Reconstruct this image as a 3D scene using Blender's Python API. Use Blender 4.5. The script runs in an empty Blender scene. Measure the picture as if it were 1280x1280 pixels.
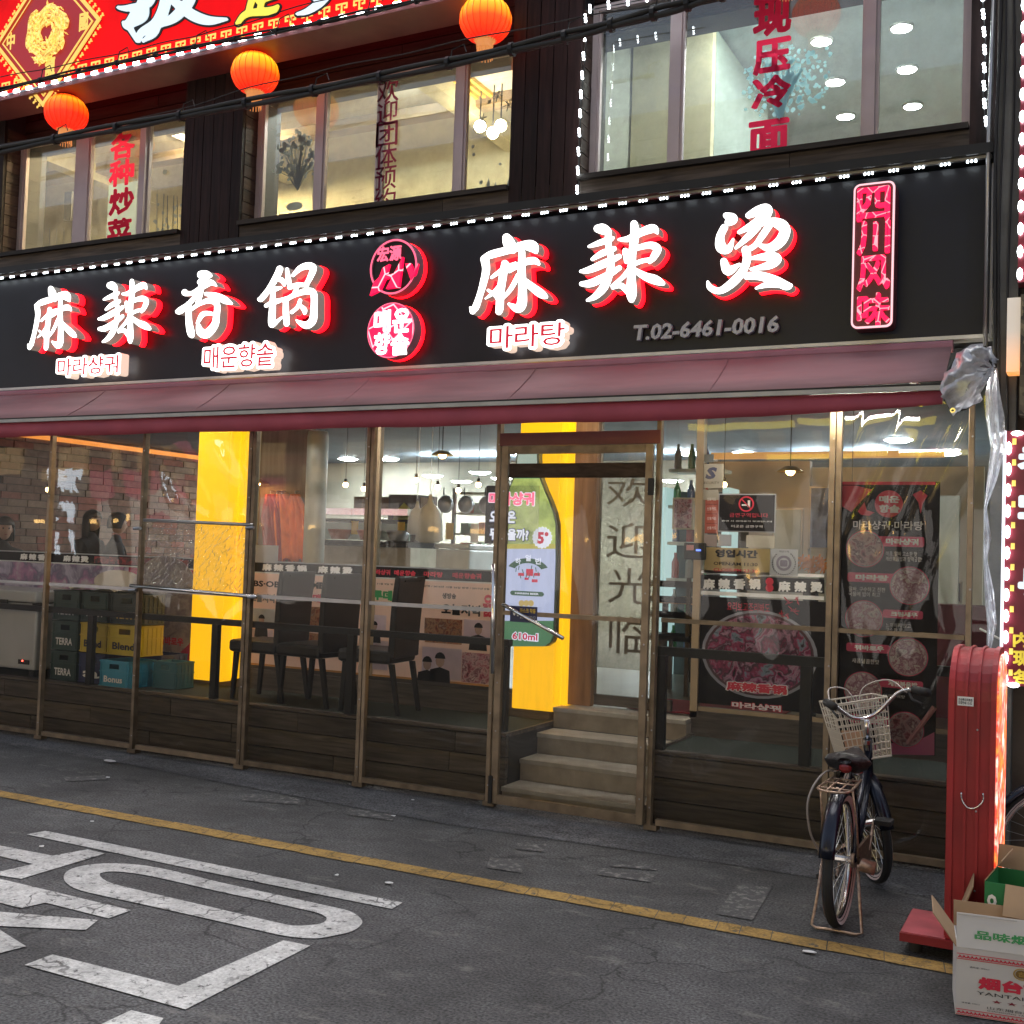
import bpy, bmesh, math, random
from mathutils import Vector, Matrix
random.seed(7)
SC = bpy.context.scene
COL = SC.collection
R = math.radians

# ------------------------------------------------------------------ camera
YAW, PITCH, ROLL, FPX = R(27.2), R(2.178), R(1.9), 1415.0
CAM_H, CAM_D = 1.6, 6.365
_f = Vector((-math.sin(YAW)*math.cos(PITCH), math.cos(YAW)*math.cos(PITCH), math.sin(PITCH)))
_r0 = Vector((math.cos(YAW), math.sin(YAW), 0)); _u0 = _r0.cross(_f)
_r = math.cos(ROLL)*_r0 + math.sin(ROLL)*_u0
_u = -math.sin(ROLL)*_r0 + math.cos(ROLL)*_u0
cam = bpy.data.objects.new('camera', bpy.data.cameras.new('camera')); COL.objects.link(cam)
cam.matrix_world = Matrix(((_r.x, _u.x, -_f.x, 0), (_r.y, _u.y, -_f.y, -CAM_D), (_r.z, _u.z, -_f.z, CAM_H), (0, 0, 0, 1)))
cam.data.sensor_width = 36; cam.data.lens = FPX/1280*36
cam.data.clip_start = .05; cam.data.clip_end = 600
SC.camera = cam

# ------------------------------------------------------------------ world, sun, exposure (dusk)
w = bpy.data.worlds.new('World'); SC.world = w; w.use_nodes = True
nt = w.node_tree; nt.nodes.clear()
sky = nt.nodes.new('ShaderNodeTexSky'); sky.sky_type = 'NISHITA'; sky.sun_disc = False
sky.sun_elevation = R(24); sky.sun_rotation = R(0); sky.air_density = 1.0; sky.dust_density = 3.0; sky.ozone_density = 1.0
bg = nt.nodes.new('ShaderNodeBackground'); bg.inputs[1].default_value = .15
wo = nt.nodes.new('ShaderNodeOutputWorld')
hsv = nt.nodes.new('ShaderNodeHueSaturation'); hsv.inputs['Saturation'].default_value = .6   # overcast evening: greyer than clear sky
nt.links.new(sky.outputs[0], hsv.inputs['Color']); nt.links.new(hsv.outputs[0], bg.inputs[0]); nt.links.new(bg.outputs[0], wo.inputs[0])
sl = bpy.data.lights.new('sun', 'SUN'); sl.energy = 1.7; sl.angle = R(64); sl.color = (1, .97, .94)
so = bpy.data.objects.new('sun', sl); COL.objects.link(so); so.rotation_euler = (R(-24), 0, 0)
SC.view_settings.view_transform = 'Standard'; SC.view_settings.look = 'None'
SC.view_settings.exposure = 1.15; SC.view_settings.gamma = 1
SC.render.engine = 'CYCLES'
SC.cycles.max_bounces = 7; SC.cycles.diffuse_bounces = 3; SC.cycles.glossy_bounces = 3
SC.cycles.transparent_max_bounces = 16; SC.cycles.transmission_bounces = 4
SC.cycles.sample_clamp_indirect = 4; SC.cycles.use_denoising = True
SC.cycles.caustics_reflective = False; SC.cycles.caustics_refractive = False

# ------------------------------------------------------------------ survey helpers: a sight line of the photo met with a real plane of the place
def _ray(px, py): return (px-640)/FPX*_r - (py-640)/FPX*_u + _f
def W(px, py, Y=0.):
    d = _ray(px, py); t = (Y+CAM_D)/d.y; return Vector((t*d.x, Y, CAM_H+t*d.z))
def G(px, py, z=0.):
    d = _ray(px, py); t = (z-CAM_H)/d.z; return Vector((t*d.x, -CAM_D+t*d.y, z))

# ------------------------------------------------------------------ materials
MT = {}
def _nodes(name):
    m = bpy.data.materials.new(name); m.use_nodes = True
    n = m.node_tree.nodes; return m, n, m.node_tree.links, n['Principled BSDF']
def mat(name, col, rough=.6, metal=0., var=.15, scale=6., bump=0., bscale=80., stretch=None, spec=.5, rvar=0.):
    if name in MT: return MT[name]
    m, n, L, b = _nodes(name)
    b.inputs['Roughness'].default_value = rough; b.inputs['Metallic'].default_value = metal
    b.inputs['Specular IOR Level'].default_value = spec
    tc = n.new('ShaderNodeTexCoord'); mp = n.new('ShaderNodeMapping')
    if stretch: mp.inputs['Scale'].default_value = stretch
    geo = n.new('ShaderNodeNewGeometry'); L.new(geo.outputs['Position'], mp.inputs[0])
    ns = n.new('ShaderNodeTexNoise'); ns.inputs['Scale'].default_value = scale; ns.inputs['Detail'].default_value = 6
    L.new(mp.outputs[0], ns.inputs[0])
    oi = n.new('ShaderNodeObjectInfo')
    ad = n.new('ShaderNodeMath'); ad.operation = 'MULTIPLY_ADD'; ad.inputs[1].default_value = .35; ad.inputs[2].default_value = -.17
    L.new(oi.outputs['Random'], ad.inputs[0])
    s = n.new('ShaderNodeMath'); s.operation = 'ADD'; L.new(ns.outputs[0], s.inputs[0]); L.new(ad.outputs[0], s.inputs[1])
    rp = n.new('ShaderNodeValToRGB'); rp.color_ramp.elements[0].position = .25; rp.color_ramp.elements[1].position = .75
    lo = [max(0, c*(1-var)) for c in col]; hi = [min(1, c*(1+var)) for c in col]
    rp.color_ramp.elements[0].color = (*lo, 1); rp.color_ramp.elements[1].color = (*hi, 1)
    L.new(s.outputs[0], rp.inputs[0]); L.new(rp.outputs[0], b.inputs['Base Color'])
    if rvar:
        mr = n.new('ShaderNodeMapRange'); mr.inputs[3].default_value = rough-rvar; mr.inputs[4].default_value = rough+rvar
        L.new(ns.outputs[0], mr.inputs[0]); L.new(mr.outputs[0], b.inputs['Roughness'])
    if bump:
        n2 = n.new('ShaderNodeTexNoise'); n2.inputs['Scale'].default_value = bscale; n2.inputs['Detail'].default_value = 4
        L.new(mp.outputs[0], n2.inputs[0])
        bp = n.new('ShaderNodeBump'); bp.inputs['Strength'].default_value = bump; bp.inputs['Distance'].default_value = .01
        L.new(n2.outputs[0], bp.inputs['Height']); L.new(bp.outputs[0], b.inputs['Normal'])
    MT[name] = m; return m
EMS = .47      # lamps and lit signs, balanced for the exposure above
def emit(name, col, strength, sample=True, base=None):
    if name in MT: return MT[name]
    m, n, L, b = _nodes(name)
    b.inputs['Base Color'].default_value = (*(base or [c*.6 for c in col]), 1)
    b.inputs['Roughness'].default_value = .4
    b.inputs['Emission Color'].default_value = (*col, 1); b.inputs['Emission Strength'].default_value = strength*EMS
    if not sample: m.cycles.emission_sampling = 'NONE'
    MT[name] = m; return m
def wood(name, col, dark=.5, axis=(3, 40, 40), rough=.6):
    if name in MT: return MT[name]
    m, n, L, b = _nodes(name); b.inputs['Roughness'].default_value = rough; b.inputs['Specular IOR Level'].default_value = .2
    geo = n.new('ShaderNodeNewGeometry'); mp = n.new('ShaderNodeMapping'); mp.inputs['Scale'].default_value = axis
    oi = n.new('ShaderNodeObjectInfo'); cb = n.new('ShaderNodeVectorMath'); cb.operation = 'ADD'
    L.new(geo.outputs['Position'], cb.inputs[0]); L.new(oi.outputs['Random'], cb.inputs[1]); L.new(cb.outputs[0], mp.inputs[0])
    ns = n.new('ShaderNodeTexNoise'); ns.inputs['Scale'].default_value = 1.; ns.inputs['Detail'].default_value = 8; ns.inputs['Distortion'].default_value = .6
    L.new(mp.outputs[0], ns.inputs[0])
    rp = n.new('ShaderNodeValToRGB'); rp.color_ramp.elements[0].position = .3; rp.color_ramp.elements[1].position = .7
    rp.color_ramp.elements[0].color = (*[c*dark for c in col], 1); rp.color_ramp.elements[1].color = (*col, 1)
    L.new(ns.outputs[0], rp.inputs[0])
    hs = n.new('ShaderNodeHueSaturation'); mr = n.new('ShaderNodeMapRange'); mr.inputs[3].default_value = .7; mr.inputs[4].default_value = 1.3
    L.new(oi.outputs['Random'], mr.inputs[0]); L.new(mr.outputs[0], hs.inputs['Value']); L.new(rp.outputs[0], hs.inputs['Color'])
    L.new(hs.outputs[0], b.inputs['Base Color'])
    bp = n.new('ShaderNodeBump'); bp.inputs['Strength'].default_value = .4; bp.inputs['Distance'].default_value = .004
    L.new(ns.outputs[0], bp.inputs['Height']); L.new(bp.outputs[0], b.inputs['Normal'])
    MT[name] = m; return m
def asphalt(name, base, paint=None, crack=.6, wear=(.37, .44)):
    m, n, L, b = _nodes(name); b.inputs['Roughness'].default_value = .8
    geo = n.new('ShaderNodeNewGeometry')
    big = n.new('ShaderNodeTexNoise'); big.inputs['Scale'].default_value = .9; big.inputs['Detail'].default_value = 7; L.new(geo.outputs['Position'], big.inputs[0])
    fine = n.new('ShaderNodeTexNoise'); fine.inputs['Scale'].default_value = 85; fine.inputs['Detail'].default_value = 3; L.new(geo.outputs['Position'], fine.inputs[0])
    grit = n.new('ShaderNodeTexVoronoi'); grit.inputs['Scale'].default_value = 95; L.new(geo.outputs['Position'], grit.inputs[0])
    # wandering cracks: distance to the edges of warped cells
    wp = n.new('ShaderNodeTexNoise'); wp.inputs['Scale'].default_value = 3.0; wp.inputs['Detail'].default_value = 5; L.new(geo.outputs['Position'], wp.inputs[0])
    sc = n.new('ShaderNodeVectorMath'); sc.operation = 'SCALE'; sc.inputs['Scale'].default_value = .55; L.new(wp.outputs['Color'], sc.inputs[0])
    av = n.new('ShaderNodeVectorMath'); av.operation = 'ADD'; L.new(geo.outputs['Position'], av.inputs[0]); L.new(sc.outputs[0], av.inputs[1])
    vo = n.new('ShaderNodeTexVoronoi'); vo.feature = 'DISTANCE_TO_EDGE'; vo.inputs['Scale'].default_value = 1.15 if not paint else 2.6
    L.new(av.outputs[0], vo.inputs[0])
    cr = n.new('ShaderNodeMapRange'); cr.inputs[1].default_value = .004; cr.inputs[2].default_value = .014 if not paint else .022; cr.inputs[3].default_value = 1-crack; cr.inputs[4].default_value = 1
    L.new(vo.outputs['Distance'], cr.inputs[0])
    gate = n.new('ShaderNodeTexNoise'); gate.inputs['Scale'].default_value = .8 if not paint else 1.5; gate.inputs['Detail'].default_value = 2; L.new(geo.outputs['Position'], gate.inputs[0])
    gr = n.new('ShaderNodeMapRange'); gr.inputs[1].default_value = .46; gr.inputs[2].default_value = .56; L.new(gate.outputs[0], gr.inputs[0])
    inv = n.new('ShaderNodeMath'); inv.operation = 'MAXIMUM'; L.new(cr.outputs[0], inv.inputs[0])
    g1 = n.new('ShaderNodeMath'); g1.operation = 'SUBTRACT'; g1.inputs[0].default_value = 1.; L.new(gr.outputs[0], g1.inputs[1]); L.new(g1.outputs[0], inv.inputs[1])
    rp = n.new('ShaderNodeValToRGB'); rp.color_ramp.elements[0].position = .3; rp.color_ramp.elements[1].position = .7
    c = paint or base
    rp.color_ramp.elements[0].color = (*[x*(.52 if not paint else .72) for x in c], 1); rp.color_ramp.elements[1].color = (*[x*(1.55 if not paint else 1.12) for x in c], 1)
    L.new(big.outputs[0], rp.inputs[0])
    f2 = n.new('ShaderNodeMapRange'); f2.inputs[1].default_value = .3; f2.inputs[2].default_value = .7; f2.inputs[3].default_value = .25 if not paint else .72; f2.inputs[4].default_value = 1.9 if not paint else 1.2; L.new(fine.outputs[0], f2.inputs[0])
    st = n.new('ShaderNodeMapRange'); st.inputs[1].default_value = .0; st.inputs[2].default_value = .18; st.inputs[3].default_value = 2.2 if not paint else 1.05; st.inputs[4].default_value = 1; L.new(grit.outputs['Distance'], st.inputs[0])
    m1 = n.new('ShaderNodeMath'); m1.operation = 'MULTIPLY'; L.new(f2.outputs[0], m1.inputs[0]); L.new(st.outputs[0], m1.inputs[1])
    mid = n.new('ShaderNodeTexNoise'); mid.inputs['Scale'].default_value = 7; mid.inputs['Detail'].default_value = 8; mid.inputs['Roughness'].default_value = .65; L.new(geo.outputs['Position'], mid.inputs[0])
    mm = n.new('ShaderNodeMapRange'); mm.inputs[1].default_value = .3; mm.inputs[2].default_value = .7; mm.inputs[3].default_value = .72; mm.inputs[4].default_value = 1.3; L.new(mid.outputs[0], mm.inputs[0])
    m0 = n.new('ShaderNodeMath'); m0.operation = 'MULTIPLY'; L.new(m1.outputs[0], m0.inputs[0]); L.new(mm.outputs[0], m0.inputs[1])
    m2 = n.new('ShaderNodeMath'); m2.operation = 'MULTIPLY'; L.new(m0.outputs[0], m2.inputs[0]); L.new(inv.outputs[0], m2.inputs[1])
    mx = n.new('ShaderNodeMix'); mx.data_type = 'RGBA'; mx.blend_type = 'MULTIPLY'; mx.inputs[0].default_value = 1
    L.new(rp.outputs[0], mx.inputs[6]); L.new(m2.outputs[0], mx.inputs[7])
    out = mx.outputs[2]
    if paint:   # worn through to the asphalt in flakes
        wn = n.new('ShaderNodeTexNoise'); wn.inputs['Scale'].default_value = 22; wn.inputs['Detail'].default_value = 8; wn.inputs['Roughness'].default_value = .75; L.new(geo.outputs['Position'], wn.inputs[0])
        wr = n.new('ShaderNodeMapRange'); wr.inputs[1].default_value = wear[0]; wr.inputs[2].default_value = wear[1]; L.new(wn.outputs[0], wr.inputs[0])
        m3 = n.new('ShaderNodeMix'); m3.data_type = 'RGBA'; m3.inputs[6].default_value = (*base, 1); L.new(wr.outputs[0], m3.inputs[0]); L.new(out, m3.inputs[7]); out = m3.outputs[2]
    if not paint:
        mpp = n.new('ShaderNodeMapping'); mpp.inputs['Scale'].default_value = (1, 2.2, 1); L.new(geo.outputs['Position'], mpp.inputs[0])
        wn = n.new('ShaderNodeTexNoise'); wn.inputs['Scale'].default_value = 3.2; wn.inputs['Detail'].default_value = 12; wn.inputs['Roughness'].default_value = .8; L.new(mpp.outputs[0], wn.inputs[0])
        wr = n.new('ShaderNodeMapRange'); wr.inputs[1].default_value = .555; wr.inputs[2].default_value = .64; wr.inputs[4].default_value = .55; L.new(wn.outputs[0], wr.inputs[0])
        m3 = n.new('ShaderNodeMix'); m3.data_type = 'RGBA'; m3.inputs[7].default_value = (.20, .19, .18, 1); L.new(wr.outputs[0], m3.inputs[0]); L.new(out, m3.inputs[6]); out = m3.outputs[2]
    L.new(out, b.inputs['Base Color'])
    bp = n.new('ShaderNodeBump'); bp.inputs['Strength'].default_value = .7; bp.inputs['Distance'].default_value = .006
    L.new(m1.outputs[0], bp.inputs['Height']); L.new(bp.outputs[0], b.inputs['Normal'])
    return m
def clear(name, tint=(1, 1, 1), haze=.05, ior=1.45, rough=.03, wave=.0, wscale=3., dirt=(.5, .5, .48), streak=True, mirror=1.):
    m = bpy.data.materials.new(name); m.use_nodes = True; n = m.node_tree.nodes; L = m.node_tree.links; n.clear()
    o = n.new('ShaderNodeOutputMaterial'); tr = n.new('ShaderNodeBsdfTransparent'); tr.inputs[0].default_value = (*tint, 1)
    gl = n.new('ShaderNodeBsdfGlossy'); gl.inputs['Roughness'].default_value = rough
    df = n.new('ShaderNodeBsdfDiffuse'); df.inputs[0].default_value = (*dirt, 1)
    fr = n.new('ShaderNodeFresnel'); fr.inputs[0].default_value = ior
    fm = n.new('ShaderNodeMath'); fm.operation = 'MULTIPLY'; fm.inputs[1].default_value = mirror; L.new(fr.outputs[0], fm.inputs[0])
    a = n.new('ShaderNodeMixShader'); bmix = n.new('ShaderNodeMixShader')
    L.new(fm.outputs[0], a.inputs[0]); L.new(tr.outputs[0], a.inputs[1]); L.new(gl.outputs[0], a.inputs[2])
    geo = n.new('ShaderNodeNewGeometry'); mp = n.new('ShaderNodeMapping'); mp.inputs['Scale'].default_value = (9, 9, 1.2) if streak else (3, 3, 3)
    L.new(geo.outputs['Position'], mp.inputs[0])
    ns = n.new('ShaderNodeTexNoise'); ns.inputs['Scale'].default_value = 2.2; ns.inputs['Detail'].default_value = 8; ns.inputs['Roughness'].default_value = .7; L.new(mp.outputs[0], ns.inputs[0])
    mr = n.new('ShaderNodeMapRange'); mr.inputs[1].default_value = .3; mr.inputs[2].default_value = .75; mr.inputs[3].default_value = haze*.35; mr.inputs[4].default_value = haze*2.; L.new(ns.outputs[0], mr.inputs[0])
    L.new(mr.outputs[0], bmix.inputs[0]); tl = n.new('ShaderNodeBsdfTranslucent'); tl.inputs[0].default_value = (*dirt, 1); dm = n.new('ShaderNodeMixShader'); dm.inputs[0].default_value = .55; L.new(df.outputs[0], dm.inputs[1]); L.new(tl.outputs[0], dm.inputs[2])
    L.new(a.outputs[0], bmix.inputs[1]); L.new(dm.outputs[0], bmix.inputs[2]); L.new(bmix.outputs[0], o.inputs[0])
    if wave:
        n2 = n.new('ShaderNodeTexNoise'); n2.inputs['Scale'].default_value = wscale; n2.inputs['Detail'].default_value = 2; n2.inputs['Distortion'].default_value = 1.2; L.new(geo.outputs['Position'], n2.inputs[0])
        bp = n.new('ShaderNodeBump'); bp.inputs['Strength'].default_value = wave; bp.inputs['Distance'].default_value = .05
        L.new(n2.outputs[0], bp.inputs['Height']); L.new(bp.outputs[0], gl.inputs['Normal'])
    MT[name] = m; return m
def pattern(name, cols, scale=30., rough=.5, em=0., kind='voronoi', spec=.5, stretch=(1, 1, 1)):
    """printed picture: patches of several inks"""
    if name in MT: return MT[name]
    m, n, L, b = _nodes(name); b.inputs['Roughness'].default_value = rough; b.inputs['Specular IOR Level'].default_value = spec
    geo = n.new('ShaderNodeNewGeometry'); mp = n.new('ShaderNodeMapping'); mp.inputs['Scale'].default_value = stretch; L.new(geo.outputs['Position'], mp.inputs[0])
    ns = n.new('ShaderNodeTexNoise'); ns.inputs['Scale'].default_value = scale*.7; ns.inputs['Detail'].default_value = 3; L.new(mp.outputs[0], ns.inputs[0])
    sc = n.new('ShaderNodeVectorMath'); sc.operation = 'SCALE'; sc.inputs['Scale'].default_value = 2.5/scale; L.new(ns.outputs['Color'], sc.inputs[0])
    av = n.new('ShaderNodeVectorMath'); av.operation = 'ADD'; L.new(mp.outputs[0], av.inputs[0]); L.new(sc.outputs[0], av.inputs[1])
    if kind == 'voronoi':
        v = n.new('ShaderNodeTexVoronoi'); v.inputs['Scale'].default_value = scale; L.new(av.outputs[0], v.inputs[0])
        s = n.new('ShaderNodeSeparateColor'); L.new(v.outputs['Color'], s.inputs[0]); src = s.outputs[0]
    else:
        v = n.new('ShaderNodeTexNoise'); v.inputs['Scale'].default_value = scale; v.inputs['Detail'].default_value = 5; L.new(av.outputs[0], v.inputs[0]); src = v.outputs[0]
    rp = n.new('ShaderNodeValToRGB'); e = rp.color_ramp.elements
    k = len(cols); lo, hi = (0, 1) if kind == 'voronoi' else (.3, .7)
    while len(e) < k: e.new(.5)
    for i, c in enumerate(cols): e[i].position = lo+(hi-lo)*i/(k-1); e[i].color = (*c, 1)
    L.new(src, rp.inputs[0]); L.new(rp.outputs[0], b.inputs['Base Color'])
    if em: L.new(rp.outputs[0], b.inputs['Emission Color']); b.inputs['Emission Strength'].default_value = em*EMS
    MT[name] = m; return m
def cracked(name, col, line, s1, s2, scale=26):
    m, n, L, b = _nodes(name); geo = n.new('ShaderNodeNewGeometry')
    v = n.new('ShaderNodeTexVoronoi'); v.feature = 'DISTANCE_TO_EDGE'; v.inputs['Scale'].default_value = scale; L.new(geo.outputs['Position'], v.inputs[0])
    mr = n.new('ShaderNodeMapRange'); mr.inputs[1].default_value = .02; mr.inputs[2].default_value = .05; L.new(v.outputs['Distance'], mr.inputs[0])
    mx = n.new('ShaderNodeMix'); mx.data_type = 'RGBA'; mx.inputs[6].default_value = (*[c*s2 for c in line], 1); mx.inputs[7].default_value = (*[c*s1 for c in col], 1)
    L.new(mr.outputs[0], mx.inputs[0]); L.new(mx.outputs[2], b.inputs['Emission Color']); b.inputs['Emission Strength'].default_value = EMS
    b.inputs['Base Color'].default_value = (*col, 1); MT[name] = m; return m

road_m = asphalt('asphalt', (.062, .062, .064))
apron_m = asphalt('apron_concrete', (.085, .085, .09), crack=.3)
mark_m = asphalt('road_paint_white', (.06, .06, .06), paint=(.49, .49, .48), crack=.75)
yel_m = asphalt('road_paint_yellow', (.07, .065, .055), paint=(.36, .22, .06), crack=.6)
darkwood = wood('dark_stained_wood', (.026, .012, .010), .35)
darkwoodv = wood('dark_stained_wood_upright', (.026, .011, .010), .35, (40, 40, 3))
deckwood = wood('deck_wood', (.14, .115, .095), .4)
brownwood = wood('brown_veneer', (.30, .17, .09), .6, (20, 20, 2))
alu = mat('red_lit_aluminium', (.42, .34, .34), .45, .3, .08)  # pink of the red light on the frames put into the metal's colour
bronze = mat('bronze_frame', (.19, .145, .10), .42, .6, .4, 10)
black = mat('black_paint', (.014, .014, .015), .5, 0, .2, spec=.3)
blacksat = mat('black_sign_face', (.010, .012, .020), .38, 0, .25, 3, rvar=.08, spec=.3)
steel = mat('grey_steel', (.35, .35, .36), .35, .8, .15)
chrome = mat('chrome', (.7, .68, .66), .18, 1, .1, 30)
rustm = mat('rusty_chrome', (.38, .27, .2), .4, .8, .4, 60)
rubber = mat('tyre_rubber', (.02, .02, .02), .75, 0, .2)
whitep = mat('white_paint', (.72, .72, .7), .5, 0, .06)
greyp = mat('grey_print', (.35, .36, .38), .5, 0, .05)
inkw = mat('white_ink', (.85, .84, .82), .5, 0, .03)
inkb = mat('black_ink', (.02, .02, .02), .5, 0, .03)
inkr = mat('red_ink', (.62, .025, .06), .5, 0, .05)
inkg = mat('green_ink', (.03, .28, .08), .5, 0, .05)
inky = mat('yellow_ink', (.75, .5, .06), .5, 0, .05)
gold = emit('gold_print_lit', (.9, .6, .12), .9)
L_white = emit('letter_white_lit', (1, .99, .96), 3.2, base=(.8, .8, .8))
L_side = emit('letter_side_lit', (.75, .70, .58), .16, base=(.30, .30, .27))
L_red = emit('letter_back_red_lit', (1, .003, .008), 5.5, base=(.6, .02, .02))
L_pink = emit('pink_line_lit', (1, .12, .22), 1.4)
L_warm = emit('lamp_warm', (1, .55, .16), 50.)
L_cool = emit('lamp_cool', (.82, .94, 1), 260.)
L_led = emit('led_white', (.85, .95, 1), 22.)
L_ledn = emit('led_white_small', (.9, .95, 1), 10., False)
glass_up = clear('window_glass', (.92, .94, .93), .17, 1.5, .0, streak=False, mirror=2.6)
glass_lo = clear('shopfront_glass', (.95, .96, .955), .015, 1.5, .0)
pvc = clear('clear_vinyl', (.96, .955, .94), .02, 1.45, .008, .02, 1.6, dirt=(.5, .48, .44))
pvc_cr = clear('crinkled_vinyl', (.93, .92, .88), .07, 1.7, .10, 1.0, 30., streak=False, mirror=2.6)
def film(name, col, trans=.45):
    if name in MT: return MT[name]
    m = bpy.data.materials.new(name); m.use_nodes = True; n = m.node_tree.nodes; L = m.node_tree.links; n.clear()
    o = n.new('ShaderNodeOutputMaterial'); d = n.new('ShaderNodeBsdfDiffuse'); t_ = n.new('ShaderNodeBsdfTranslucent'); mx = n.new('ShaderNodeMixShader'); mx.inputs[0].default_value = trans
    d.inputs[0].default_value = (*col, 1); t_.inputs[0].default_value = (*[min(1, c*1.5) for c in col], 1)
    L.new(d.outputs[0], mx.inputs[1]); L.new(t_.outputs[0], mx.inputs[2]); L.new(mx.outputs[0], o.inputs[0]); MT[name] = m; return m
def backlit(m, trans=.45, gain=1.6):
    n = m.node_tree.nodes; L = m.node_tree.links; b = n['Principled BSDF']; t_ = n.new('ShaderNodeBsdfTranslucent'); mx = n.new('ShaderNodeMixShader'); mx.inputs[0].default_value = trans
    src = b.inputs['Base Color'].links[0].from_socket if b.inputs['Base Color'].links else None
    if src:
        g = n.new('ShaderNodeVectorMath'); g.operation = 'SCALE'; g.inputs['Scale'].default_value = gain; L.new(src, g.inputs[0]); L.new(g.outputs[0], t_.inputs[0])
    o = [q for q in n if q.type == 'OUTPUT_MATERIAL'][0]; L.new(b.outputs[0], mx.inputs[1]); L.new(t_.outputs[0], mx.inputs[2]); L.new(mx.outputs[0], o.inputs[0]); return m
pvc_milk = clear('milky_vinyl', (.90, .92, .95), .40, 1.5, .2, .35, 7., dirt=(.9, .92, .97), streak=False, mirror=.6)

faded_m = asphalt('faded_road_paint', (.062, .062, .064), paint=(.22, .21, .20), crack=.6, wear=(.50, .60))
# ------------------------------------------------------------------ mesh helpers
class MB:
    def __init__(s): s.v = []; s.f = []
    def add(s, vs, fs):
        k = len(s.v); s.v += [tuple(v) for v in vs]; s.f += [tuple(i+k for i in f) for f in fs]; return s
    def box(s, a, b, rot=None, c=None):
        x0, y0, z0 = a; x1, y1, z1 = b
        vs = [Vector(p) for p in ((x0, y0, z0), (x1, y0, z0), (x1, y1, z0), (x0, y1, z0), (x0, y0, z1), (x1, y0, z1), (x1, y1, z1), (x0, y1, z1))]
        if rot is not None: vs = [rot @ v + Vector(c or (0, 0, 0)) for v in vs]
        return s.add(vs, [(0, 3, 2, 1), (4, 5, 6, 7), (0, 1, 5, 4), (1, 2, 6, 5), (2, 3, 7, 6), (3, 0, 4, 7)])
    def quad(s, a, b, c, d): return s.add([a, b, c, d], [(0, 1, 2, 3)])
    def tube(s, pts, r, n=8, closed=False, caps=True):
        pts = [Vector(p) for p in pts]; N = len(pts); rs = r if isinstance(r, (list, tuple)) else [r]*N
        rings = []; up = None
        for i, p in enumerate(pts):
            if closed: t = pts[(i+1) % N]-pts[i-1]
            else: t = pts[min(i+1, N-1)]-pts[max(i-1, 0)]
            t.normalize()
            if up is None: up = t.orthogonal().normalized()
            else:
                up = up - t*up.dot(t)
                up = up.normalized() if up.length > 1e-6 else t.orthogonal().normalized()
            sd = t.cross(up)
            rings.append([p+rs[i]*(math.cos(2*math.pi*k/n)*up+math.sin(2*math.pi*k/n)*sd) for k in range(n)])
        vs = [v for q in rings for v in q]; fs = []
        for i in range(N if closed else N-1):
            j = (i+1) % N
            for k in range(n): fs.append((i*n+k, i*n+(k+1) % n, j*n+(k+1) % n, j*n+k))
        if caps and not closed: fs.append(tuple(range(n))[::-1]); fs.append(tuple((N-1)*n+k for k in range(n)))
        return s.add(vs, fs)
    def lathe(s, prof, n=20, c=(0, 0, 0), axis='z', rot=None):
        vs = []; fs = []; N = len(prof)
        for r, h in prof:
            for k in range(n):
                a = 2*math.pi*k/n; v = Vector((r*math.cos(a), r*math.sin(a), h))
                if axis == 'y': v = Vector((v.x, v.z, -v.y))
                if axis == 'x': v = Vector((v.z, v.y, -v.x))
                if rot is not None: v = rot @ v
                vs.append(v+Vector(c))
        for i in range(N-1):
            for k in range(n): fs.append((i*n+k, i*n+(k+1) % n, (i+1)*n+(k+1) % n, (i+1)*n+k))
        if prof[0][0] > 1e-5: fs.append(tuple(range(n))[::-1])
        if prof[-1][0] > 1e-5: fs.append(tuple((N-1)*n+k for k in range(n)))
        return s.add(vs, fs)
    def ball(s, c, r, n=12, sc=(1, 1, 1)):
        k = len(s.v); m = n//2
        s.lathe([(max(1e-6, r*math.sin(math.pi*i/m)), -r*math.cos(math.pi*i/m)) for i in range(m+1)], n)
        for i in range(k, len(s.v)): v = s.v[i]; s.v[i] = (v[0]*sc[0]+c[0], v[1]*sc[1]+c[1], v[2]*sc[2]+c[2])
        return s
    def prism(s, pts, y0, y1):            # outline in x,z pushed along y
        n = len(pts); vs = [(p[0], y0, p[1]) for p in pts]+[(p[0], y1, p[1]) for p in pts]
        return s.add(vs, [tuple(range(n)), tuple(range(2*n-1, n-1, -1))]+[(i, i+n, (i+1) % n+n, (i+1) % n) for i in range(n)])
    def build(s, name, m, parent=None, smooth=False, kind=None, loc=None, bevel=0, fixn=False):
        off = Vector((0, 0, 0))
        me = bpy.data.meshes.new(name)
        if parent is not None and not parent.get('_local'):
            q = parent
            while q is not None: off += q.location; q = q.parent
        if loc is not None: off = off + Vector(loc)
        me.from_pydata([tuple(Vector(v)-off) for v in s.v], [], s.f)
        if fixn:
            bm = bmesh.new(); bm.from_mesh(me); bmesh.ops.recalc_face_normals(bm, faces=bm.faces); bm.to_mesh(me); bm.free()
        ms = m if isinstance(m, (list, tuple)) else [m]
        for q in ms: me.materials.append(q)
        if smooth: me.polygons.foreach_set('use_smooth', [True]*len(me.polygons))
        o = bpy.data.objects.new(name, me); COL.objects.link(o)
        if loc is not None: o.location = loc
        if parent is not None:
            o.parent = parent
            if parent.get('_local'): o['_local'] = 1
        if kind: o['kind'] = kind
        if bevel:
            b = o.modifiers.new('bevel', 'BEVEL'); b.width = bevel; b.segments = 2; b.limit_method = 'ANGLE'
        return o
def tag(o, label, cat, group=None):
    o['label'] = label; o['category'] = cat
    if group: o['group'] = group
    return o
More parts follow.
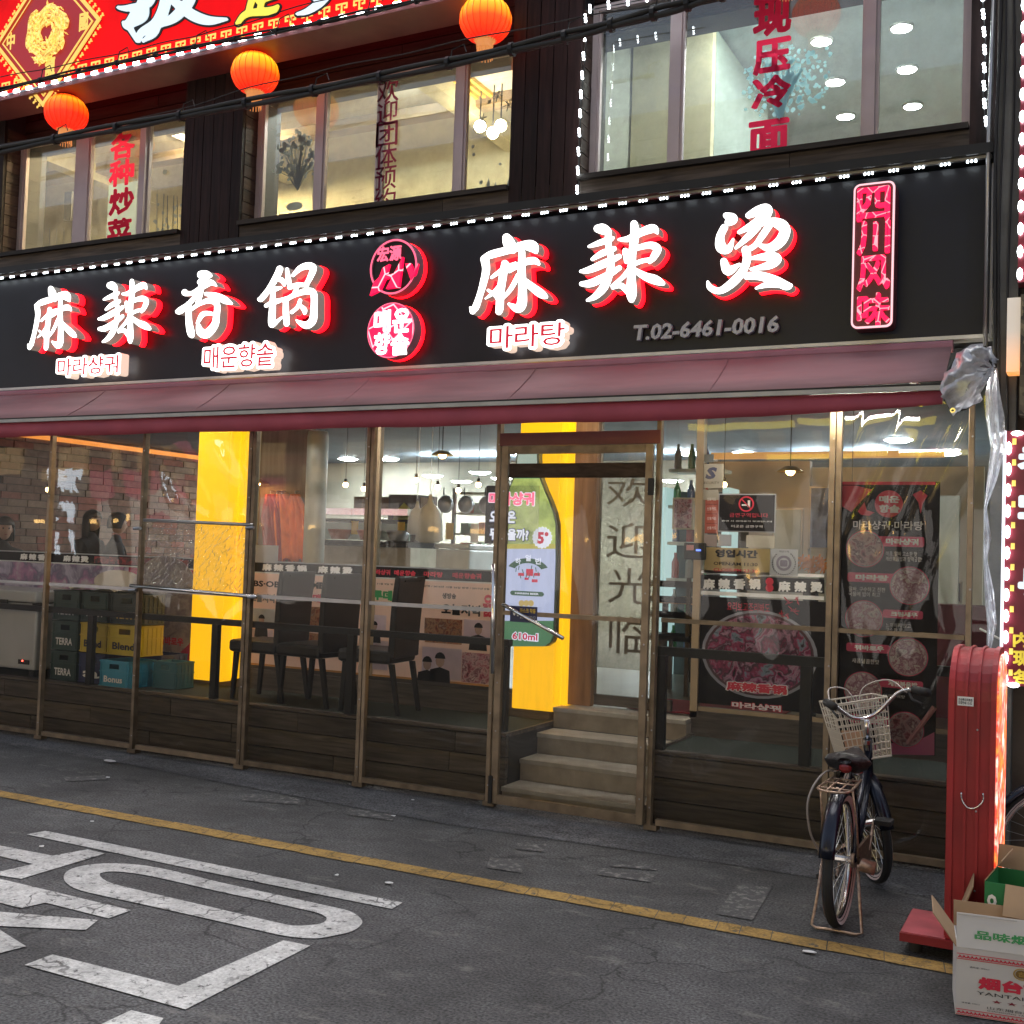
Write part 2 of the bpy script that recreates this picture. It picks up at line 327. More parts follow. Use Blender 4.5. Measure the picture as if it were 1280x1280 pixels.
def thing(name, label, cat, loc=(0, 0, 0), group=None, rz=0, local=False):
    o = bpy.data.objects.new(name, None); COL.objects.link(o); o.location = loc; o.rotation_euler = (0, 0, rz); o.empty_display_size = .1
    if local: o['_local'] = 1
    return tag(o, label, cat, group)
def copy_tree(o, parent=None):
    c = o.copy(); COL.objects.link(c); c.parent = parent
    for ch in list(o.children): copy_tree(ch, c)
    return c
def box(name, a, b, m, parent=None, **k):
    a, b = [min(p, q) for p, q in zip(a, b)], [max(p, q) for p, q in zip(a, b)]
    return MB().box(a, b).build(name, m, parent, **k)

# ---- text -----------------------------------------------------------------
_tc = {}
def glyphs(s, bold=0., depth=0., shear=0., space=1., line=1.):
    key = (s, bold, depth, shear, space, line)
    if key not in _tc:
        cu = bpy.data.curves.new('text', 'FONT'); cu.body = s; cu.offset = bold; cu.extrude = depth; cu.shear = shear
        cu.space_character = space; cu.space_line = line; cu.resolution_u = 2; cu.fill_mode = 'FRONT' if not depth else 'BOTH'
        ob = bpy.data.objects.new('text', cu); me = bpy.data.meshes.new_from_object(ob)
        vs = [v.co.copy() for v in me.vertices]; fs = [tuple(p.vertices) for p in me.polygons]
        bpy.data.meshes.remove(me); bpy.data.objects.remove(ob); bpy.data.curves.remove(cu)
        _tc[key] = (vs, fs)
    return _tc[key]
def text(name, s, x0, x1, z0, z1, Y, m, parent, bold=0., depth=0., shear=0., slope=0., flip=False, vertical=False, kind=None, space=1., M4=None):
    """lettering fitted into a box of a plane facing -y (or placed by M4: x right, z up)"""
    if vertical: s = '\n'.join(s)
    if bold >= .02 and any(ord(ch) > 0x1100 for ch in s) and not vertical:
        vs, fs = bold_glyphs(s, bold, depth > 0, space)
    else: vs, fs = glyphs(s, bold, .1 if depth else 0., shear, space)
    if not vs: return None
    xs = [v.x for v in vs]; ys = [v.y for v in vs]; ax, bx_, ay, by = min(xs), max(xs), min(ys), max(ys)
    sx = (x1-x0)/(bx_-ax); sz = (z1-z0)/(by-ay); out = []
    for v in vs:
        u = (v.x-ax)*sx
        if flip: u = (x1-x0)-u
        x = x0+u; z = z0+(v.y-ay)*sz + slope*u
        y = Y-(v.z+.1)/.2*depth if depth else Y
        out.append(Vector((x, y, z)) if M4 is None else M4 @ Vector((x, y, z)))
    return MB().add(out, fs).build(name, m, parent, kind=kind)
def ptext(name, s, tl, br, Y, m, parent, **k):
    a = W(*tl, Y); b = W(*br, Y); return text(name, s, a.x, b.x, b.z, a.z, Y, m, parent, **k)
def prect(name, tl, br, Y, th, m, parent, **k):
    a = W(*tl, Y); b = W(*br, Y); return box(name, (a.x, Y, b.z), (b.x, Y+th, a.z), m, parent, **k)
def disc(c, r, Y0, Y1, n=28, sx=1.):
    return [(c[0]+r*sx*math.cos(2*math.pi*i/n), c[1]+r*math.sin(2*math.pi*i/n)) for i in range(n)]
# ---- brush strokes ----------------------------------------------------------
def stroke_outline(P, n=5):
    pts = []
    Q = [P[0]]+list(P)+[P[-1]]
    for i in range(1, len(Q)-2):
        for k in range(n):
            t = k/n; o = []
            for c in range(3):
                a, b, c2, d = Q[i-1][c], Q[i][c], Q[i+1][c], Q[i+2][c]
                o.append(.5*((2*b)+(-a+c2)*t+(2*a-5*b+4*c2-d)*t*t+(-a+3*b-3*c2+d)*t**3))
            pts.append(o)
    pts.append(list(P[-1])); return pts
def union_glyph(strokes, grow=0.):
    """list of closed convex-ish pieces (circles + links) rasterised to one outline field"""
    circ = []
    for st in strokes:
        o = stroke_outline(st, 6)
        for i in range(len(o)-1):
            a, b = o[i], o[i+1]; d = math.hypot(b[0]-a[0], b[1]-a[1]); k = max(1, int(d/5))
            for j in range(k):
                t = j/k; circ.append((a[0]+(b[0]-a[0])*t, a[1]+(b[1]-a[1])*t, max(3, a[2]+(b[2]-a[2])*t)+grow))
        circ.append((o[-1][0], o[-1][1], max(3, o[-1][2])+grow))
    return circ
def field_mesh(circ, cell=3.5):
    """marching squares over the union of brush dabs -> contour-clipped faces and boundary edges"""
    x0 = min(c[0]-c[2] for c in circ)-2*cell; x1 = max(c[0]+c[2] for c in circ)+2*cell
    y0 = min(c[1]-c[2] for c in circ)-2*cell; y1 = max(c[1]+c[2] for c in circ)+2*cell
    nx = int((x1-x0)/cell)+2; ny = int((y1-y0)/cell)+2
    F = [[9.]*ny for _ in range(nx)]
    for cx, cy, r in circ:
        R_ = r+2.2*cell
        for i in range(max(0, int((cx-R_-x0)/cell)), min(nx, int((cx+R_-x0)/cell)+2)):
            gx = x0+i*cell-cx; col = F[i]
            for j in range(max(0, int((cy-R_-y0)/cell)), min(ny, int((cy+R_-y0)/cell)+2)):
                gy = y0+j*cell-cy; d = math.sqrt(gx*gx+gy*gy)-r
                if d < col[j]: col[j] = d
    V = []; idx = {}; faces = []; edges = []
    def vert(key, x, y):
        if key not in idx: idx[key] = len(V); V.append((x, y))
        return idx[key]
    for i in range(nx-1):
        for j in range(ny-1):
            cs = [(i, j), (i+1, j), (i+1, j+1), (i, j+1)]; f = [F[a][b] for a, b in cs]
            if min(f) >= 0: continue
            poly = []; cuts = []
            for k in range(4):
                a, b = cs[k], cs[(k+1) % 4]; fa, fb = f[k], f[(k+1) % 4]
                if fa < 0: poly.append(vert(a, x0+a[0]*cell, y0+a[1]*cell))
                if (fa < 0) != (fb < 0):
                    t = fa/(fa-fb); e = (min(a, b), max(a, b))
                    q = vert(e, x0+(a[0]+(b[0]-a[0])*t)*cell, y0+(a[1]+(b[1]-a[1])*t)*cell); poly.append(q); cuts.append((q, fa < 0))
            if len(poly) >= 3: faces.append(poly)
            if len(cuts) == 2:
                a = [c for c in cuts if c[1]][0][0]; b = [c for c in cuts if not c[1]][0][0]; edges.append((a, b))
            elif len(cuts) == 4:
                for k in range(4):
                    if cuts[k][1]: edges.append((cuts[k][0], cuts[(k+1) % 4][0]))
    return V, faces, edges
def halo_from_text(s, grow, space=.95, unit=260.):
    vs, fs = glyphs(s, 0., 0., 0., space)
    ec = {}
    for f in fs:
        for i in range(len(f)):
            e = (min(f[i], f[(i+1) % len(f)]), max(f[i], f[(i+1) % len(f)])); ec[e] = ec.get(e, 0)+1
    out = []
    for (a, b), c in ec.items():
        if c != 1: continue
        A, B = vs[a]*unit, vs[b]*unit; d = (B-A).length; k = max(1, int(d/6))
        for j in range(k): p = A.lerp(B, j/k); out.append((p.x, -p.y, grow))
    return out
_bc = {}
def bold_glyphs(s, bold, deep, space):
    key = (s, round(bold, 3), deep, space)
    if key not in _bc:
        U = 260.; V, F_, E_ = field_mesh(halo_from_text(s, max(7., bold*U*.8+4.), space, U), 6. if bold < .06 else 8.); k = len(V)
        vs = [Vector((x/U, -y/U, .1)) for x, y in V]; fs = [tuple(f) for f in F_]
        if deep: vs += [Vector((v.x, v.y, -.1)) for v in vs]; fs += [(e[0], e[0]+k, e[1]+k, e[1]) for e in E_]
        else: vs = [Vector((v.x, v.y, 0)) for v in vs]
        _bc[key] = (vs, fs)
    return _bc[key]
def bbox(circ): return (min(c[0]-c[2] for c in circ), max(c[0]+c[2] for c in circ), min(c[1]-c[2] for c in circ), max(c[1]+c[2] for c in circ))
def glyph_solid(strokes, tl, br, Yp, Yf, Yb, name, mats, parent, grow=0., box_from=None, cell=3.5):
    """tl/br: pixel corners of the glyph's box on the plane Yp; solid from Yf (front) to Yb"""
    circ0 = union_glyph(box_from or strokes); u0, u1, v0, v1 = bbox(circ0)
    a, b = W(*tl, Yp), W(*br, Yp)
    # four-corner fit so that the slant of the traced image does not shear the glyph
    circ = union_glyph(strokes, grow); V, F_, E_ = field_mesh(circ, cell)
    def P(q, y):
        px = tl[0]+(q[0]-u0)/(u1-u0)*(br[0]-tl[0]); py = tl[1]+(q[1]-v0)/(v1-v0)*(br[1]-tl[1])
        p = W(px, py, Yp); return (p.x, y, p.z)
    k = len(V); mb = MB(); mb.add([P(q, Yf) for q in V]+[P(q, Yb) for q in V], [tuple(f) for f in F_]+[tuple(i+k for i in f[::-1]) for f in F_]+[(e[0], e[0]+k, e[1]+k, e[1]) for e in E_])
    o = mb.build(name, mats, parent)
    if len(mats) > 1:
        nf = len(F_)
        for i, p in enumerate(o.data.polygons):
            if i >= nf: p.material_index = 1
    return o
MA = [[(285,115,24),(300,150,34),(320,185,22)], [(150,235,13),(200,212,22),(300,185,22),(380,160,25),(430,165,32),(452,196,12)],
 [(160,240,24),(168,300,22),(152,380,20),(132,450,18),(110,515,20),(90,540,16)], [(92,542,17),(78,520,6)], [(200,345,9),(270,295,14),(335,262,8)],
 [(275,265,20),(265,330,22),(250,430,22),(245,520,22),(240,545,18)], [(262,370,13),(215,430,12),(165,468,5)], [(180,420,8),(225,455,12),(250,500,12)],
 [(300,310,10),(375,262,18),(440,248,20),(468,268,8)], [(372,200,18),(370,300,22),(375,420,24),(370,500,28),(345,525,24),(298,500,8)], [(350,335,14),(310,410,13),(265,465,9)],
 [(382,360,16),(430,402,22),(480,440,24),(508,458,12)]]
LA = [[(805,72,22),(835,75,30),(862,88,22)], [(868,95,18),(865,150,18),(880,230,18)], [(755,175,8),(800,160,15),(870,135,18),(895,125,8)], [(775,248,10),(830,215,18),(900,188,14)],
 [(708,318,9),(760,308,19),(850,270,22),(930,232,14)], [(712,390,13),(770,385,22),(860,342,20),(930,298,14)], [(880,220,18),(882,280,20),(870,340,22),(840,410,24),(790,462,18),(746,484,8)],
 [(1015,45,20),(1020,90,26),(1015,160,22)], [(928,135,8),(985,130,18),(1060,92,22),(1125,72,24),(1150,98,7)], [(965,200,16),(970,262,12)], [(960,215,12),(1040,182,15),(1110,168,20),(1150,188,22),(1128,235,20),(1105,265,10)],
 [(985,292,10),(1050,262,13),(1105,250,12)], [(1015,120,22),(1005,220,22),(1000,350,24),(1000,440,30),(1000,480,18)], [(995,300,16),(950,352,13),(885,402,7)], [(1020,312,15),(1080,347,22),(1140,368,26),(1182,388,12)], [(892,412,10),(940,400,16),(985,440,18)]]
XI = [[(340,212,12),(300,205,32),(260,205,30)], [(325,212,20),(270,250,24),(245,262,16)], [(128,340,24),(140,350,18),(190,345,16),(270,300,20),(340,265,22),(385,290,6)], [(275,240,26),(262,300,24),(250,370,20),(232,420,16)],
 [(232,350,16),(160,430,20),(95,478,26),(68,488,16)], [(300,352,14),(380,365,22),(450,398,28),(508,425,9)], [(160,430,22),(162,560,26),(178,645,30),(188,672,18)], [(182,470,14),(250,428,15),(330,402,22),(388,430,24),(385,520,26),(370,590,30),(310,655,34),(258,645,32),(240,600,20)], [(232,575,13),(270,512,20),(320,500,16),(372,510,12)]]
GU = [[(852,158,26),(830,210,26),(770,310,22),(712,383,22),(692,390,14)], [(835,235,14),(870,245,20),(888,285,8)], [(765,340,10),(810,315,18),(862,300,10)], [(745,440,14),(800,415,20),(850,400,17),(885,385,9)], [(800,315,18),(796,450,25),(790,560,28),(800,585,20),(868,530,8)],
 [(908,160,14),(918,230,20),(930,298,16)], [(955,205,13),(1010,152,22),(1070,132,26),(1112,150,26),(1088,220,22),(1055,280,18)], [(928,298,18),(1000,278,18),(1065,285,14)], [(990,290,14),(962,350,16)], [(898,390,20),(900,500,24),(905,578,22)], [(888,400,18),(960,360,18),(1050,330,24),(1112,342,26),(1118,450,26),(1108,550,30),(1060,590,28),(1005,570,16),(980,550,5)], [(1010,400,15),(990,450,15),(945,490,14)], [(1002,430,10),(1042,470,20),(1045,498,12)]]
TA = [[(225,130,17),(262,150,32),(242,170,24)], [(215,205,22),(190,262,24),(197,325,32),(240,335,22),(268,275,7)], [(360,130,18),(420,102,30),(468,95,34),(450,140,30),(380,190,22),(305,232,12)], [(370,205,16),(480,168,20),(550,185,34),(578,222,32),(552,285,32),(490,328,26),(425,312,10)],
 [(415,200,20),(355,262,20),(285,328,9)], [(492,180,20),(445,250,20),(400,312,16),(345,345,16)], [(212,410,20),(238,468,28),(305,428,8)], [(345,342,26),(350,400,24),(325,470,24),(265,540,26),(190,590,20),(132,572,18),(116,535,7)], [(375,392,9),(465,382,24),(525,395,32),(480,435,24),(375,458,8)],
 [(350,500,22),(430,500,26),(520,528,28),(585,560,26),(612,558,12)], [(405,575,7),(480,552,18),(565,560,14)]]

# ------------------------------------------------------------------ the ground
def sheet(name, x0, x1, y0, y1, z, m, n=1):
    o = MB().quad((x0, y0, z), (x1, y0, z), (x1, y1, z), (x0, y1, z)).build(name, m, kind='structure'); return o
sheet('road', -150, 150, -150, 150, 0, road_m)
ap = MB().add([(-16, -.30, .004), (-6.9, -.22, .004), (-5.2, -.38, .004), (-3.35, -.52, .004), (-1.6, -.42, .004), (1.2, -.5, .004), (1.2, .3, .022), (-16, .3, .022)], [tuple(range(8))]).build('pavement', apron_m, kind='structure')
yl = MB()
x = -16.
while x < 1.2:
    L_ = random.uniform(.10, .24); a = random.uniform(-.004, .004)
    yl.quad((x, -1.385+a, .005), (x+L_-.004, -1.385+a, .005), (x+L_-.004+.02, -1.505+a, .005), (x+.02, -1.505+a, .005)); x += L_
yl.build('yellow_edge_line', yel_m, kind='structure')
def groundpoly(pts, name):
    P = [G(x_*.4375, 940+y_*.4375, .005) for x_, y_ in pts]
    bm = bmesh.new(); f = bm.faces.new([bm.verts.new(p) for p in P]); bmesh.ops.triangulate(bm, faces=[f])
    me = bpy.data.meshes.new(name); bm.normal_update(); bm.to_mesh(me); bm.free(); me.materials.append(mark_m)
    if me.polygons[0].normal.z < 0: me.flip_normals()
    o = bpy.data.objects.new(name, me); COL.objects.link(o); o['kind'] = 'structure'; return o
groundpoly([(75,235),(130,225),(600,318),(1150,430),(1120,448),(560,336)], 'road_lettering')
groundpoly([(-260,218),(0,267),(150,296),(250,278),(300,290),(60,362),(-30,348),(95,320),(0,297),(-260,245)], 'road_lettering')
groundpoly([(-260,310),(0,362),(375,452),(310,475),(130,430),(60,446),(0,430),(-260,372)], 'road_lettering')
groundpoly([(-200,445),(0,456),(280,480),(245,508),(0,497),(-200,480)], 'road_lettering')
groundpoly([(-160,430),(0,508),(75,555),(0,574),(-200,560)], 'road_lettering')
groundpoly([(70,608),(150,578),(510,668),(810,538),(887,553),(530,735)], 'road_lettering')
groundpoly([(290,777),(375,737),(467,760),(440,800),(250,850),(200,820)], 'road_lettering')
for pts in ([(1400, 300), (1500, 312), (1490, 345), (1390, 330)], [(1480, 255), (1560, 262), (1555, 285), (1475, 278)], [(1715, 330), (1870, 350), (1860, 372), (1705, 350)], [(2110, 375), (2205, 388), (2150, 480), (2045, 462)], [(1745, 318), (1880, 330), (1876, 338), (1742, 326)], [(700, 120), (860, 130), (850, 150), (690, 138)], [(1000, 160), (1130, 180), (1120, 196), (990, 178)], [(180, 70), (300, 66), (305, 78), (190, 84)]):
    groundpoly(pts, 'faded_marking'); bpy.data.objects[-1] if False else None
for o in bpy.data.objects:
    if o.name.startswith('faded_marking'): o.data.materials[0] = faded_m
ring_o = [(182,360),(190,342),(215,330),(255,322),(300,318),(360,319),(420,325),(520,345),(620,370),(780,405),(940,440),(1000,455),(1030,475),(1033,492),(1005,512),(950,525),(900,532),(820,526),(700,500),(500,455),(330,418),(230,395),(195,378)]
ring_i = [(285,352),(290,345),(305,342),(320,341),(345,342),(380,346),(430,354),(520,374),(640,401),(770,428),(860,448),(910,460),(932,472),(930,482),(915,490),(885,494),(850,496),(820,493),(740,475),(600,442),(420,400),(330,378),(298,365)]
def _round(P):
    n_ = len(P); o = []
    for i in range(n_):
        a, b, c, d = P[i-1], P[i], P[(i+1) % n_], P[(i+2) % n_]
        for t in (0, 1/3, 2/3): o.append(tuple(.5*(2*b[q]+(-a[q]+c[q])*t+(2*a[q]-5*b[q]+4*c[q]-d[q])*t*t+(-a[q]+3*b[q]-3*c[q]+d[q])*t**3) for q in (0, 1)))
    return o
ring_o, ring_i = _round(ring_o), _round(ring_i)
mbr = MB(); k = len(ring_o); P1 = [G(x_*.4375, 940+y_*.4375, .005) for x_, y_ in ring_o]; P2 = [G(x_*.4375, 940+y_*.4375, .005) for x_, y_ in ring_i]
mbr.add(P1+P2, [(i, (i+1) % k, (i+1) % k+k, i+k) for i in range(k)]); mbr.build('road_lettering', mark_m, kind='structure', fixn=True)

# ------------------------------------------------------------------ the restaurant building: shell
BLD = thing('restaurant_building', 'two-storey dark timber-clad restaurant with a lit black sign and a glazed, vinyl-screened ground floor', 'building', (-6, 2, 0))
XL, XR = -13.0, -.50
# upper storey cladding, board by board
def plank_row(x0, x1, z0, z1, Y, h, m=darkwood, th=.02, seg=2.4):
    z = z0
    while z < z1-.02:
        x = x0-random.uniform(0, seg*.6) if x1-x0 > seg else x0
        while x < x1:
            xa, xb = max(x, x0), min(x+seg, x1)
            if xb-xa > .04: box('plank', (xa+.002, Y-th-random.uniform(0, .004), z+.003), (xb-.002, Y, min(z+h, z1)-.003), m, BLD)
            x += seg
        z += h
box('wall', (XL, .52, 5.10), (XR, .75, 8.0), black, BLD)
box('wall', (XL, .52, 2.95), (XR, .75, 4.085), black, BLD)
plank_row(XL, XR, 5.115, 5.75, .52, .105)
plank_row(XL, XR, 3.93, 4.05, .30, .12, wood('ledge_wood', (.11, .085, .07), .3))
for xa, xb in ((XL, -8.53), (-6.44, -5.84), (-3.52, -3.01), (-.64, XR)):      # pilasters with upright boards and boarded reveals
    box('pilaster', (xa+.02, .30, 3.86), (xb-.02, .74, 8.0), black, BLD)
    n = max(1, round((min(xb-xa, 1.6))/.1)); ww = (xb-xa)/n if xb-xa < 2 else .1
    for i in range(n):
        x0 = xb-(i+1)*ww; box('plank', (x0+.003, .275-random.uniform(0, .005), 3.86), (x0+ww-.003, .30, 6.2), darkwoodv, BLD)
    if xb < -1:
        for j in range(12):
            z = 4.06+j*.095; box('plank', (xb-.02, .302, z+.003), (xb+random.uniform(0, .003), .50, z+.092), wood('reveal_wood', (.07, .04, .03), .5, (40, 4, 40)), BLD)
sillwood = wood('sill_wood', (.05, .04, .035), .4)
for xa, xb in ((-8.53, -6.44), (-5.84, -3.52), (-3.01, -.64)):
    box('window_sill', (xa+.002, .24, 4.045), (xb-.002, .50, 4.078), sillwood, BLD)
box('sill_board', (XL, .22, 3.88), (XR, .50, 3.926), wood('peeling_board', (.16, .13, .11), .25, (5, 30, 30)), BLD)
# windows: frame, mullions, panes, lettering on the glass
def window(x0, x1, z0, z1, mull, name='window', wide=()):
    f = MB(); t = .04
    f.box((x0, .44, z0), (x1, .50, z0+t)); f.box((x0, .44, z1-t), (x1, .50, z1)); f.box((x0, .441, z0+t), (x0+t, .50, z1-t)); f.box((x1-t, .441, z0+t), (x1, .50, z1-t))
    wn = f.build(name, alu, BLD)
    xs = [x0+t]
    for i, mx in enumerate(mull):
        wd = .075 if i in wide else (.016 if len(mull) == 3 and i == 1 else .032)
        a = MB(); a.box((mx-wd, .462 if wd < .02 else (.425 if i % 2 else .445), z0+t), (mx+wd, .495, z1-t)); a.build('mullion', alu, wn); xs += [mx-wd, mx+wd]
    xs.append(x1-t)
    for i in range(0, len(xs), 2):
        a, b = xs[i], xs[i+1]
        MB().quad((a, .47+.004*(i % 4), z0+t), (b, .47+.004*(i % 4), z0+t), (b, .47+.004*(i % 4), z1-t), (a, .47+.004*(i % 4), z1-t)).build('pane', glass_up, wn)
        e = MB()
        for q in ((a, a+.018), (b-.018, b)): e.box((q[0], .455, z0+t), (q[1], .49, z1-t))
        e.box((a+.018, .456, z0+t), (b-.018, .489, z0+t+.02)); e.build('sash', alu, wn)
    return wn
W1 = window(-8.53, -6.44, 4.08, 5.12, (-7.76, -7.04), wide=(0,))
W2 = window(-5.84, -3.52, 4.08, 5.12, (-5.24, -4.70, -4.02), wide=())
W3 = window(-3.01, -.64, 4.08, 5.28, (-2.42, -1.21), wide=())
reddec = film('red_window_lettering', (.50, .02, .06))
maroondec = film('maroon_window_lettering', (.18, .03, .06), .35)
greydec = film('grey_window_sticker', (.22, .24, .24), .35)
bluedec = film('pale_blue_window_sticker', (.40, .62, .66), .4)
for s, a, b in (('各', (139, 168), (168, 196)), ('种', (137, 202), (167, 230)), ('炒', (137, 237), (167, 266)), ('菜', (134, 275), (164, 304))):
    ptext('lettering', s, a, b, .455, reddec, W1, bold=.03)
for i, s in enumerate('欢迎团体预约'):
    y = 101+i*27.3; ptext('lettering', s, (472-i*.8, y), (498-i*.8, y+25), .455, maroondec, W2, bold=.008)
for s, a, b in (('现', (942, -2), (989, 40)), ('压', (942, 52), (988, 88)), ('冷', (940, 98), (988, 132)), ('面', (936, 153), (986, 190))):
    ptext('lettering', s, a, b, .455, reddec, W3, bold=.035)
# sticker of a leafy branch with blossoms (window 3), grey tree and snowflakes (window 2)
rs = random.Random(3)
b = MB(); c0 = W(1000, 105, .455)
def blob(mb, x, z, r, y, n=9):
    mb.add([(x+r*(.7+.5*rs.random())*math.cos(2*math.pi*i/n), y, z+r*(.7+.5*rs.random())*math.sin(2*math.pi*i/n)) for i in range(n)], [tuple(range(n))])
for i in range(330):
    t = rs.random(); an = rs.uniform(0, 6.28); px = 985+t*48*math.cos(an)*1.1; py = 98+t*42*math.sin(an)
    p = W(px, py, .4600+i*.00002); blob(b, p.x, p.z, rs.uniform(.006, .018), p.y, 7)
for i in range(60):
    p = W(930+rs.random()*110, 55+rs.random()*90, .4608+i*.00002); blob(b, p.x, p.z, rs.uniform(.006, .016), p.y, 6)
p0 = W(975, 150, .466)
for i in range(7):
    q = W(955+i*8, 95-rs.random()*20, .466); b.tube([p0, (p0+q)/2+Vector((rs.uniform(-.02, .02), 0, 0)), q], [.012, .009, .005], 5)
b.build('branch_sticker', bluedec, W3, kind='stuff')
b = MB()
p0 = W(372, 238, .455)
for i in range(60):
    an = rs.uniform(.1, 3.04); rr_ = 1-rs.random()**2*.8; q = W(370+24*math.cos(an)*rr_, 222-58*math.sin(an)*rr_, .455); b.tube([p0, p0.lerp(q, .5)+Vector((0, 0, .04)), q], [.003, .002, .001], 4)
    blob(b, q.x, q.z, .02, .4565+i*.0001)
    q2 = q+Vector((rs.uniform(-.05, .05), .001+i*.0001, rs.uniform(-.05, .05))); blob(b, q2.x, q2.z, .014, q2.y)
p = W(368, 258, .455); b.add([(p.x+.08*math.cos(i*.5236), .455, p.z+.035*math.sin(i*.5236)) for i in range(12)], [tuple(range(12))])
b.build('tree_sticker', greydec, W2, kind='stuff')
b = MB()
def flake(px, py, r):
    p = W(px, py, .455)
    for a in range(3):
        d = Vector((math.cos(a*1.047+.2), 0, math.sin(a*1.047+.2)))*r; b.tube([p-d, p+d], .004, 4)
for q in ((622, 120, .04), (636, 131, .045), (603, 148, .035), (646, 138, .02), (612, 127, .015), (651, 161, .03), (646, 178, .02), (652, 207, .025), (591, 183, .012), (592, 193, .012), (601, 228, .015), (625, 205, .01), (645, 145, .01)): flake(*q)
for px, py, s in ((610, 240, 1.), (619, 239, .7), (636, 236, .9)):
    p = W(px, py, .455)
    for j in range(3): z = p.z+j*.025*s; ww = .03*s*(1-j*.22); b.add([(p.x-ww, .4552+j*.0004, z), (p.x+ww, .4552+j*.0004, z), (p.x, .4552+j*.0004, z+.05*s)], [(0, 1, 2)])
b.build('snowflake_sticker', greydec, W2, kind='stuff')
b = MB()
for i in range(9):
    px = 196+i*6.5; b.tube([W(px, 296-i*.8, .456), W(px+rs.uniform(-2, 3), 250-rs.random()*10-i*.6, .456)], .003, 4)
    for j in range(4): p = W(px+rs.uniform(-3, 3), 255+rs.random()*35, .457); blob(b, p.x, p.z, .016, .457+j*.0003+i*.0001)
for i in range(4): px = 62+i*9; b.tube([W(px, 315, .456), W(px, 285, .456)], .002, 4)
for q in ((246, 202), (245, 228), (206, 215)): p = W(*q, .456); blob(b, p.x, p.z, .025, .4566)
b.build('bamboo_sticker', greydec, W1, kind='stuff')

a, b = W(136, 232, .463), W(173, 300, .463); MB().quad((a.x, .463, b.z), (b.x, .463, b.z), (b.x, .463, a.z), (a.x, .463, a.z)).build('pale_strip', film('pale_blue_strip', (.30, .36, .40), .5), W1)
a, b = W(945, 18, .4665), W(985, 168, .4665)
# rooms upstairs
cream = mat('cream_wall', (.62, .56, .36), .8, 0, .08, 2)
greyceil = mat('grey_ceiling', (.60, .54, .42), .8, 0, .08, 2)
bluegrey = mat('blue_grey_ceiling', (.50, .60, .63), .75, 0, .1, 2)
orangew = mat('orange_panel', (.58, .30, .08), .6, 0, .1)
def room(x0, x1, y0, y1, z0, z1, wm, cm, fm):
    box('room_wall', (x0, y1, z0), (x1, y1+.08, z1), wm, BLD); box('room_wall', (x0-.08, y0, z0), (x0, y1+.08, z1), wm, BLD)
    box('room_wall', (x1, y0, z0), (x1+.06, y1+.08, z1), wm, BLD)
    box('room_ceiling', (x0-.08, y0, z1), (x1+.06, y1+.08, z1+.06), cm, BLD); box('room_floor', (x0-.08, y0, z0-.06), (x1+.06, y1+.08, z0), fm, BLD)
floorm = mat('brown_floor', (.42, .36, .28), .5, 0, .2)
room(-12.8, -3.35, .76, 3.0, 3.45, 5.6, cream, greyceil, floorm)
room(-3.20, -.52, .76, 5.2, 3.45, 5.6, mat('pale_wall', (.50, .52, .46), .8, 0, .08, 2), bluegrey, floorm)
for xb in (-9.6, -7.6, -5.0): box('ceiling_beam', (xb, .76, 5.42), (xb+.16, 2.99, 5.598), cream, BLD)
box('ceiling_trim', (-12.7, 2.1, 5.50), (-3.4, 2.24, 5.597), mat('brown_trim', (.30, .22, .14), .6), BLD)
box('partition', (-3.18, 1.6, 3.46), (-2.55, 1.68, 5.58), cream, BLD)
box('partition', (-2.62, 1.69, 3.46), (-2.55, 3.2, 5.58), mat('pale_green_wall', (.30, .36, .31), .8, 0, .1), BLD)
box('wood_panel', (-1.15, 4.4, 3.5), (-.62, 4.5, 5.5), orangew, BLD)
box('wood_panel', (-2.1, 5.0, 3.5), (-1.6, 5.1, 5.3), orangew, BLD)
box('shelf_unit', (-2.54, 2.6, 3.5), (-2.42, 5.0, 4.9), mat('dark_shelf', (.04, .035, .03), .4), BLD)
def ceiling_light(px, py, z, m, r, label, group, rim=whitep):
    p = G(px, py, z); t = thing('ceiling_light', label, 'ceiling light', (p.x, p.y, z), group)
    MB().lathe([(0, -.012), (r*.86, -.012), (r*.86, -.004)], 16, (p.x, p.y, z)).build('diffuser', m, t)
    MB().lathe([(r*.87, -.002), (r*.87, -.02), (r, -.02), (r*1.04, -.001)], 16, (p.x, p.y, z)).build('rim', rim, t, smooth=True)
L_up = emit('downlight_upstairs', (.9, .97, 1), 230.)
for q, wd_ in zip(((1127, 33), (1134, 85), (1141, 131), (1044, 101), (1057, 144), (1027, 50)), ('topmost downlight of the right-hand row', 'middle downlight of the right-hand row', 'lowest downlight of the right-hand row', 'middle downlight of the left-hand row', 'lowest downlight of the left-hand row', 'topmost downlight of the left-hand row')):
    ceiling_light(*q, 5.598, L_up, .085, wd_+' in the ceiling behind the upper right window', 'downlights of the upper right room')
pm_ = emit('pendant_glass_upstairs', (1, .88, .6), 110.)
t = thing('pendant_lamp', 'cluster of three glowing round bulbs under the ceiling behind the snowflake window', 'lamp', (-4.1, 2.0, 5.597))
for q in ((600, 158), (626, 157), (616, 166)):
    p = W(*q, 1.95); MB().ball(p, .05, 12).build('bulb', pm_, t, smooth=True); MB().tube([p+Vector((0, 0, .05)), (p.x, p.y, 5.59)], .006, 6).build('cord', black, t)
t = thing('fluorescent_lamp', 'white tube light on the ceiling behind the middle upper window', 'lamp', (-5.1, 1.5, 5.59))
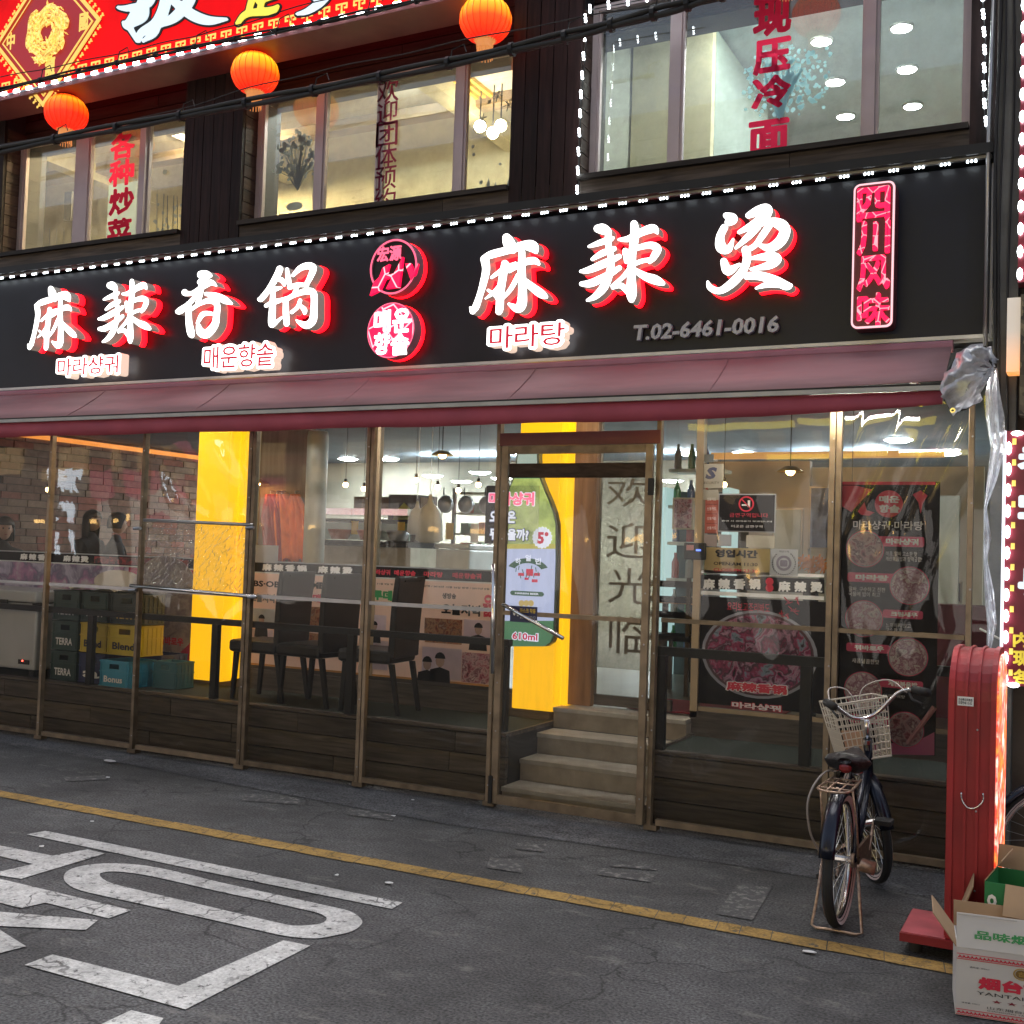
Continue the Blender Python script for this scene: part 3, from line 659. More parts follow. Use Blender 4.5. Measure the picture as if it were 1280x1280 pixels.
MB().box((-5.55, 1.42, 5.54), (-4.95, 1.52, 5.58)).build('tube', emit('fluorescent_upstairs', (.9, 1, .93), 150.), t); MB().box((-5.6, 1.38, 5.58), (-4.9, 1.56, 5.598)).build('housing', whitep, t)
t = thing('fluorescent_lamp', 'white tube light on the ceiling behind the leftmost upper window', 'lamp', (-7.6, 1.9, 5.59))
MB().box((-7.9, 1.8, 5.54), (-7.3, 1.9, 5.58)).build('tube', emit('fluorescent_warm_upstairs', (1, .80, .46), 900.), t); MB().box((-8.05, 1.76, 5.58), (-7.25, 1.94, 5.598)).build('housing', whitep, t)
t = thing('fluorescent_lamp', 'long bright tube light just inside the upper right window', 'lamp', (-1.9, 1.3, 5.59))
a = G(960, 4, 5.56); MB().box((-2.25, 1.28, 5.54), (-1.5, 1.36, 5.58)).build('tube', MT['fluorescent_upstairs'], t); MB().box((-2.28, 1.24, 5.58), (-1.47, 1.40, 5.597)).build('housing', whitep, t)
t = thing('ceiling_vent', 'yellowish square air vent with slanted slats on the ceiling behind the middle upper window', 'vent', (-4.7, 1.9, 5.59))
for i in range(6): MB().box((-5.05+i*.07, 1.7, 5.56), (-5.02+i*.07, 2.1, 5.595)).build('slat', inky, t)
box('wall_hooks', W(79, 276, 1.0), W(92, 240, 1.02), black, None); tag(bpy.data.objects['wall_hooks'], 'black coat hook rack behind the leftmost upper window', 'coat hooks')
t = thing('menu_lightbox', 'small upright lit blue and white sign inside the upper right window', 'sign', W(905, 165, 2.2))
prect('light_panel', (899, 130), (911, 185), 2.2, .05, emit('lit_blue_white', (.55, .65, 1), 1.6), t)
prect('border', (897, 126), (913, 129), 2.19, .07, black, t)
bpy.data.objects['wall_hooks'].name = 'coat_hook_rack'

# ------------------------------------------------------------------ black shop sign with lit letters
SG = thing('shop_sign', 'long black signboard with glowing white brush characters backed by red light, above the awning', 'sign', (-4.3, .1, 2.85))
box('board', (XL, .10, 2.86), (-.505, .20, 3.775), blacksat, SG)
box('bottom_trim', (XL, .082, 2.838), (-.505, .20, 2.858), mat('worn_white_metal', (.5, .5, .5), .4, .4, .15), SG)
box('side_trim', (-.504, .085, 2.838), (-.492, .2, 3.775), steel, SG)
box('top_ledge', (XL, -.015, 3.803), (-.49, .219, 3.857), black, SG)
box('light_rail', (XL, .02, 3.787), (-.50, .045, 3.802), steel, SG)
lm = MB(); lm.box((-.028, .018, 3.768), (.028, .047, 3.7865)); lm_o = None
x = -.60; k = 0
while x > -8.6:
    p = MB()
    for d in (-.020, 0, .020): p.ball((x+d, .032, 3.779), .0062, 6)
    if lm_o is None: lm_o = p.build('led_lamp', L_led, SG); lx = x
    else:
        o = lm_o.copy(); COL.objects.link(o); o.parent = SG; o.location = (x-lx, 0, 0)
    x -= .133; k += 1
YF, YB = -.06, .025
for nm, st, tl, br in (('character_ma', MA, (34, 357.5), (96, 438)), ('character_la', LA, (122, 348.7), (189, 429.6)), ('character_xiang', XI, (219, 338), (291, 423)), ('character_guo', GU, (321.6, 328), (397, 411)),
                       ('character_ma', MA, (586.5, 292), (685, 393.6)), ('character_la', LA, (724, 275.5), (831.4, 378.3)), ('character_tang', TA, (883, 254.8), (990.8, 367.6))):
    o = glyph_solid(st, tl, br, YF, YF, YB, nm, [L_white, L_side], SG)
    glyph_solid(st, tl, br, YF, .052, .078, 'red_backing', [L_red], o, grow=5., box_from=st, cell=6)
# Korean readings: white outlined blocks with fine red strokes
for s, tl, br in (('마라샹궈', (73, 449), (148, 466)), ('매운향솥', (256, 434), (342, 457)), ('마라탕', (613, 409), (706, 431))):
    a, b = W(*tl, -.03), W(*br, -.03)
    vs0 = glyphs(s, 0., 0., 0., .95)[0]; u0, u1 = min(v.x for v in vs0)*260, max(v.x for v in vs0)*260; v0, v1 = -max(v.y for v in vs0)*260, -min(v.y for v in vs0)*260
    V, F_, E_ = field_mesh(halo_from_text(s, 29), 5.); k = len(V)
    P = lambda q, y: (a.x+(q[0]-u0)/(u1-u0)*(b.x-a.x), y, a.z+(q[1]-v0)/(v1-v0)*(b.z-a.z))
    o = MB().add([P(q, -.032) for q in V]+[P(q, .05) for q in V], [tuple(f) for f in F_]+[(e[0], e[0]+k, e[1]+k, e[1]) for e in E_]).build('korean_lettering', [L_white, emit('subtitle_side_lit', (1, .78, .62), .75)], SG)
    for i, p in enumerate(o.data.polygons):
        if i >= len(F_): p.material_index = 1
    text('red_stroke', s, a.x, b.x, b.z, a.z, -.036, emit('stroke_red_lit', (.75, .015, .05), .6), o, bold=.010, space=.95)
a, b = W(792, 406, .06), W(973, 415, .06)
text('phone_number', 'T.02-6461-0016', a.x, b.x, b.z, a.z, .09, mat('grey_letter', (.42, .43, .46), .4, .1, .05), SG, bold=.03, depth=.03, shear=.12)
# round logo one: ring, name, monogram
redc = cracked('red_cracked_lit', (.85, .005, .06), (1, .45, .5), 1.5, 2.0, 8)
c = W(491.5, 333.4, -.05); rr = (W(491.5, 333.4-34.4, -.05)-c).z
lg = thing('round_sign_logo', 'upper round red neon logo with a black centre, ring and monogram', 'logo sign', (c.x, .1, c.z))
MB().prism(disc((c.x, c.z), rr*.97, 0, 0), -.035, .04).build('centre_disc', black, lg)
n = 40; mb = MB(); vs = []
for q, y in ((rr, -.05), (rr*.93, -.05), (rr*.93, .04), (rr, .04)): vs += [(c.x+q*math.cos(2*math.pi*i/n), y, c.z+q*math.sin(2*math.pi*i/n)) for i in range(n)]
mb.add(vs, [(j*n+i, j*n+(i+1) % n, ((j+1) % 4)*n+(i+1) % n, ((j+1) % 4)*n+i) for j in range(4) for i in range(n)])
o = mb.build('ring', [L_pink, mat('mauve_side', (.35, .22, .26), .5)], lg)
for i, p in enumerate(o.data.polygons):
    if i >= n: p.material_index = 1
MB().prism(disc((c.x, c.z), rr*1.02, 0, 0), .052, .078).build('red_backing', L_red, lg)
def zp(x_, y_, Y=-.052): return W(440+x_*.1406, 280+y_*.1406, Y)
def prz(name, pts, Y0, Y1, m, parent):
    P = [zp(a_, b_, Y0) for a_, b_ in pts]; return MB().prism([(p.x, p.z) for p in P], Y0, Y1).build(name, m, parent, fixn=True)
a, b = zp(225, 205), zp(440, 320); text('lettering', '宏源', a.x, b.x, b.z, a.z, -.052, L_pink, lg, bold=.03)
for pts in ([(155, 635), (190, 520), (240, 470), (270, 390), (330, 355), (300, 455), (370, 440), (450, 290), (415, 560), (300, 575), (355, 470), (290, 490), (245, 590)], [(470, 352), (520, 348), (550, 430), (585, 350), (560, 440), (520, 495)]):
    prz('monogram', pts, -.062, -.036, redc, lg)
c = W(488.4, 412.9, -.05)
lg = thing('round_sign_logo', 'lower round red neon logo filled with white Korean letters', 'logo sign', (c.x, .1, c.z))
MB().prism(disc((c.x, c.z), rr*.96, 0, 0), -.05, .04).build('red_disc', redc, lg)
mb = MB(); vs = []
for q, y in ((rr*1.0, -.052), (rr*.955, -.052), (rr*.955, .04), (rr*1.0, .04)): vs += [(c.x+q*math.cos(2*math.pi*i/n), y, c.z+q*math.sin(2*math.pi*i/n)) for i in range(n)]
mb.add(vs, [(j*n+i, j*n+(i+1) % n, ((j+1) % 4)*n+(i+1) % n, ((j+1) % 4)*n+i) for j in range(4) for i in range(n)])
o = mb.build('ring', [L_pink, MT['mauve_side']], lg)
for i, p in enumerate(o.data.polygons):
    if i >= n: p.material_index = 1
MB().prism(disc((c.x, c.z), rr*1.02, 0, 0), .052, .078).build('red_backing', L_red, lg)
for s, q in (('매', (200, 770, 340, 960)), ('운', (365, 755, 520, 960)), ('향', (200, 970, 330, 1160)), ('솥', (350, 975, 505, 1160))):
    a, b = zp(q[0], q[1], -.054), zp(q[2], q[3], -.054); text('lettering', s, a.x, b.x, b.z, a.z, -.056, L_white, lg, bold=.025)
# upright red box 四川风味
vb = thing('seal_sign', 'upright rounded red neon sign of four stacked characters at the black board right end', 'sign', W(1090, 320, .1))
def zq(x_, y_, Y): return W(800+x_*.375, 200+y_*.375, Y)
A, B = zq(712, 82, -.03), zq(842, 556, -.03); cr = .035
def rrect(x0, x1, z0, z1, r, n=5):
    o = []
    for cx, cz, a0 in ((x1-r, z0+r, -90), (x1-r, z1-r, 0), (x0+r, z1-r, 90), (x0+r, z0+r, 180)):
        for i in range(n+1): t_ = R(a0+90*i/n); o.append((cx+r*math.cos(t_), cz+r*math.sin(t_)))
    return o
MB().prism(rrect(A.x, B.x, B.z, A.z, cr), -.02, .095).build('box_body', mat('dark_red_side', (.12, .02, .03), .4), vb)
ri, ro = rrect(A.x+.012, B.x-.012, B.z+.012, A.z-.012, cr*.8), rrect(A.x+.002, B.x-.002, B.z+.002, A.z-.002, cr); k = len(ri)
MB().add([(x_, -.032, z_) for x_, z_ in ri]+[(x_, -.032, z_) for x_, z_ in ro]+[(x_, -.021, z_) for x_, z_ in ri]+[(x_, -.021, z_) for x_, z_ in ro], [(i, (i+1) % k, (i+1) % k+k, i+k) for i in range(k)]+[(i+k, (i+1) % k+k, (i+1) % k+3*k, i+3*k) for i in range(k)]).build('border_line', emit('border_pink_lit', (1, .55, .6), 1.1), vb)
redc2 = cracked('red_cracked_lit_upright', (.85, .006, .07), (1, .4, .45), 1.4, 1.3, 15)
for s, y0, y1 in (('四', 95, 195), ('川', 205, 310), ('风', 322, 430), ('味', 446, 548)):
    a, b = zq(724, y0, -.034), zq(832, y1, -.034)
    text('character', s, a.x, b.x, b.z, a.z, -.022, redc2, vb, bold=.02, depth=.012)

# ------------------------------------------------------------------ awning
awn = mat('mauve_awning_cloth', (.28, .155, .16), .75, 0, .30, 1.1, .9, 2.2, (1, 4, 4))
awd = mat('maroon_valance_cloth', (.32, .055, .085), .7, 0, .15, 4, .2, 12)
AW = thing('awning', 'long dusty mauve roll-out awning with a maroon valance over the shopfront', 'awning', (-4.3, .1, 2.8))
x0, x1 = XL, -.68
mb = MB(); nseg = 60
for i in range(nseg+1):
    x = x0+(x1-x0)*i/nseg; s = .006*math.sin(i*1.7)+.004*math.sin(i*.6)
    for t_ in (0, .33, .66, 1): mb.v.append((x, .095-.445*t_, 2.835-.30*t_-.02*math.sin(math.pi*t_)+s*math.sin(math.pi*t_)+(.02*max(0, (x+1.4)) if t_ else 0)))
for i in range(nseg):
    for j in range(3): a = i*4+j; mb.f.append((a, a+1, a+5, a+4))
o = mb.build('canopy', awn, AW, smooth=True); sm = o.modifiers.new('th', 'SOLIDIFY'); sm.thickness = .003
for i in range(9):
    x = -1.9-i*1.25; box('seam', (0, 0, 0), (.001, .001, .001), awn, AW) if False else MB().quad((x-.012, .09, 2.836), (x+.012, .09, 2.836), (x+.012, -.345, 2.539), (x-.012, -.345, 2.539)).build('seam', awd, AW) if False else MB().tube([(x, .09, 2.833), (x+.002, -.05, 2.724), (x, -.20, 2.622), (x, -.345, 2.538)], .003, 6).build('seam', awn, AW)
box('front_bar', (x0, -.378, 2.498), (x1, -.352, 2.522), mat('pale_bar', (.36, .36, .35), .5, .3, .2), AW)
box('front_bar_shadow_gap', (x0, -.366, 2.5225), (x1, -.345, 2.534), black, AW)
t = thing('awning_light_strip', 'yellow light strip fixed behind the valance, seen glowing along the top of the right vinyl', 'light strip', (-1.5, -.33, 2.42))
box('strip', (-2.26, -.338, 2.402), (-1.62, -.326, 2.445), emit('yellow_strip_lit', (1, .78, .03), 7.), t); box('strip', (-1.60, -.338, 2.425), (-.78, -.326, 2.465), MT['yellow_strip_lit'], t)
mb = MB(); N = 160
for i in range(N+1):
    x = x0+(x1-x0)*i/N; y = -.358+.006*math.sin(i*.8)+.004*math.sin(i*2.3)
    mb.v += [(x, -.358, 2.4975), (x, y, 2.44), (x, y*1.0, 2.385+.004*math.sin(i*.35)+(.05*max(0, x+1.6)))]
for i in range(N):
    for j in range(2): a = i*3+j; mb.f.append((a, a+1, a+4, a+3))
o = mb.build('valance', awd, AW, smooth=True); sm = o.modifiers.new('th', 'SOLIDIFY'); sm.thickness = .003
for x in (-12.2, -10.4, -8.4, -6.4, -4.5, -2.6, -1.0): MB().tube([(x, .08, 2.68), (x+.25, -.12, 2.52), (x, -.33, 2.50)], .014, 6).build('folding_arm', steel, AW)
MB().tube([(x0, .06, 2.795), (x1, .06, 2.795)], .035, 10).build('roller', mat('roller_cloth', (.3, .13, .16), .7), AW)
# plastic wrapped round the awning end, with a black eyelet hem
pw = thing('plastic_wrap', 'crumpled clear plastic with a black eyelet hem tied round the right end of the awning', 'plastic sheet', (-.68, -.2, 2.6))
hem = [(1247, 452), (1232, 432), (1207, 432), (1190, 452), (1176, 480), (1180, 500), (1190, 517), (1208, 512), (1226, 500)]
H = [W(*q, -.40+.03*math.sin(i)) for i, q in enumerate(hem)]
mb = MB()
for i in range(len(H)-1):
    a, b = H[i], H[i+1]; d = (b-a); nrm = Vector((-d.z, 0, d.x)).normalized()*.032
    mb.quad(a, b, b+nrm, a+nrm)
o = mb.build('black_hem', black, pw); o.modifiers.new('th', 'SOLIDIFY').thickness = .006
rp_ = random.Random(5); cx = sum((h for h in H), Vector())/len(H); knot = W(1243, 459, -.36)
mb = MB(); NR, NT = 26, 9; ring = stroke_outline([(h.x, h.y, h.z) for h in H], 4); m_ = len(ring)
for q in ring:
    for j in range(NT):
        t_ = j/(NT-1); p = Vector(q).lerp(knot, t_*.96); p += Vector((rp_.uniform(-.010, .010), -.07*math.sin(math.pi*t_)+rp_.uniform(-.026, .026)*math.sin(math.pi*min(1, t_+.05)), rp_.uniform(-.014, .014))); mb.v.append(tuple(p))
for i in range(m_-1):
    for j in range(NT-1): a = i*NT+j; mb.f.append((a, a+1, a+NT+1, a+NT))
mb.build('clear_film', pvc_milk, pw, smooth=True)
mb = MB(); tail = [(1243, 460), (1240, 490), (1244, 520), (1248, 560), (1240, 600), (1232, 635), (1234, 672), (1232, 700), (1236, 740), (1240, 780), (1236, 812)]; wd = [4, 9, 11, 9, 6, 2, 5, 2, 6, 6, 3]
NC = 7
for i, (q, ww) in enumerate(zip(tail, wd)):
    for j in range(NC):
        t_ = j/(NC-1)*2-1; p = W(q[0]+ww*t_+rp_.uniform(-.7, .7), q[1], -.30+.03*math.sin(j*2.1+i)); mb.v.append(tuple(p))
for i in range(len(tail)-1):
    for j in range(NC-1): a = i*NC+j; mb.f.append((a, a+1, a+NC+1, a+NC))
mb.build('twisted_tail', pvc_milk, pw)
p = W(1191, 513, -.43); MB().lathe([(.006, -.004), (.006, .004), (.013, .004), (.013, -.004)], 12, p, 'y').build('eyelet', chrome, pw)

# ------------------------------------------------------------------ vinyl screen enclosure
EN = thing('vinyl_screen', 'bronze-framed clear vinyl windbreak standing along the front of the terrace', 'windbreak', (-4, 0, 0))
posts = [-9.5, -8.55, W(59, 740, 0).x, W(176, 740, 0).x, W(310, 740, 0).x, W(457, 760, 0).x, -3.36, -2.285, W(1040, 760, 0).x, -.56]
for i, x in enumerate(posts):
    ww = .026 if i not in (4, 8) else .03
    p = box('post', (x-ww, -.022, .03), (x+ww*.1, .022, 2.62), bronze, EN, bevel=.003)
    if i in (4, 5, 8): box('post', (x+ww*.1+.004, -.020, .03), (x+ww+.008, .020, 2.62), bronze, EN, bevel=.003)
    for z in (.15, .6, 1.05, 1.5, 1.95, 2.3): MB().ball((x-.006, -.0235, z), .006, 6, (1, .5, 1)).build('screw', steel, p)
    box('post_foot', (x-ww-.012, -.03, .022), (x+ww+.016, .03, .05), bronze, EN)
segs = [(posts[i], posts[i+1]) for i in range(len(posts)-1) if i != 6]
def sheet_mesh(xa, xb, za, zb, Y, seedv, amp=.006, nx=14, nz=22, crease=None):
    r_ = random.Random(seedv); mb = MB(); ph = [r_.uniform(0, 6) for _ in range(6)]
    for i in range(nx+1):
        for j in range(nz+1):
            u, v = i/nx, j/nz; e = min(1, 4*min(u, 1-u)+.15)*min(1, 6*min(v, 1-v)+.1)
            d = amp*e*(math.sin(5*u*2+3*v+ph[0])+.7*math.sin(9*v+4*u+ph[1])+.5*math.sin(17*(u+v*.7)+ph[2]))
            if crease:
                for (cx_, cz_, am) in crease:
                    X_, Z_ = xa+(xb-xa)*u-cx_, za+(zb-za)*v-cz_; q = X_*.93-Z_*.36; al = X_*.36+Z_*.93
                    d += am*math.exp(-(q/.014)**2)*math.exp(-(al/.22)**2)
            mb.v.append((xa+(xb-xa)*u, Y+d, za+(zb-za)*v))
    for i in range(nx):
        for j in range(nz): a = i*(nz+1)+j; mb.f.append((a, a+nz+1, a+nz+2, a+1))
    return mb
for i, (xa, xb) in enumerate(segs):
    right = xb > -1.5
    box('bottom_rail', (xa+.03, -.018, .05), (xb-.03, .018, .085), bronze, EN)
    box('middle_rail', (xa+.03, -.012, 1.235), (xb-.03, .012, 1.26), bronze if xa > -3 else steel, EN)
    if not (abs(xa-posts[3]) < .01):
        sheet_mesh(xa+.02, xb-.02, .06, 2.60, .014, i, .0012 if not right else .005, *((14, 22) if not right else (70, 110)), crease=None if not right else [(-1.22, 2.2, .012), (-1.12, 2.05, .010), (-1.02, 2.22, .012), (-.93, 2.0, .009), (-.80, 2.1, .012), (-.70, 1.75, .008), (-.86, 1.45, .007), (-.66, 2.3, .012), (-.75, 1.0, .006)]).build('vinyl_sheet', pvc, EN, smooth=True)
# the third bay from the left has a mended crinkled window between two rods
xa, xb = posts[3]+.02, posts[4]-.02
za, zb = W(240, 739, 0).z, W(240, 652, 0).z
sheet_mesh(xa, xb, .06, za, .014, 31).build('vinyl_sheet', pvc, EN, smooth=True); sheet_mesh(xa, xb, zb, 2.60, .014, 32).build('vinyl_sheet', pvc, EN, smooth=True)
r_ = random.Random(9); mb = MB(); nx, nz = 44, 26
for i in range(nx+1):
    for j in range(nz+1): mb.v.append((xa+(xb-xa)*i/nx, .0+r_.uniform(-.012, .012), za+(zb-za)*j/nz))
for i in range(nx):
    for j in range(nz): a = i*(nz+1)+j; mb.f.append((a, a+nz+1, a+nz+2, a+1))
mb.build('mended_vinyl_patch', pvc_cr, EN)
MB().tube([W(180, 650, -.03), W(315, 656, -.03)], .012, 8).build('upper_rod', steel, EN, smooth=True)
MB().tube([W(163, 732, -.035), W(321, 746, -.035)], .014, 8).build('lower_rod', chrome, EN, smooth=True)
for q in ((172, 661), (313, 660), (166, 738), (316, 747)): p = W(*q, -.04); MB().tube([p-Vector((.04, 0, 0)), p+Vector((.03, 0, .004))], .012, 8).build('clamp', steel, EN)
# door of the enclosure
DR = thing('vinyl_door', 'bronze-framed clear vinyl door with a dark weather strip near its top and a crossbar', 'door', (-3.3, -.03, 0))
dx0, dx1 = -3.325, -2.318
f = box('frame', (dx0, -.062, .05), (dx0+.045, -.03, 2.285), bronze, DR, bevel=.003)
box('frame', (dx1-.045, -.062, .05), (dx1, -.03, 2.285), bronze, DR, bevel=.003)
box('frame', (dx0+.046, -.06, 2.235), (dx1-.046, -.032, 2.283), bronze, DR)
box('frame', (dx0+.046, -.06, .05), (dx1-.046, -.032, .105), bronze, DR)
box('crossbar', (dx0+.046, -.066, 1.225), (dx1-.046, -.036, 1.252), bronze, DR)
box('weather_strip', (dx0+.05, -.05, 2.085), (dx1-.05, -.040, 2.175), wood('stained_brown_strip', (.07, .045, .03), .35, (8, 8, 30)), DR)
sheet_mesh(dx0+.04, dx1-.04, .09, 2.25, -.042, 77, .004).build('vinyl_sheet', clear('hazy_door_vinyl', (.95, .945, .93), .065, 1.45, .02, .05, 2.), DR, smooth=True)
box('hinge', (dx1-.02, -.075, 1.98), (dx1+.014, -.06, 2.08), black, DR)
box('hinge', (dx0-.012, -.075, .05), (dx0+.012, -.06, .22), black, DR)
MB().tube([W(617, 742, -.11), W(617, 705, -.11), W(616, 842, -.11), W(616, 860, -.11)][1:3], .014, 10).build('pull_handle', chrome, DR, smooth=True)
for z in (.2, .5, .8, 1.1, 1.4, 1.7, 2.0):
    for x in (dx0+.022, dx1-.022): MB().ball((x, -.063, z), .006, 6, (1, .5, 1)).build('screw', steel, DR)
box('door_header', (-3.36, -.03, 2.29), (-2.285, .03, 2.37), mat('dark_red_header', (.13, .03, .03), .5), EN)
MB().tube([W(628, 755, -.09), W(704, 798, -.13)], .013, 8).build('door_stay_rod', chrome, DR, smooth=True)
mn = thing('mask_notice', 'small dark blue notice with yellow and white lettering stuck on the vinyl door', 'notice', W(654, 768, -.07))
prect('card', (638, 757), (671, 779), -.068, .003, mat('navy_print', (.015, .02, .08), .4), mn)
ptext('lettering', '마스크 착용', (650, 760), (669.5, 767), -.0695, inky, mn, bold=.02)
ptext('lettering', '출입이 불가합니다', (650, 769), (669.5, 774), -.0695, inkw, mn)
for q in ((643, 766), (647.5, 767)): p = W(*q, -.0695); MB().add([(p.x+.011*math.cos(i), -.0695, p.z+.018*math.sin(i)) for i in range(6)], [tuple(range(6))]).build('face_mark', inkw, mn)

# ------------------------------------------------------------------ red upper sign with dragon medallion and LED row
RS = thing('red_banner_sign', 'big red lit sign with gold diamond medallion and pale brush characters, top left', 'sign', (-6, 0, 5.3))
redlit = pattern('red_sign_face_lit', [(.50, .003, .004), (.72, .004, .006), (.60, .003, .005)], 1.2, .6, .95, 'noise', .08)
zb = 5.30
box('panel', (-13, 0.0, zb), (-3.72, .12, 7.2), redlit, RS)
box('bottom_lip', (-13, -.05, zb-.035), (-3.70, .28, zb-.004), mat('dull_red_metal', (.28, .08, .08), .5), RS)
box('bottom_edge', (-13, -.052, zb-.003), (-3.70, -.003, zb+.012), steel, RS)
x = -3.80; lm_o = None
while x > -9.2:
    p = MB()
    for d in (-.022, 0, .022): p.box((x+d-.008, -.060, zb+.004), (x+d+.008, -.053, zb+.028))
    if lm_o is None: lm_o = p.build('led_lamp', L_led, RS); lx = x
    else: o = lm_o.copy(); COL.objects.link(o); o.parent = RS; o.location = (x-lx, 0, 0)
    x -= .150
# gold key border, piece by piece
x = -3.80; kp = None
while x > -9.2:
    z0 = zb+.065; h = .075; t_ = .012; ww = .10
    p = MB(); Y = -.006
    for a in ((0, h-t_, ww, h), (0, h*.45, t_, h-t_), (t_, h*.45, ww*.28, h*.45+t_), (ww*.45, 0, ww*.45+t_, h-t_), (ww-t_, h*.45, ww, h-t_), (ww*.72, h*.45, ww-t_, h*.45+t_), (ww*.45+t_, 0, ww*.8, t_)):
        p.box((x-ww+a[0], Y, z0+a[1]), (x-ww+a[2], -.001, z0+a[3]))
    if kp is None: kp = p.build('key_ornament', gold, RS); lx = x
    else: o = kp.copy(); COL.objects.link(o); o.parent = RS; o.location = (x-lx, 0, 0)
    x -= .150
def ps(px, py, Y=-.002): return W(px, py, Y)
def frame_poly(pts, wd, Y0, m, name, parent):
    c_ = sum(pts, Vector())/len(pts); n_ = len(pts); inn = [p+(c_-p).normalized()*wd for p in pts]
    vs = [(p.x, Y0, p.z) for p in pts+inn]+[(p.x, Y0+.01, p.z) for p in pts+inn]
    return MB().add(vs, [(i, (i+1) % n_, (i+1) % n_+n_, i+n_) for i in range(n_)]+[(i, (i+1) % n_, (i+1) % n_+2*n_, i+2*n_) for i in range(n_)]).build(name, m, parent, fixn=True)
cen = ps(60, 42); hw, hh = (ps(127, 15)-ps(-5, 55)).x*.5, .62
D4 = [Vector((cen.x-hw*1.0, 0, cen.z)), Vector((cen.x, 0, cen.z-hh)), Vector((cen.x+hw*1.0, 0, cen.z)), Vector((cen.x, 0, cen.z+hh))]
MB().prism([(p.x, p.z) for p in D4], -.012, -.001).build('medallion', emit('deep_red_lit', (.38, .006, .008), .7), RS)
frame_poly(D4, .045, -.022, gold, 'medallion_border', RS)
D5 = [cen+(p-cen)*.84 for p in D4]
for p in D5: p.y = 0
frame_poly([cen*0+Vector((cen.x+(p.x-cen.x)*.86, 0, cen.z+(p.z-cen.z)*.86)) for p in D4], .018, -.020, gold, 'medallion_border', RS)
# small key marks between the two gold lines and along the outer edge
kb = MB()
for e in range(4):
    a, b = D4[e], D4[(e+1) % 4]
    for i in range(13):
        t_ = (i+.7)/14; p = a.lerp(b, t_); out = (p-cen); out.y = 0; out = out.normalized(); q = p+out*.035
        s_ = .018; kb.box((q.x-s_, -.014, q.z-s_*.35), (q.x+s_, -.004, q.z)); kb.box((q.x-s_, -.0145, q.z-s_), (q.x-s_*.5, -.004, q.z-s_*.35)); kb.box((q.x, -.0145, q.z), (q.x+s_*.5, -.004, q.z+s_))
kb.build('key_border', gold, RS)
db = MB(); r_ = random.Random(21); Rm = .235
for k in range(3):       # coiled relief, plain swirls
    pts = []
    for i in range(46):
        a = i*.23+k*2.1; q = Rm*(.98-.72*i/46)*(1+.08*math.sin(i*1.3)); pts.append((cen.x+q*math.cos(a), -.018-.002*k, cen.z+q*math.sin(a)))
    db.tube(pts, [.022*(1-.5*i/46) for i in range(46)], 6)
for i in range(70):
    a = r_.uniform(0, 6.28); q = Rm*math.sqrt(r_.uniform(.05, 1.15)); p = Vector((cen.x+q*math.cos(a), -.02, cen.z+q*math.sin(a))); d = Vector((math.cos(a*3), 0, math.sin(a*3)))*.03
    db.tube([p-d, p, p+d], [.002, .009, .002], 4)
db.build('coiled_dragon_relief', pattern('gold_relief_lit', [(.35, .12, .01), (.95, .62, .12), (1, .8, .3)], 40, .4, .8, 'noise'), RS)
for s, q, ww in (('中', (15, 52), .05), ('國', (106, 28), .05), ('龍', (64, 84), .06)):
    p = ps(*q); text('lettering', s, p.x-ww, p.x+ww, p.z-ww*1.5, p.z+ww*1.5, -.014, gold, RS, bold=.03)
def redstroke(nm, strokes, m, grow=0., Y=-.012):
    circ = union_glyph(strokes, grow); V, F_, E_ = field_mesh(circ, 6); k = len(V)
    P = lambda q, y: (lambda p: (p.x, y, p.z))(W(q[0]*.34375, q[1]*.34375, -.01))
    MB().add([P(q, Y) for q in V]+[P(q, -.001) for q in V], [tuple(f) for f in F_]+[(e[0], e[0]+k, e[1]+k, e[1]) for e in E_]).build(nm, m, RS)
paleblue = emit('pale_blue_letter_lit', (.72, .84, .92), .9)
S1 = [[(430,28,6),(470,30,12),(540,10,16),(560,-60,18)], [(500,30,14),(470,90,18),(450,82,6)], [(465,88,12),(500,148,8)], [(470,92,12),(520,60,18),(520,10,20)], [(505,150,6),(515,120,14),(570,85,20),(600,20,20),(610,-60,20)], [(580,75,10),(560,120,14),(520,150,5)],
      [(690,-60,20),(690,0,20),(640,60,18),(585,92,8)], [(640,10,16),(700,55,20),(760,75,16),(825,70,5)], [(480,-20,16),(640,-60,18)]]
redstroke('letter_outline', S1, black, 7., -.008); redstroke('letter', S1, paleblue, 0, -.016)
S2 = [[(865,85,8),(900,50,12),(985,40,14),(1012,22,5)], [(905,40,10),(925,-30,14)], [(945,40,10),(960,-40,14)], [(940,5,10),(1000,-15,10)]]
redstroke('letter_outline', S2, black, 7., -.008); redstroke('letter', S2, emit('yellow_letter_lit', (.9, .75, .08), .9), 0, -.016)
S3 = [[(1080,52,5),(1120,40,11),(1170,5,15),(1200,-40,16)], [(1130,-20,12),(1160,0,14)], [(1240,-40,16),(1290,-20,12)]]
redstroke('letter_outline', S3, black, 7., -.008); redstroke('letter', S3, paleblue, 0, -.016)

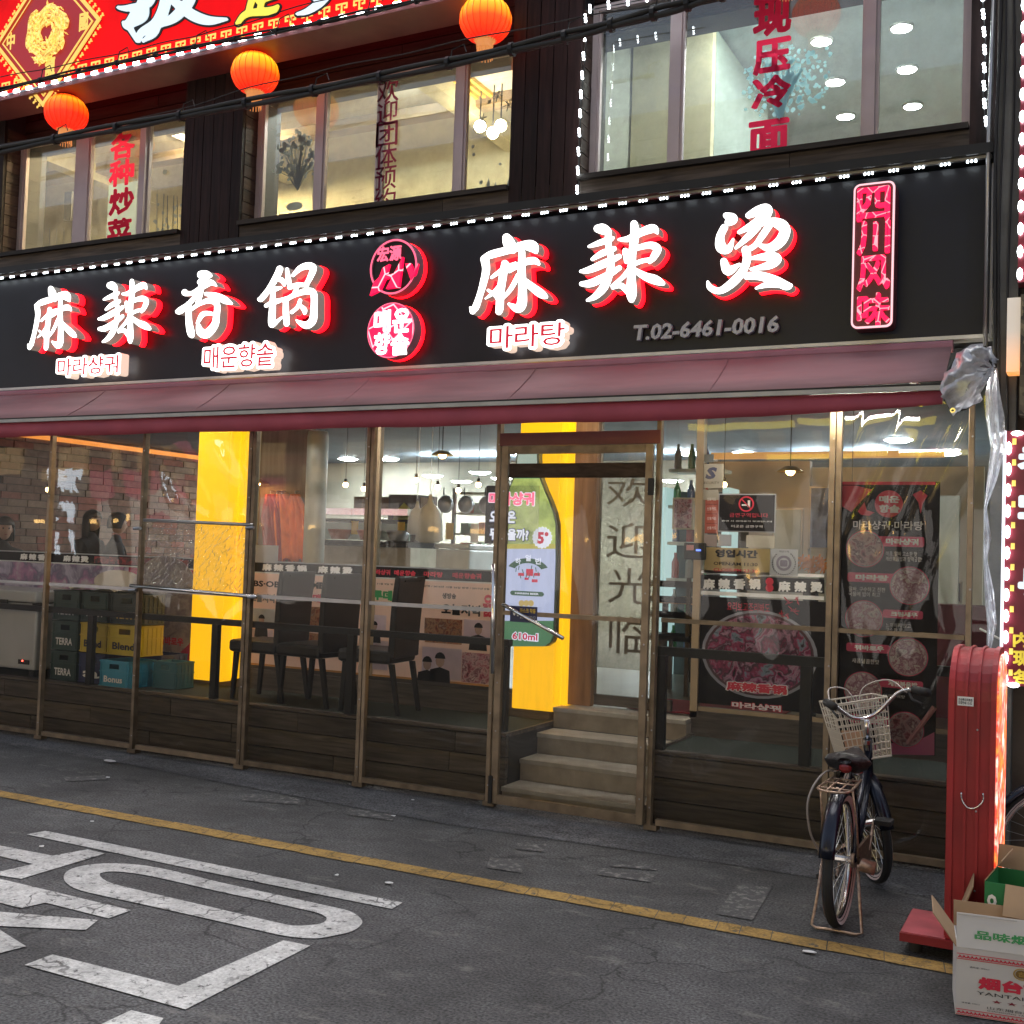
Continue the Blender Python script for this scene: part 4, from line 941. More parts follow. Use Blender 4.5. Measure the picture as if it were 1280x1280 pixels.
# ------------------------------------------------------------------ strings of LED bulbs round the right-hand window
def led_string(pts, label, step=.14):
    t = thing('light_string', label, 'string lights', pts[0]); pts = [Vector(p) for p in pts]
    MB().tube([p+Vector((.006*math.sin(i*2.), .004, 0)) for i, p in enumerate(pts)], .004, 5).build('cable', black, t)
    L_ = [(pts[i+1]-pts[i]).length for i in range(len(pts)-1)]; tot = sum(L_); s = .03; first = None
    while s < tot:
        q = s; i = 0
        while q > L_[i]: q -= L_[i]; i += 1
        p = pts[i].lerp(pts[i+1], q/L_[i])
        if first is None:
            b_ = MB()
            for d in (-.02, 0, .02): b_.ball((p.x+.003*math.sin(d*200), p.y-.012, p.z+d), .0095, 6)
            first = b_.build('bulb', L_led, t); fp = p
        else: o = first.copy(); COL.objects.link(o); o.parent = t; o.location = p-fp
        s += step
led_string([W(733, 18, .24), W(731, 60, .24), W(727, 120, .24), W(724, 190, .24), W(722, 248, .24)], 'vertical string of white LED bulbs on the dark boards left of the upper right window', .125)
led_string([W(1228, -10, .20), W(1231, 60, .20), W(1230, 120, .20), W(1234, 168, .20)], 'vertical string of white LED bulbs right of the upper right window', .10)
led_string([W(733, 13, .22), W(850, -10, .22)], 'short string of white LED bulbs running across above the upper right window', .13)

# ------------------------------------------------------------------ lanterns
lan_m, n, L, b = _nodes('lantern_silk_lit')
geo = n.new('ShaderNodeNewGeometry'); tcx = n.new('ShaderNodeTexCoord'); sp = n.new('ShaderNodeSeparateXYZ'); L.new(tcx.outputs['Object'], sp.inputs[0])
rp = n.new('ShaderNodeValToRGB'); e = rp.color_ramp.elements; e[0].position = .0; e[0].color = (.8, .012, .004, 1); e[1].position = 1; e[1].color = (.7, .03, .002, 1)
for p_, c_ in ((.38, (1, .015, .003)), (.66, (1, .10, .003)), (.86, (1, .30, .01))): q = e.new(p_); q.color = (*c_, 1)
mr = n.new('ShaderNodeMapRange'); mr.inputs[1].default_value = -.13; mr.inputs[2].default_value = .13; L.new(sp.outputs['Z'], mr.inputs[0]); L.new(mr.outputs[0], rp.inputs[0])
L.new(rp.outputs[0], b.inputs['Emission Color']); b.inputs['Emission Strength'].default_value = 1.75*EMS; b.inputs['Base Color'].default_value = (.5, .05, .02, 1); b.inputs['Roughness'].default_value = .6
lan_m2 = lan_m.copy(); lan_m2.name = 'lantern_silk_orange_lit'
rp2 = [q for q in lan_m2.node_tree.nodes if q.type == 'VALTORGB'][0]; rp2.color_ramp.elements[1].color = (1, .05, .003, 1); rp2.color_ramp.elements[2].color = (1, .30, .006, 1); rp2.color_ramp.elements[3].color = (1, .52, .02, 1)
ribm = emit('lantern_rib_lit', (.6, .02, .0), .25)
goldcap = emit('gold_lantern_cap_lit', (.9, .35, .1), .55)
def lantern(px, py, rpx, label, m, Y=.1):
    c_ = W(px, py, Y); r = (W(px, py-rpx, Y)-c_).z; t = thing('lantern', label, 'lantern', c_, 'red paper lanterns hanging under the red sign', local=True)
    n_ = 22; mb = MB(); rings = 14; seg = n_*4
    for i in range(rings+1):
        ph = math.pi*(.13+.74*i/rings)
        for k in range(seg):
            a = 2*math.pi*k/seg; f_ = 1-.06*abs(math.cos(a*n_/2))
            mb.v.append((r*1.07*math.sin(ph)*f_*math.cos(a), r*1.07*math.sin(ph)*f_*math.sin(a), r*.96*math.cos(ph)))
    for i in range(rings):
        for k in range(seg): mb.f.append((i*seg+k, i*seg+(k+1) % seg, (i+1)*seg+(k+1) % seg, (i+1)*seg+k))
    mb.build('shade', m, t, smooth=True)
    for k in range(n_):
        a = 2*math.pi*(k+.5)/n_
        MB().tube([(r*1.078*math.sin(ph)*math.cos(a), r*1.078*math.sin(ph)*math.sin(a), r*.97*math.cos(ph)) for ph in [math.pi*(.13+.74*i/9) for i in range(10)]], .0016, 4).build('rib', ribm, t)
    MB().lathe([(r*.46, r*.86), (r*.46, r*.95), (0, r*.96)], 18).build('top_cap', mat('black_gold_cap', (.05, .03, .01), .4), t)
    MB().lathe([(r*.47, -r*.86), (r*.36, -r*.90), (r*.34, -r*1.18), (0, -r*1.18)], 18).build('bottom_cap', goldcap, t)
    tas = MB()
    for k in range(16):
        a = 2*math.pi*k/16; q = r*.30
        tas.tube([(q*math.cos(a), q*math.sin(a), -r*1.18), (q*1.1*math.cos(a), q*1.1*math.sin(a), -r*1.62)], .003, 4)
    tas.build('tassel', goldcap, t)
    MB().tube([(0, 0, r*.96), (.01, 0, r*1.2), (0, 0, r*1.42)], .004, 5).build('cord', black, t)
    return t
lantern(83, 142, 24, 'leftmost red lantern hanging in front of the leftmost upper window', lan_m)
lantern(319, 92, 27, 'orange glowing lantern hanging between the two upper left windows', lan_m2)
lantern(607, 25, 30, 'largest orange glowing lantern at the top of the photo above the middle window', lan_m2)
lantern(985, -52, 30, 'lantern hanging above the upper right window, mostly seen as its reflection', lan_m)
for px in (83, 319, 607):
    p = W(px, {83: 112, 319: 58, 607: -10}[px], .1); MB().tube([(p.x, .1, p.z), (p.x, .1, 5.24), (p.x+.02, .14, 5.262)], .003, 5).build('hook', steel, RS)

# ------------------------------------------------------------------ overhead cables
def cable(name, label, pts, Y, r, n_=1, wrap=False, sag=0):
    P = [W(q[0], q[1], Y) for q in pts]; t = thing(name, label, 'cable', P[0]); P = [Vector(p) for p in stroke_outline([tuple(p) for p in P], 8)]
    for k in range(n_):
        o_ = Vector((0, math.cos(k*2.1)*r*1.3, math.sin(k*2.1)*r*1.3)) if n_ > 1 else Vector()
        MB().tube([p+o_+Vector((0, 0, .006*math.sin(i*.9+k*2))) for i, p in enumerate(P)], r, 7).build('strand', rubber, t, smooth=True)
    if wrap:
        for i in range(2, len(P)-1, 3):
            MB().lathe([(r*2.6, -.012), (r*2.6, .012)], 10, P[i], 'x').build('cable_tie', black, t)
            if i % 2: q = P[i]; MB().tube([q+Vector((0, 0, -.03)), q+Vector((.02, 0, .08)), q+Vector((.10, 0, .10)), q+Vector((.12, 0, .05))], .004, 4).build('loose_end', black, t)
    return t
cable('cable_bundle', 'thick bundle of black cables crossing in front of the upper windows', [(-150, 222), (0, 188), (200, 150), (420, 108), (640, 62), (800, 22), (920, -12), (1100, -62)], -.55, .016, 4, True)
cable('telephone_cable', 'thin dark cable running just above the thick bundle', [(-150, 205), (0, 182), (190, 145), (330, 105), (480, 72), (660, 34), (840, 2), (1000, -30)], -.50, .004)
cable('cable_bundle', 'slack black cables hanging across the red sign', [(-150, 150), (0, 112), (130, 82), (260, 55), (400, 28), (560, -8), (700, -40)], -.35, .008, 3, True)
cable('telephone_cable', 'single thin wire looping across the face of the red sign', [(-150, 130), (0, 97), (110, 75), (220, 50), (300, 30), (420, -5), (560, -40)], -.33, .004)

# ------------------------------------------------------------------ terrace: plank front, floor, steps, railing
TR = thing('terrace', 'raised wooden terrace with plank front and dark green floor behind the vinyl', 'terrace', (-4, .5, 0))
turf = mat('dark_green_mat', (.022, .032, .026), .9, 0, .25, 30, .6, 300)
SX0, SX1 = -3.34, -2.37
for xa, xb in ((XL, SX0), (SX1, -.45)):
    box('floor_slab', (xa, .20, .024), (xb, 1.0, .425), black, TR)
    box('floor_mat', (xa+.02, .215, .4255), (xb-.02, .99, .437), turf, TR)
    for j in range(3):
        x = xa
        while x < xb-.05:
            L_ = random.uniform(1.1, 1.9); xe = min(x+L_, xb)
            box('plank', (x+.003, .16+random.uniform(0, .006), .03+j*.135), (xe-.003, .198, .03+(j+1)*.135-.008), deckwood, TR); x = xe
    box('edge_board', (xa, .15, .437), (xb, .24, .452), deckwood, TR)
stonem = mat('worn_stone_step', (.42, .39, .34), .6, 0, .2, 8, .3, 60)
riser = mat('brown_step_riser', (.34, .29, .235), .7, 0, .25, 8)
for i, (z, y) in enumerate(((.125, .10), (.265, .35), (.405, .60), (.55, .85))):
    st = box('step', (SX0+.002, y+.02, .022 if i == 0 else z-.14), (SX1-.002, y+.26 if i < 3 else 1.10, z-.03), riser, TR)
    box('tread', (SX0+.003, y, z-.0295), (SX1-.003, y+.268 if i < 3 else 1.10, z), stonem, TR, bevel=.004)
box('side_panel', (SX0-.02, .20, .024), (SX0-.001, 1.0, .452), deckwood, TR); box('side_panel', (SX1+.001, .20, .024), (SX1+.02, 1.0, .452), deckwood, TR)
RL = thing('railing', 'black square-section railing standing on the terrace left of the entrance steps', 'railing', (-6, .22, .45))
zr = 1.025
box('top_rail', (XL, .195, zr-.02), (-3.36, .245, zr+.025), black, RL)
for px in (112, 268, 438): x = W(px, 850, .22).x; box('post', (x-.028, .198, .453), (x+.028, .242, zr-.021), black, RL)
for x in (-9.3, -10.9, -3.40): box('post', (x-.028, .198, .453), (x+.028, .242, zr-.021), black, RL)
RL = thing('railing', 'black square-section railing on the terrace right of the entrance steps', 'railing', (-1.6, .22, .45))
box('top_rail', (SX1+.01, .195, zr-.005), (-.55, .245, zr+.05), black, RL)
for x in (SX1+.045, W(1007, 900, .22).x, -.6): box('post', (x-.032, .198, .453), (x+.032, .242, zr-.006), black, RL)

# ------------------------------------------------------------------ glazed shopfront wall (y = 1)
GY = 1.0
sillm = wood('shopfront_sill', (.12, .10, .085), .5)
goldfr = mat('gold_brown_frame', (.36, .27, .17), .4, .5, .15)
GX0, GX1 = -3.30, W(866, 800, GY).x         # entrance opening
for xa, xb in ((XL, -3.42), (GX1, -.45)):
    box('shopfront_base', (xa, GY-.03, .437), (xb, GY+.06, .60), sillm, BLD)
    box('shopfront_header', (xa, GY-.03, 2.80), (xb, GY+.06, 2.95), black, BLD)
box('shopfront_header', (-3.42, GY-.03, 2.62), (GX1, GY+.06, 2.95), black, BLD)
for xa, xb in ((XL, -9.6), (-9.58, -6.95), (-6.2, -5.0), (-4.98, -3.44)):
    w_ = box('shopfront_window', (xa, GY-.012, .602), (xb, GY+.03, .63), sillm, BLD)
    box('window_post', (xa, GY-.013, .632), (xa+.03, GY+.032, 2.798), goldfr if xa > -7 else black, w_)
    MB().quad((xa+.03, GY, .63), (xb, GY, .63), (xb, GY, 2.79), (xa+.03, GY, 2.79)).build('pane', glass_lo, w_)
w_ = box('shopfront_window', (GX1+.05, GY-.012, .602), (-.46, GY+.03, .63), goldfr, BLD)
MB().quad((GX1+.05, GY, .63), (-.46, GY, .63), (-.46, GY, 2.79), (GX1+.05, GY, 2.79)).build('pane', glass_lo, w_)
box('window_post', (GX1, GY-.03, .56), (GX1+.05, GY+.04, 2.80), goldfr, w_)
box('ceiling_soffit', (XL, .24, 2.965), (XR, GY+.05, 3.0), mat('dark_soffit', (.05, .05, .055), .7), BLD)
box('veneer_wall', (W(713, 700, GY+.02).x, GY-.01, .56), (W(745, 700, GY+.02).x, GY+.05, 2.6), brownwood, BLD)
ed = thing('glass_entrance_door', 'sliding glass entrance door with a frosted strip of four large upright characters', 'door', (-2.9, GY+.08, .56))
ex0, ex1 = W(745, 700, 1.1).x, W(845, 700, 1.1).x
box('frame', (ex0, 1.07, .565), (ex0+.03, 1.11, 2.6), goldfr, ed); box('frame', (ex0+.031, 1.07, .565), (ex1, 1.11, .64), sillm, ed)
MB().quad((ex0+.03, 1.09, .64), (ex1, 1.09, .64), (ex1, 1.09, 2.6), (ex0+.03, 1.09, 2.6)).build('pane', glass_lo, ed)
frost = clear('frosted_film', (.62, .61, .55), .30, 1.45, .4, dirt=(.75, .74, .68), streak=False)
a, b = W(745, 590, 1.08), W(822, 840, 1.08); MB().quad((a.x, 1.082, b.z), (b.x, 1.082, b.z), (b.x, 1.082, a.z), (a.x, 1.082, a.z)).build('frosted_film', frost, ed)
gi = film('grey_brown_ink', (.17, .14, .10), .3)
for s, a, b in (('欢', (759, 598), (814, 634)), ('迎', (759, 653), (813, 699)), ('光', (761, 709), (812, 756)), ('临', (762, 769), (811, 820))): ptext('character', s, a, b, 1.079, gi, ed, bold=.0)

# yellow lit columns and bottle
yel = emit('yellow_column_lit', (1, .50, .004), .95, base=(.75, .42, .01))
def column(xa, xb, y0, zlo, label):
    t = thing('yellow_column', label, 'column', ((xa+xb)/2, y0+.2, zlo))
    o = box('column_face', (xa, y0, zlo), (xb, y0+.13, 2.9), yel, t, bevel=.008)
    box('column_return', (xb-.09, y0+.132, zlo+.02), (xb+.05, y0+.26, 2.9), yel, t, bevel=.006)
    return t
C1 = column(W(242, 700, .80).x, W(282, 700, .80).x, .80, .49, 'glowing bright yellow column left of the three black chairs')
C2 = column(W(642, 800, .85).x, W(692, 850, .85).x, .85, .515, 'glowing bright yellow column beside the entrance steps with a beer bottle sign on it')
BT = thing('bottle_sign', 'tall lit green beer bottle sign on the yellow column by the door', 'sign', W(656, 800, .78))
Yb = .77
def pb(px, py): return W(px, py, Yb)
prof = [(808, 26), (803, 33), (795, 36.5), (700, 37.5), (655, 36.5), (640, 33), (625, 27), (612, 21), (598, 15.5), (585, 12.5), (570, 11.5), (560, 12), (552, 12.5), (549, 9)]
def bottle_poly(grow, lo, hi):
    o_ = []
    ys = [p for p in prof if lo <= p[0] <= hi]
    f_ = lambda y: next((prof[i][1]+(prof[i+1][1]-prof[i][1])*(prof[i][0]-y)/(prof[i][0]-prof[i+1][0]) for i in range(len(prof)-1) if prof[i][0] >= y >= prof[i+1][0]), 9)
    pts = [(hi, f_(hi))]+[p for p in ys if lo < p[0] < hi]+[(lo, f_(lo))]
    cx_ = lambda y: 656+(700-y)*.02
    r_s = [(pb(cx_(y)+w_+grow, y)) for y, w_ in pts]; l_s = [(pb(cx_(y)-w_-grow, y)) for y, w_ in pts]
    return [(p.x, p.z) for p in r_s]+[(p.x, p.z) for p in l_s[::-1]]
MB().prism(bottle_poly(2.5, 549, 808), Yb+.012, Yb+.07).build('bottle_body', mat('bottle_edge_dark', (.06, .09, .06), .3), BT, fixn=True)
for lo, hi, nm, m in ((549, 560, 'cap', emit('cap_lit', (.55, .55, .8), .6)), (560, 582, 'neck_label', emit('neck_label_lit', (.42, .58, .52), .55)), (582, 598, 'neck_band', emit('neck_green_lit', (.08, .42, .22), .6)), (598, 680, 'glass_area', pattern('bottle_green_lit', [(.22, .30, .08), (.36, .46, .12), (.48, .56, .20)], 7, .4, .85, 'noise')),
                      (680, 686, 'yellow_band', emit('yellow_band_lit', (.6, .55, .12), .6)), (686, 776, 'label', emit('label_lit', (.42, .48, .70), .9)), (776, 808, 'bottle_base', emit('base_green_lit', (.10, .26, .14), .6))):
    MB().prism(bottle_poly(0, lo, hi), Yb, Yb+.011).build(nm, m, BT, fixn=True)
dkg = emit('dark_green_print_lit', (.03, .11, .07), .6); rdl = emit('red_print_lit', (.6, .03, .08), .7); whl = emit('white_print_lit', (.8, .85, 1), .8)
# arched ribbon, badge, little street scene
c_ = pb(660, 713); mb = MB(); ang = [R(25+130*i/12) for i in range(13)]
mb.add([(c_.x+q*math.cos(a), Yb-.003, c_.z-.02+q*math.sin(a)*.62) for q in (.17, .115) for a in ang], [(i, i+1, i+14, i+13) for i in range(12)]); mb.build('ribbon', dkg, BT)
for i, s in enumerate('하얼빈'): p = pb(648+i*12.5, 700-(3 if i == 1 else -1)); text('lettering', s, p.x-.022, p.x+.022, p.z-.025, p.z+.02, Yb-.0045, whl, BT, bold=.02)
mb = MB()
for x_, y_, w_, h_ in ((648, 716, 10, 4), (658, 711, 12, 9), (668, 716, 10, 4), (656, 722, 7, 3), (665, 724, 10, 4)): a, b = pb(x_, y_), pb(x_+w_*.7, y_+h_); mb.box((a.x, Yb-.003, b.z), (b.x, Yb-.001, a.z))
mb.build('little_street_print', rdl, BT)
mb = MB()
for i in range(10): a = pb(645+i*3.2, 712+rs.random()*12); mb.tube([a-Vector((0, .003, 0)), a+Vector((.012*rs.uniform(-1, 1), -.003, .03))], .003, 4)
mb.build('figure_print', dkg, BT)
a, b = pb(638, 738), pb(680, 746); MB().prism(rrect(a.x, b.x, b.z, a.z, .02), Yb-.003, Yb-.001).build('name_band', dkg, BT)
text('lettering', 'HARBIN BEER', a.x+.04, b.x-.04, b.z+.01, a.z-.01, Yb-.0042, whl, BT, bold=.02)
for i in range(3): p = pb(652+i*6, 754); MB().prism(disc((p.x, p.z), .022, 0, 0, 14), Yb-.003-.0006*i, Yb-.001).build('medal', emit('medal_lit', (.6, .45, .15), .6), BT)
p = pb(678, 672); MB().prism([(p.x+(.078 if i % 2 else .070)*math.cos(i*math.pi/18), p.z+(.078 if i % 2 else .070)*math.sin(i*math.pi/18)) for i in range(36)], Yb-.006, Yb-.001).build('badge', whl, BT)
text('lettering', '5˚', p.x-.035, p.x+.05, p.z-.045, p.z+.04, Yb-.0075, rdl, BT, bold=.05)
a, b = pb(641, 790), pb(672, 801); text('lettering_halo', '610ml', a.x-.008, b.x+.008, b.z-.008, a.z+.008, Yb-.003, whl, BT, bold=.1); text('lettering', '610ml', a.x, b.x, b.z, a.z, Yb-.005, rdl, BT, bold=.03)
HP = thing('hanging_text_sign', 'black hanging sign with red and white Korean lettering overlapping the beer bottle', 'sign', W(620, 640, .7))
prect('black_panel', (608, 607), (633, 680), .70, .02, mat('matt_black_panel', (.012, .012, .02), .5), HP)
prect('clear_panel', (633, 607), (672, 680), .705, .008, clear('acrylic_panel', (.9, .9, .9), .03, 1.49, .02, streak=False), HP)
for s, a, b, m in (('마라샹궈', (611, 615), (667, 632), L_pink), ('오늘은', (612, 638), (644, 654), whl), ('뭐먹을까?', (612, 660), (660, 676), whl)):
    A, B = W(*a, .69), W(*b, .69); text('lettering_halo', s, A.x-.006, B.x+.006, B.z-.006, A.z+.006, .698, mat('halo_blue', (.1, .12, .3), .5) if m is whl else whl, HP, bold=.07); text('lettering', s, A.x, B.x, B.z, A.z, .695, m, HP, bold=.035)

# ------------------------------------------------------------------ prints stuck on the glass
for xa_, st_, lb_t in ((-7.3, 90., 'added white tube lamp under the soffit above the beer crates'), (-5.3, 170., 'added white tube lamp under the soffit above the leather chairs'), (-1.75, 150., 'added white tube lamp under the soffit above the hotpot poster')):  # unseen lamps added to brighten the crates, chairs and prints
    t = thing('unseen_soffit_lamp', lb_t, 'lamp', (xa_+.3, .40, 2.96)); box('tube', (xa_, .38, 2.905), (xa_+.6, .42, 2.935), emit('unseen_soffit_tube_%d' % int(st_), (1, .97, .92), st_), t); box('housing', (xa_-.05, .35, 2.936), (xa_+.65, .45, 2.962), whitep, t)
t = thing('added_awning_lamp', 'added white tube lamp hidden behind the valance to light the menu poster', 'lamp', (-1.0, -.27, 2.455)); MB().tube([(-1.35, -.27, 2.455), (-.85, -.27, 2.455)], .010, 8).build('tube', emit('added_awning_tube', (1, .97, .9), 170.), t)  # white tube added out of sight to light the menu poster
# tube lamp under the soffit above the entrance steps (its glint shows in the door header)
t = thing('unseen_soffit_lamp', 'white tube lamp under the soffit above the entrance steps', 'lamp', (-2.85, .55, 2.96))
box('tube', (-3.15, .53, 2.905), (-2.55, .57, 2.935), emit('unseen_soffit_tube', (1, .95, .85), 60.), t); box('housing', (-3.2, .50, 2.936), (-2.5, .60, 2.962), whitep, t)
def flat(name, label, cat, tl, br, Y, m, th=.003, group=None):
    t = thing(name, label, cat, W((tl[0]+br[0])/2, (tl[1]+br[1])/2, Y), group); prect('sheet', tl, br, Y, th, m, t); return t
PY = GY-.008
blk = mat('black_print', (.010, .008, .009), .6, 0, .1, spec=.15)
salmon = backlit(mat('salmon_print', (.74, .57, .48), .55, 0, .06))
BN = thing('window_banner', 'long salmon printed banner with television names and dish photographs behind the chairs', 'banner', (-5, PY, .62))
zt, zb_ = W(330, 716, PY).z, .615
bx0, bx1 = W(292, 760, PY).x, W(616, 760, PY).x
box('sheet', (bx0, PY, zb_), (bx1, PY+.004, zt), salmon, BN)
prect('orange_edge', (300, 832), (300.1, 832), PY, .001, inky, BN) if False else box('orange_edge', (bx0+.01, PY-.002, zb_+.004), (bx1-.01, PY-.0005, zb_+.03), mat('orange_print', (.5, .22, .05), .5), BN)
for s, a, b, m, bo in (('SBS·OBS·', (311, 725), (358, 735), blk, .03), ('abc', (360, 724), (385, 737), mat('pink_ink', (.6, .2, .22), .5), .06), ('·MBC', (387, 727), (413, 737), blk, .06), ('=TV방영', (414, 728), (446, 738), greydec, .02), ('매운향솥', (391, 742), (440, 756), inkr, .05),
                       ('년 11월 9일 방영 / 2016년 8월 8일 방영 / 2016년 12월 26일 방영 / 2017년 8월 25', (466, 728), (618, 738), blk, .01), ('투데이', (466, 737), (502, 752), inkg, .06), ('생방송', (553, 741), (570, 749), blk, .02), ('오늘저녁', (552, 754), (600, 771), blk, .035), ('옳', (604, 743), (616, 772), inkr, .02), ('오늘저녁', (313, 741), (343, 754), greydec, .03)):
    ptext('lettering', s, a, b, PY-.003, m, BN, bold=bo)
foodA = backlit(pattern('dish_photo_a', [(.12, .05, .03), (.35, .12, .06), (.45, .25, .12), (.20, .08, .05), (.5, .38, .25)], 20, .4, 0, 'noise'))
foodB = backlit(pattern('dish_photo_b', [(.12, .04, .05), (.42, .14, .18), (.62, .46, .46), (.22, .07, .10), (.75, .64, .62)], 18, .4, 0, 'noise'))
foodC = backlit(pattern('dish_photo_c', [(.50, .28, .34), (.78, .64, .70), (.38, .14, .22), (.85, .78, .78), (.30, .20, .24)], 23, .4, 0, 'noise'))
vgrey = backlit(mat('grey_blue_photo', (.48, .50, .50), .5, 0, .2, 8)); mauvep = backlit(mat('mauve_photo', (.62, .54, .58), .5, 0, .12, 8))
for a, b, m in (((315, 760), (343, 782), vgrey), ((314, 786), (340, 814), mauvep), ((384, 758), (402, 785), foodA), ((372, 790), (402, 818), foodA), ((460, 768), (482, 790), mauvep), ((460, 800), (484, 838), mauvep), ((531, 772), (577, 797), foodA), ((580, 774), (617, 798), mauvep),
                ((528, 808), (576, 851), mauvep), ((578, 815), (617, 856), foodB), ((531, 800), (577, 806), foodA)): prect('photograph', a, b, PY-.002, .0015, m, BN)
for q, s in (((327, 775), 1.), ((468, 783), .9), ((598, 787), 1.1), ((534, 830), 1.3), ((550, 826), 1.4)):    # little printed people
    p = W(*q, PY-.0026); mb = MB(); mb.add([(p.x+.028*s*math.cos(i*.628), p.y, p.z+.035*s*math.sin(i*.628)) for i in range(10)], [tuple(range(10))]); mb.build('face_print', mat('face_print', (.40, .26, .20), .6), BN)
    MB().add([(p.x+.033*s*math.cos(i*.45), p.y-.0004, p.z+.012*s+.034*s*math.sin(i*.45)) for i in range(8)], [tuple(range(8))]).build('hair_print', blk, BN)
    MB().prism([(p.x-.07*s, p.z-.14*s), (p.x+.07*s, p.z-.14*s), (p.x+.06*s, p.z-.05*s), (p.x, p.z-.033*s), (p.x-.06*s, p.z-.05*s)], p.y+.0002, p.y+.0008).build('clothes_print', blk, BN)
# black name strip
ST = thing('name_strip', 'black strip with white and red restaurant names along the glass above the salmon banner', 'banner', (-5, PY, 1.5))
z1_, z0_ = W(330, 702.5, PY).z, W(330, 715, PY).z
box('strip', (XL, PY, z0_), (-3.44, PY+.004, z1_), blk, ST)
box('edge_line', (XL, PY-.002, z0_-.01), (-3.44, PY, z0_), whitep, ST); box('edge_line', (XL, PY-.002, z1_), (-3.44, PY, z1_+.01), greyp, ST)
for i, s in enumerate('麻辣香锅'): x = W(334+i*14.5, 709, PY).x; text('lettering', s, x-.05, x+.05, z0_+.012, z1_-.012, PY-.002, inkw, ST, bold=.05)
for i, s in enumerate('麻辣烫'): x = W(404+i*15.3, 709, PY).x; text('lettering', s, x-.05, x+.05, z0_+.012, z1_-.012, PY-.002, inkw, ST, bold=.05)
for s, a, b in (('마라샹궈', 464, 488), ('매운향솥', 493, 520), ('마라탕', 530, 554), ('매운향솥궈', 566, 602)): xa, xb = W(a, 712, PY).x, W(b, 712, PY).x; text('lettering', s, xa, xb, z0_+.02, z1_-.02, PY-.002, inkr, ST, bold=.03)
for i, s in enumerate('麻辣香'): x = W(30+i*11, 697, PY).x; text('lettering', s, x-.05, x+.05, z0_+.012, z1_-.012, PY-.002, inkw, ST, bold=.05)
for i, s in enumerate('麻辣烫'): x = W(84+i*11, 700, PY).x; text('lettering', s, x-.05, x+.05, z0_+.012, z1_-.012, PY-.002, inkw, ST, bold=.05)
box('photo_strip', (W(118, 700, PY).x, PY-.003, z0_+.01), (W(236, 700, PY).x, PY-.001, z1_-.01), pattern('chili_photo', [(.05, .01, .01), (.30, .02, .02), (.12, .02, .02), (.02, .01, .01)], 30, .4), ST)
# left banner
LB = thing('window_banner', 'pale lilac and red printed banner low on the glass behind the beer crates', 'banner', (-8, PY, .62))
box('sheet', (XL, PY, .615), (W(240, 760, PY).x, PY+.004, z0_-.012), backlit(pattern('lilac_photo', [(.40, .38, .45), (.55, .50, .58), (.25, .22, .30), (.5, .28, .42), (.6, .58, .58)], 4.5, .5, 0, 'noise')), LB)
prect('red_area', (161, 709), (236, 836), PY-.002, .0015, backlit(mat('crimson_print', (.45, .03, .09), .5, 0, .1)), LB)
p = W(205, 758, PY); MB().prism([(p.x+.42*math.cos(i*.2618), p.z+.44*math.sin(i*.2618)) for i in range(24)], PY-.0035, PY-.0022).build('dish_circle', backlit(pattern('pale_dish_photo', [(.42, .36, .36), (.30, .25, .26), (.5, .45, .42), (.38, .30, .30)], 7, .5, 0, 'noise')), LB)
p = W(148, 728, PY); MB().prism([(p.x+.30*math.cos(i*.2618), p.z+.11*math.sin(i*.2618)) for i in range(24)], PY-.003, PY-.001).build('dish_circle', mat('cream_dish', (.55, .48, .38), .5), LB)
ptext('lettering', '꿔바로우', (198, 795), (229, 808), PY-.0045, inkr, LB, bold=.04); ptext('lettering', '크림새우', (198, 813), (229, 824), PY-.0045, inkw, LB, bold=.04)
t = flat('paper_notice', 'white blank paper taped on the glass above the name strip by the yellow column', 'notice', (319, 681), (347, 704), PY-.004, greyp)
# right-hand prints
F5 = thing('food_poster', 'large black poster of a red hotpot dish on the glass right of the entrance', 'poster', W(950, 820, PY))
prect('sheet', (872, 745), (1030, 893), PY, .004, blk, F5)
prect('name_strip', (872, 718), (1030, 742), PY-.001, .004, blk, F5)
prect('white_rule', (872, 743), (1030, 745.4), PY-.002, .005, inkw, F5); prect('white_rule', (872, 716), (1030, 718), PY-.002, .005, inkw, F5)
for i, s in enumerate('麻辣香锅'): ptext('lettering', s, (879+i*19, 723), (893.5+i*19, 737), PY-.0025, inkw, F5, bold=.05)
for i, s in enumerate('麻辣烫'): ptext('lettering', s, (973+i*20, 726+i*.5), (988+i*20, 740+i*.5), PY-.0025, inkw, F5, bold=.05)
for y in (727, 735): p = W(962, y, PY); MB().prism(disc((p.x, p.z), .026, 0, 0, 14), PY-.003, PY-.0015).build('red_roundel', inkr, F5)
c_ = W(948, 818, PY); sx_, sz_ = abs(W(1018, 818, PY).x-c_.x), abs(W(948, 766, PY).z-c_.z)
for q, m, dy in ((1.06, mat('silver_bowl_rim', (.30, .30, .34), .4), 0), (1.0, mat('dark_broth', (.06, .01, .02), .4), .0008), (.95, backlit(pattern('hotpot_photo', [(.02, .008, .012), (.40, .03, .12), (.66, .36, .48), (.08, .02, .04), (.50, .06, .16), (.34, .42, .50), (.04, .01, .02)], 9, .35, 0, 'noise')), .0016)):
    MB().prism([(c_.x+sx_*q*math.cos(i*.1963), c_.z+sz_*q*math.sin(i*.1963)) for i in range(32)], PY-.002-dy, PY-.0005).build('bowl_photo', m, F5)
ptext('lettering_halo', '麻辣香锅', (907, 850), (985, 870), PY-.005, inkw, F5, bold=.09); ptext('lettering', '麻辣香锅', (908.5, 851), (983.5, 869), PY-.006, inkr, F5, bold=.04)
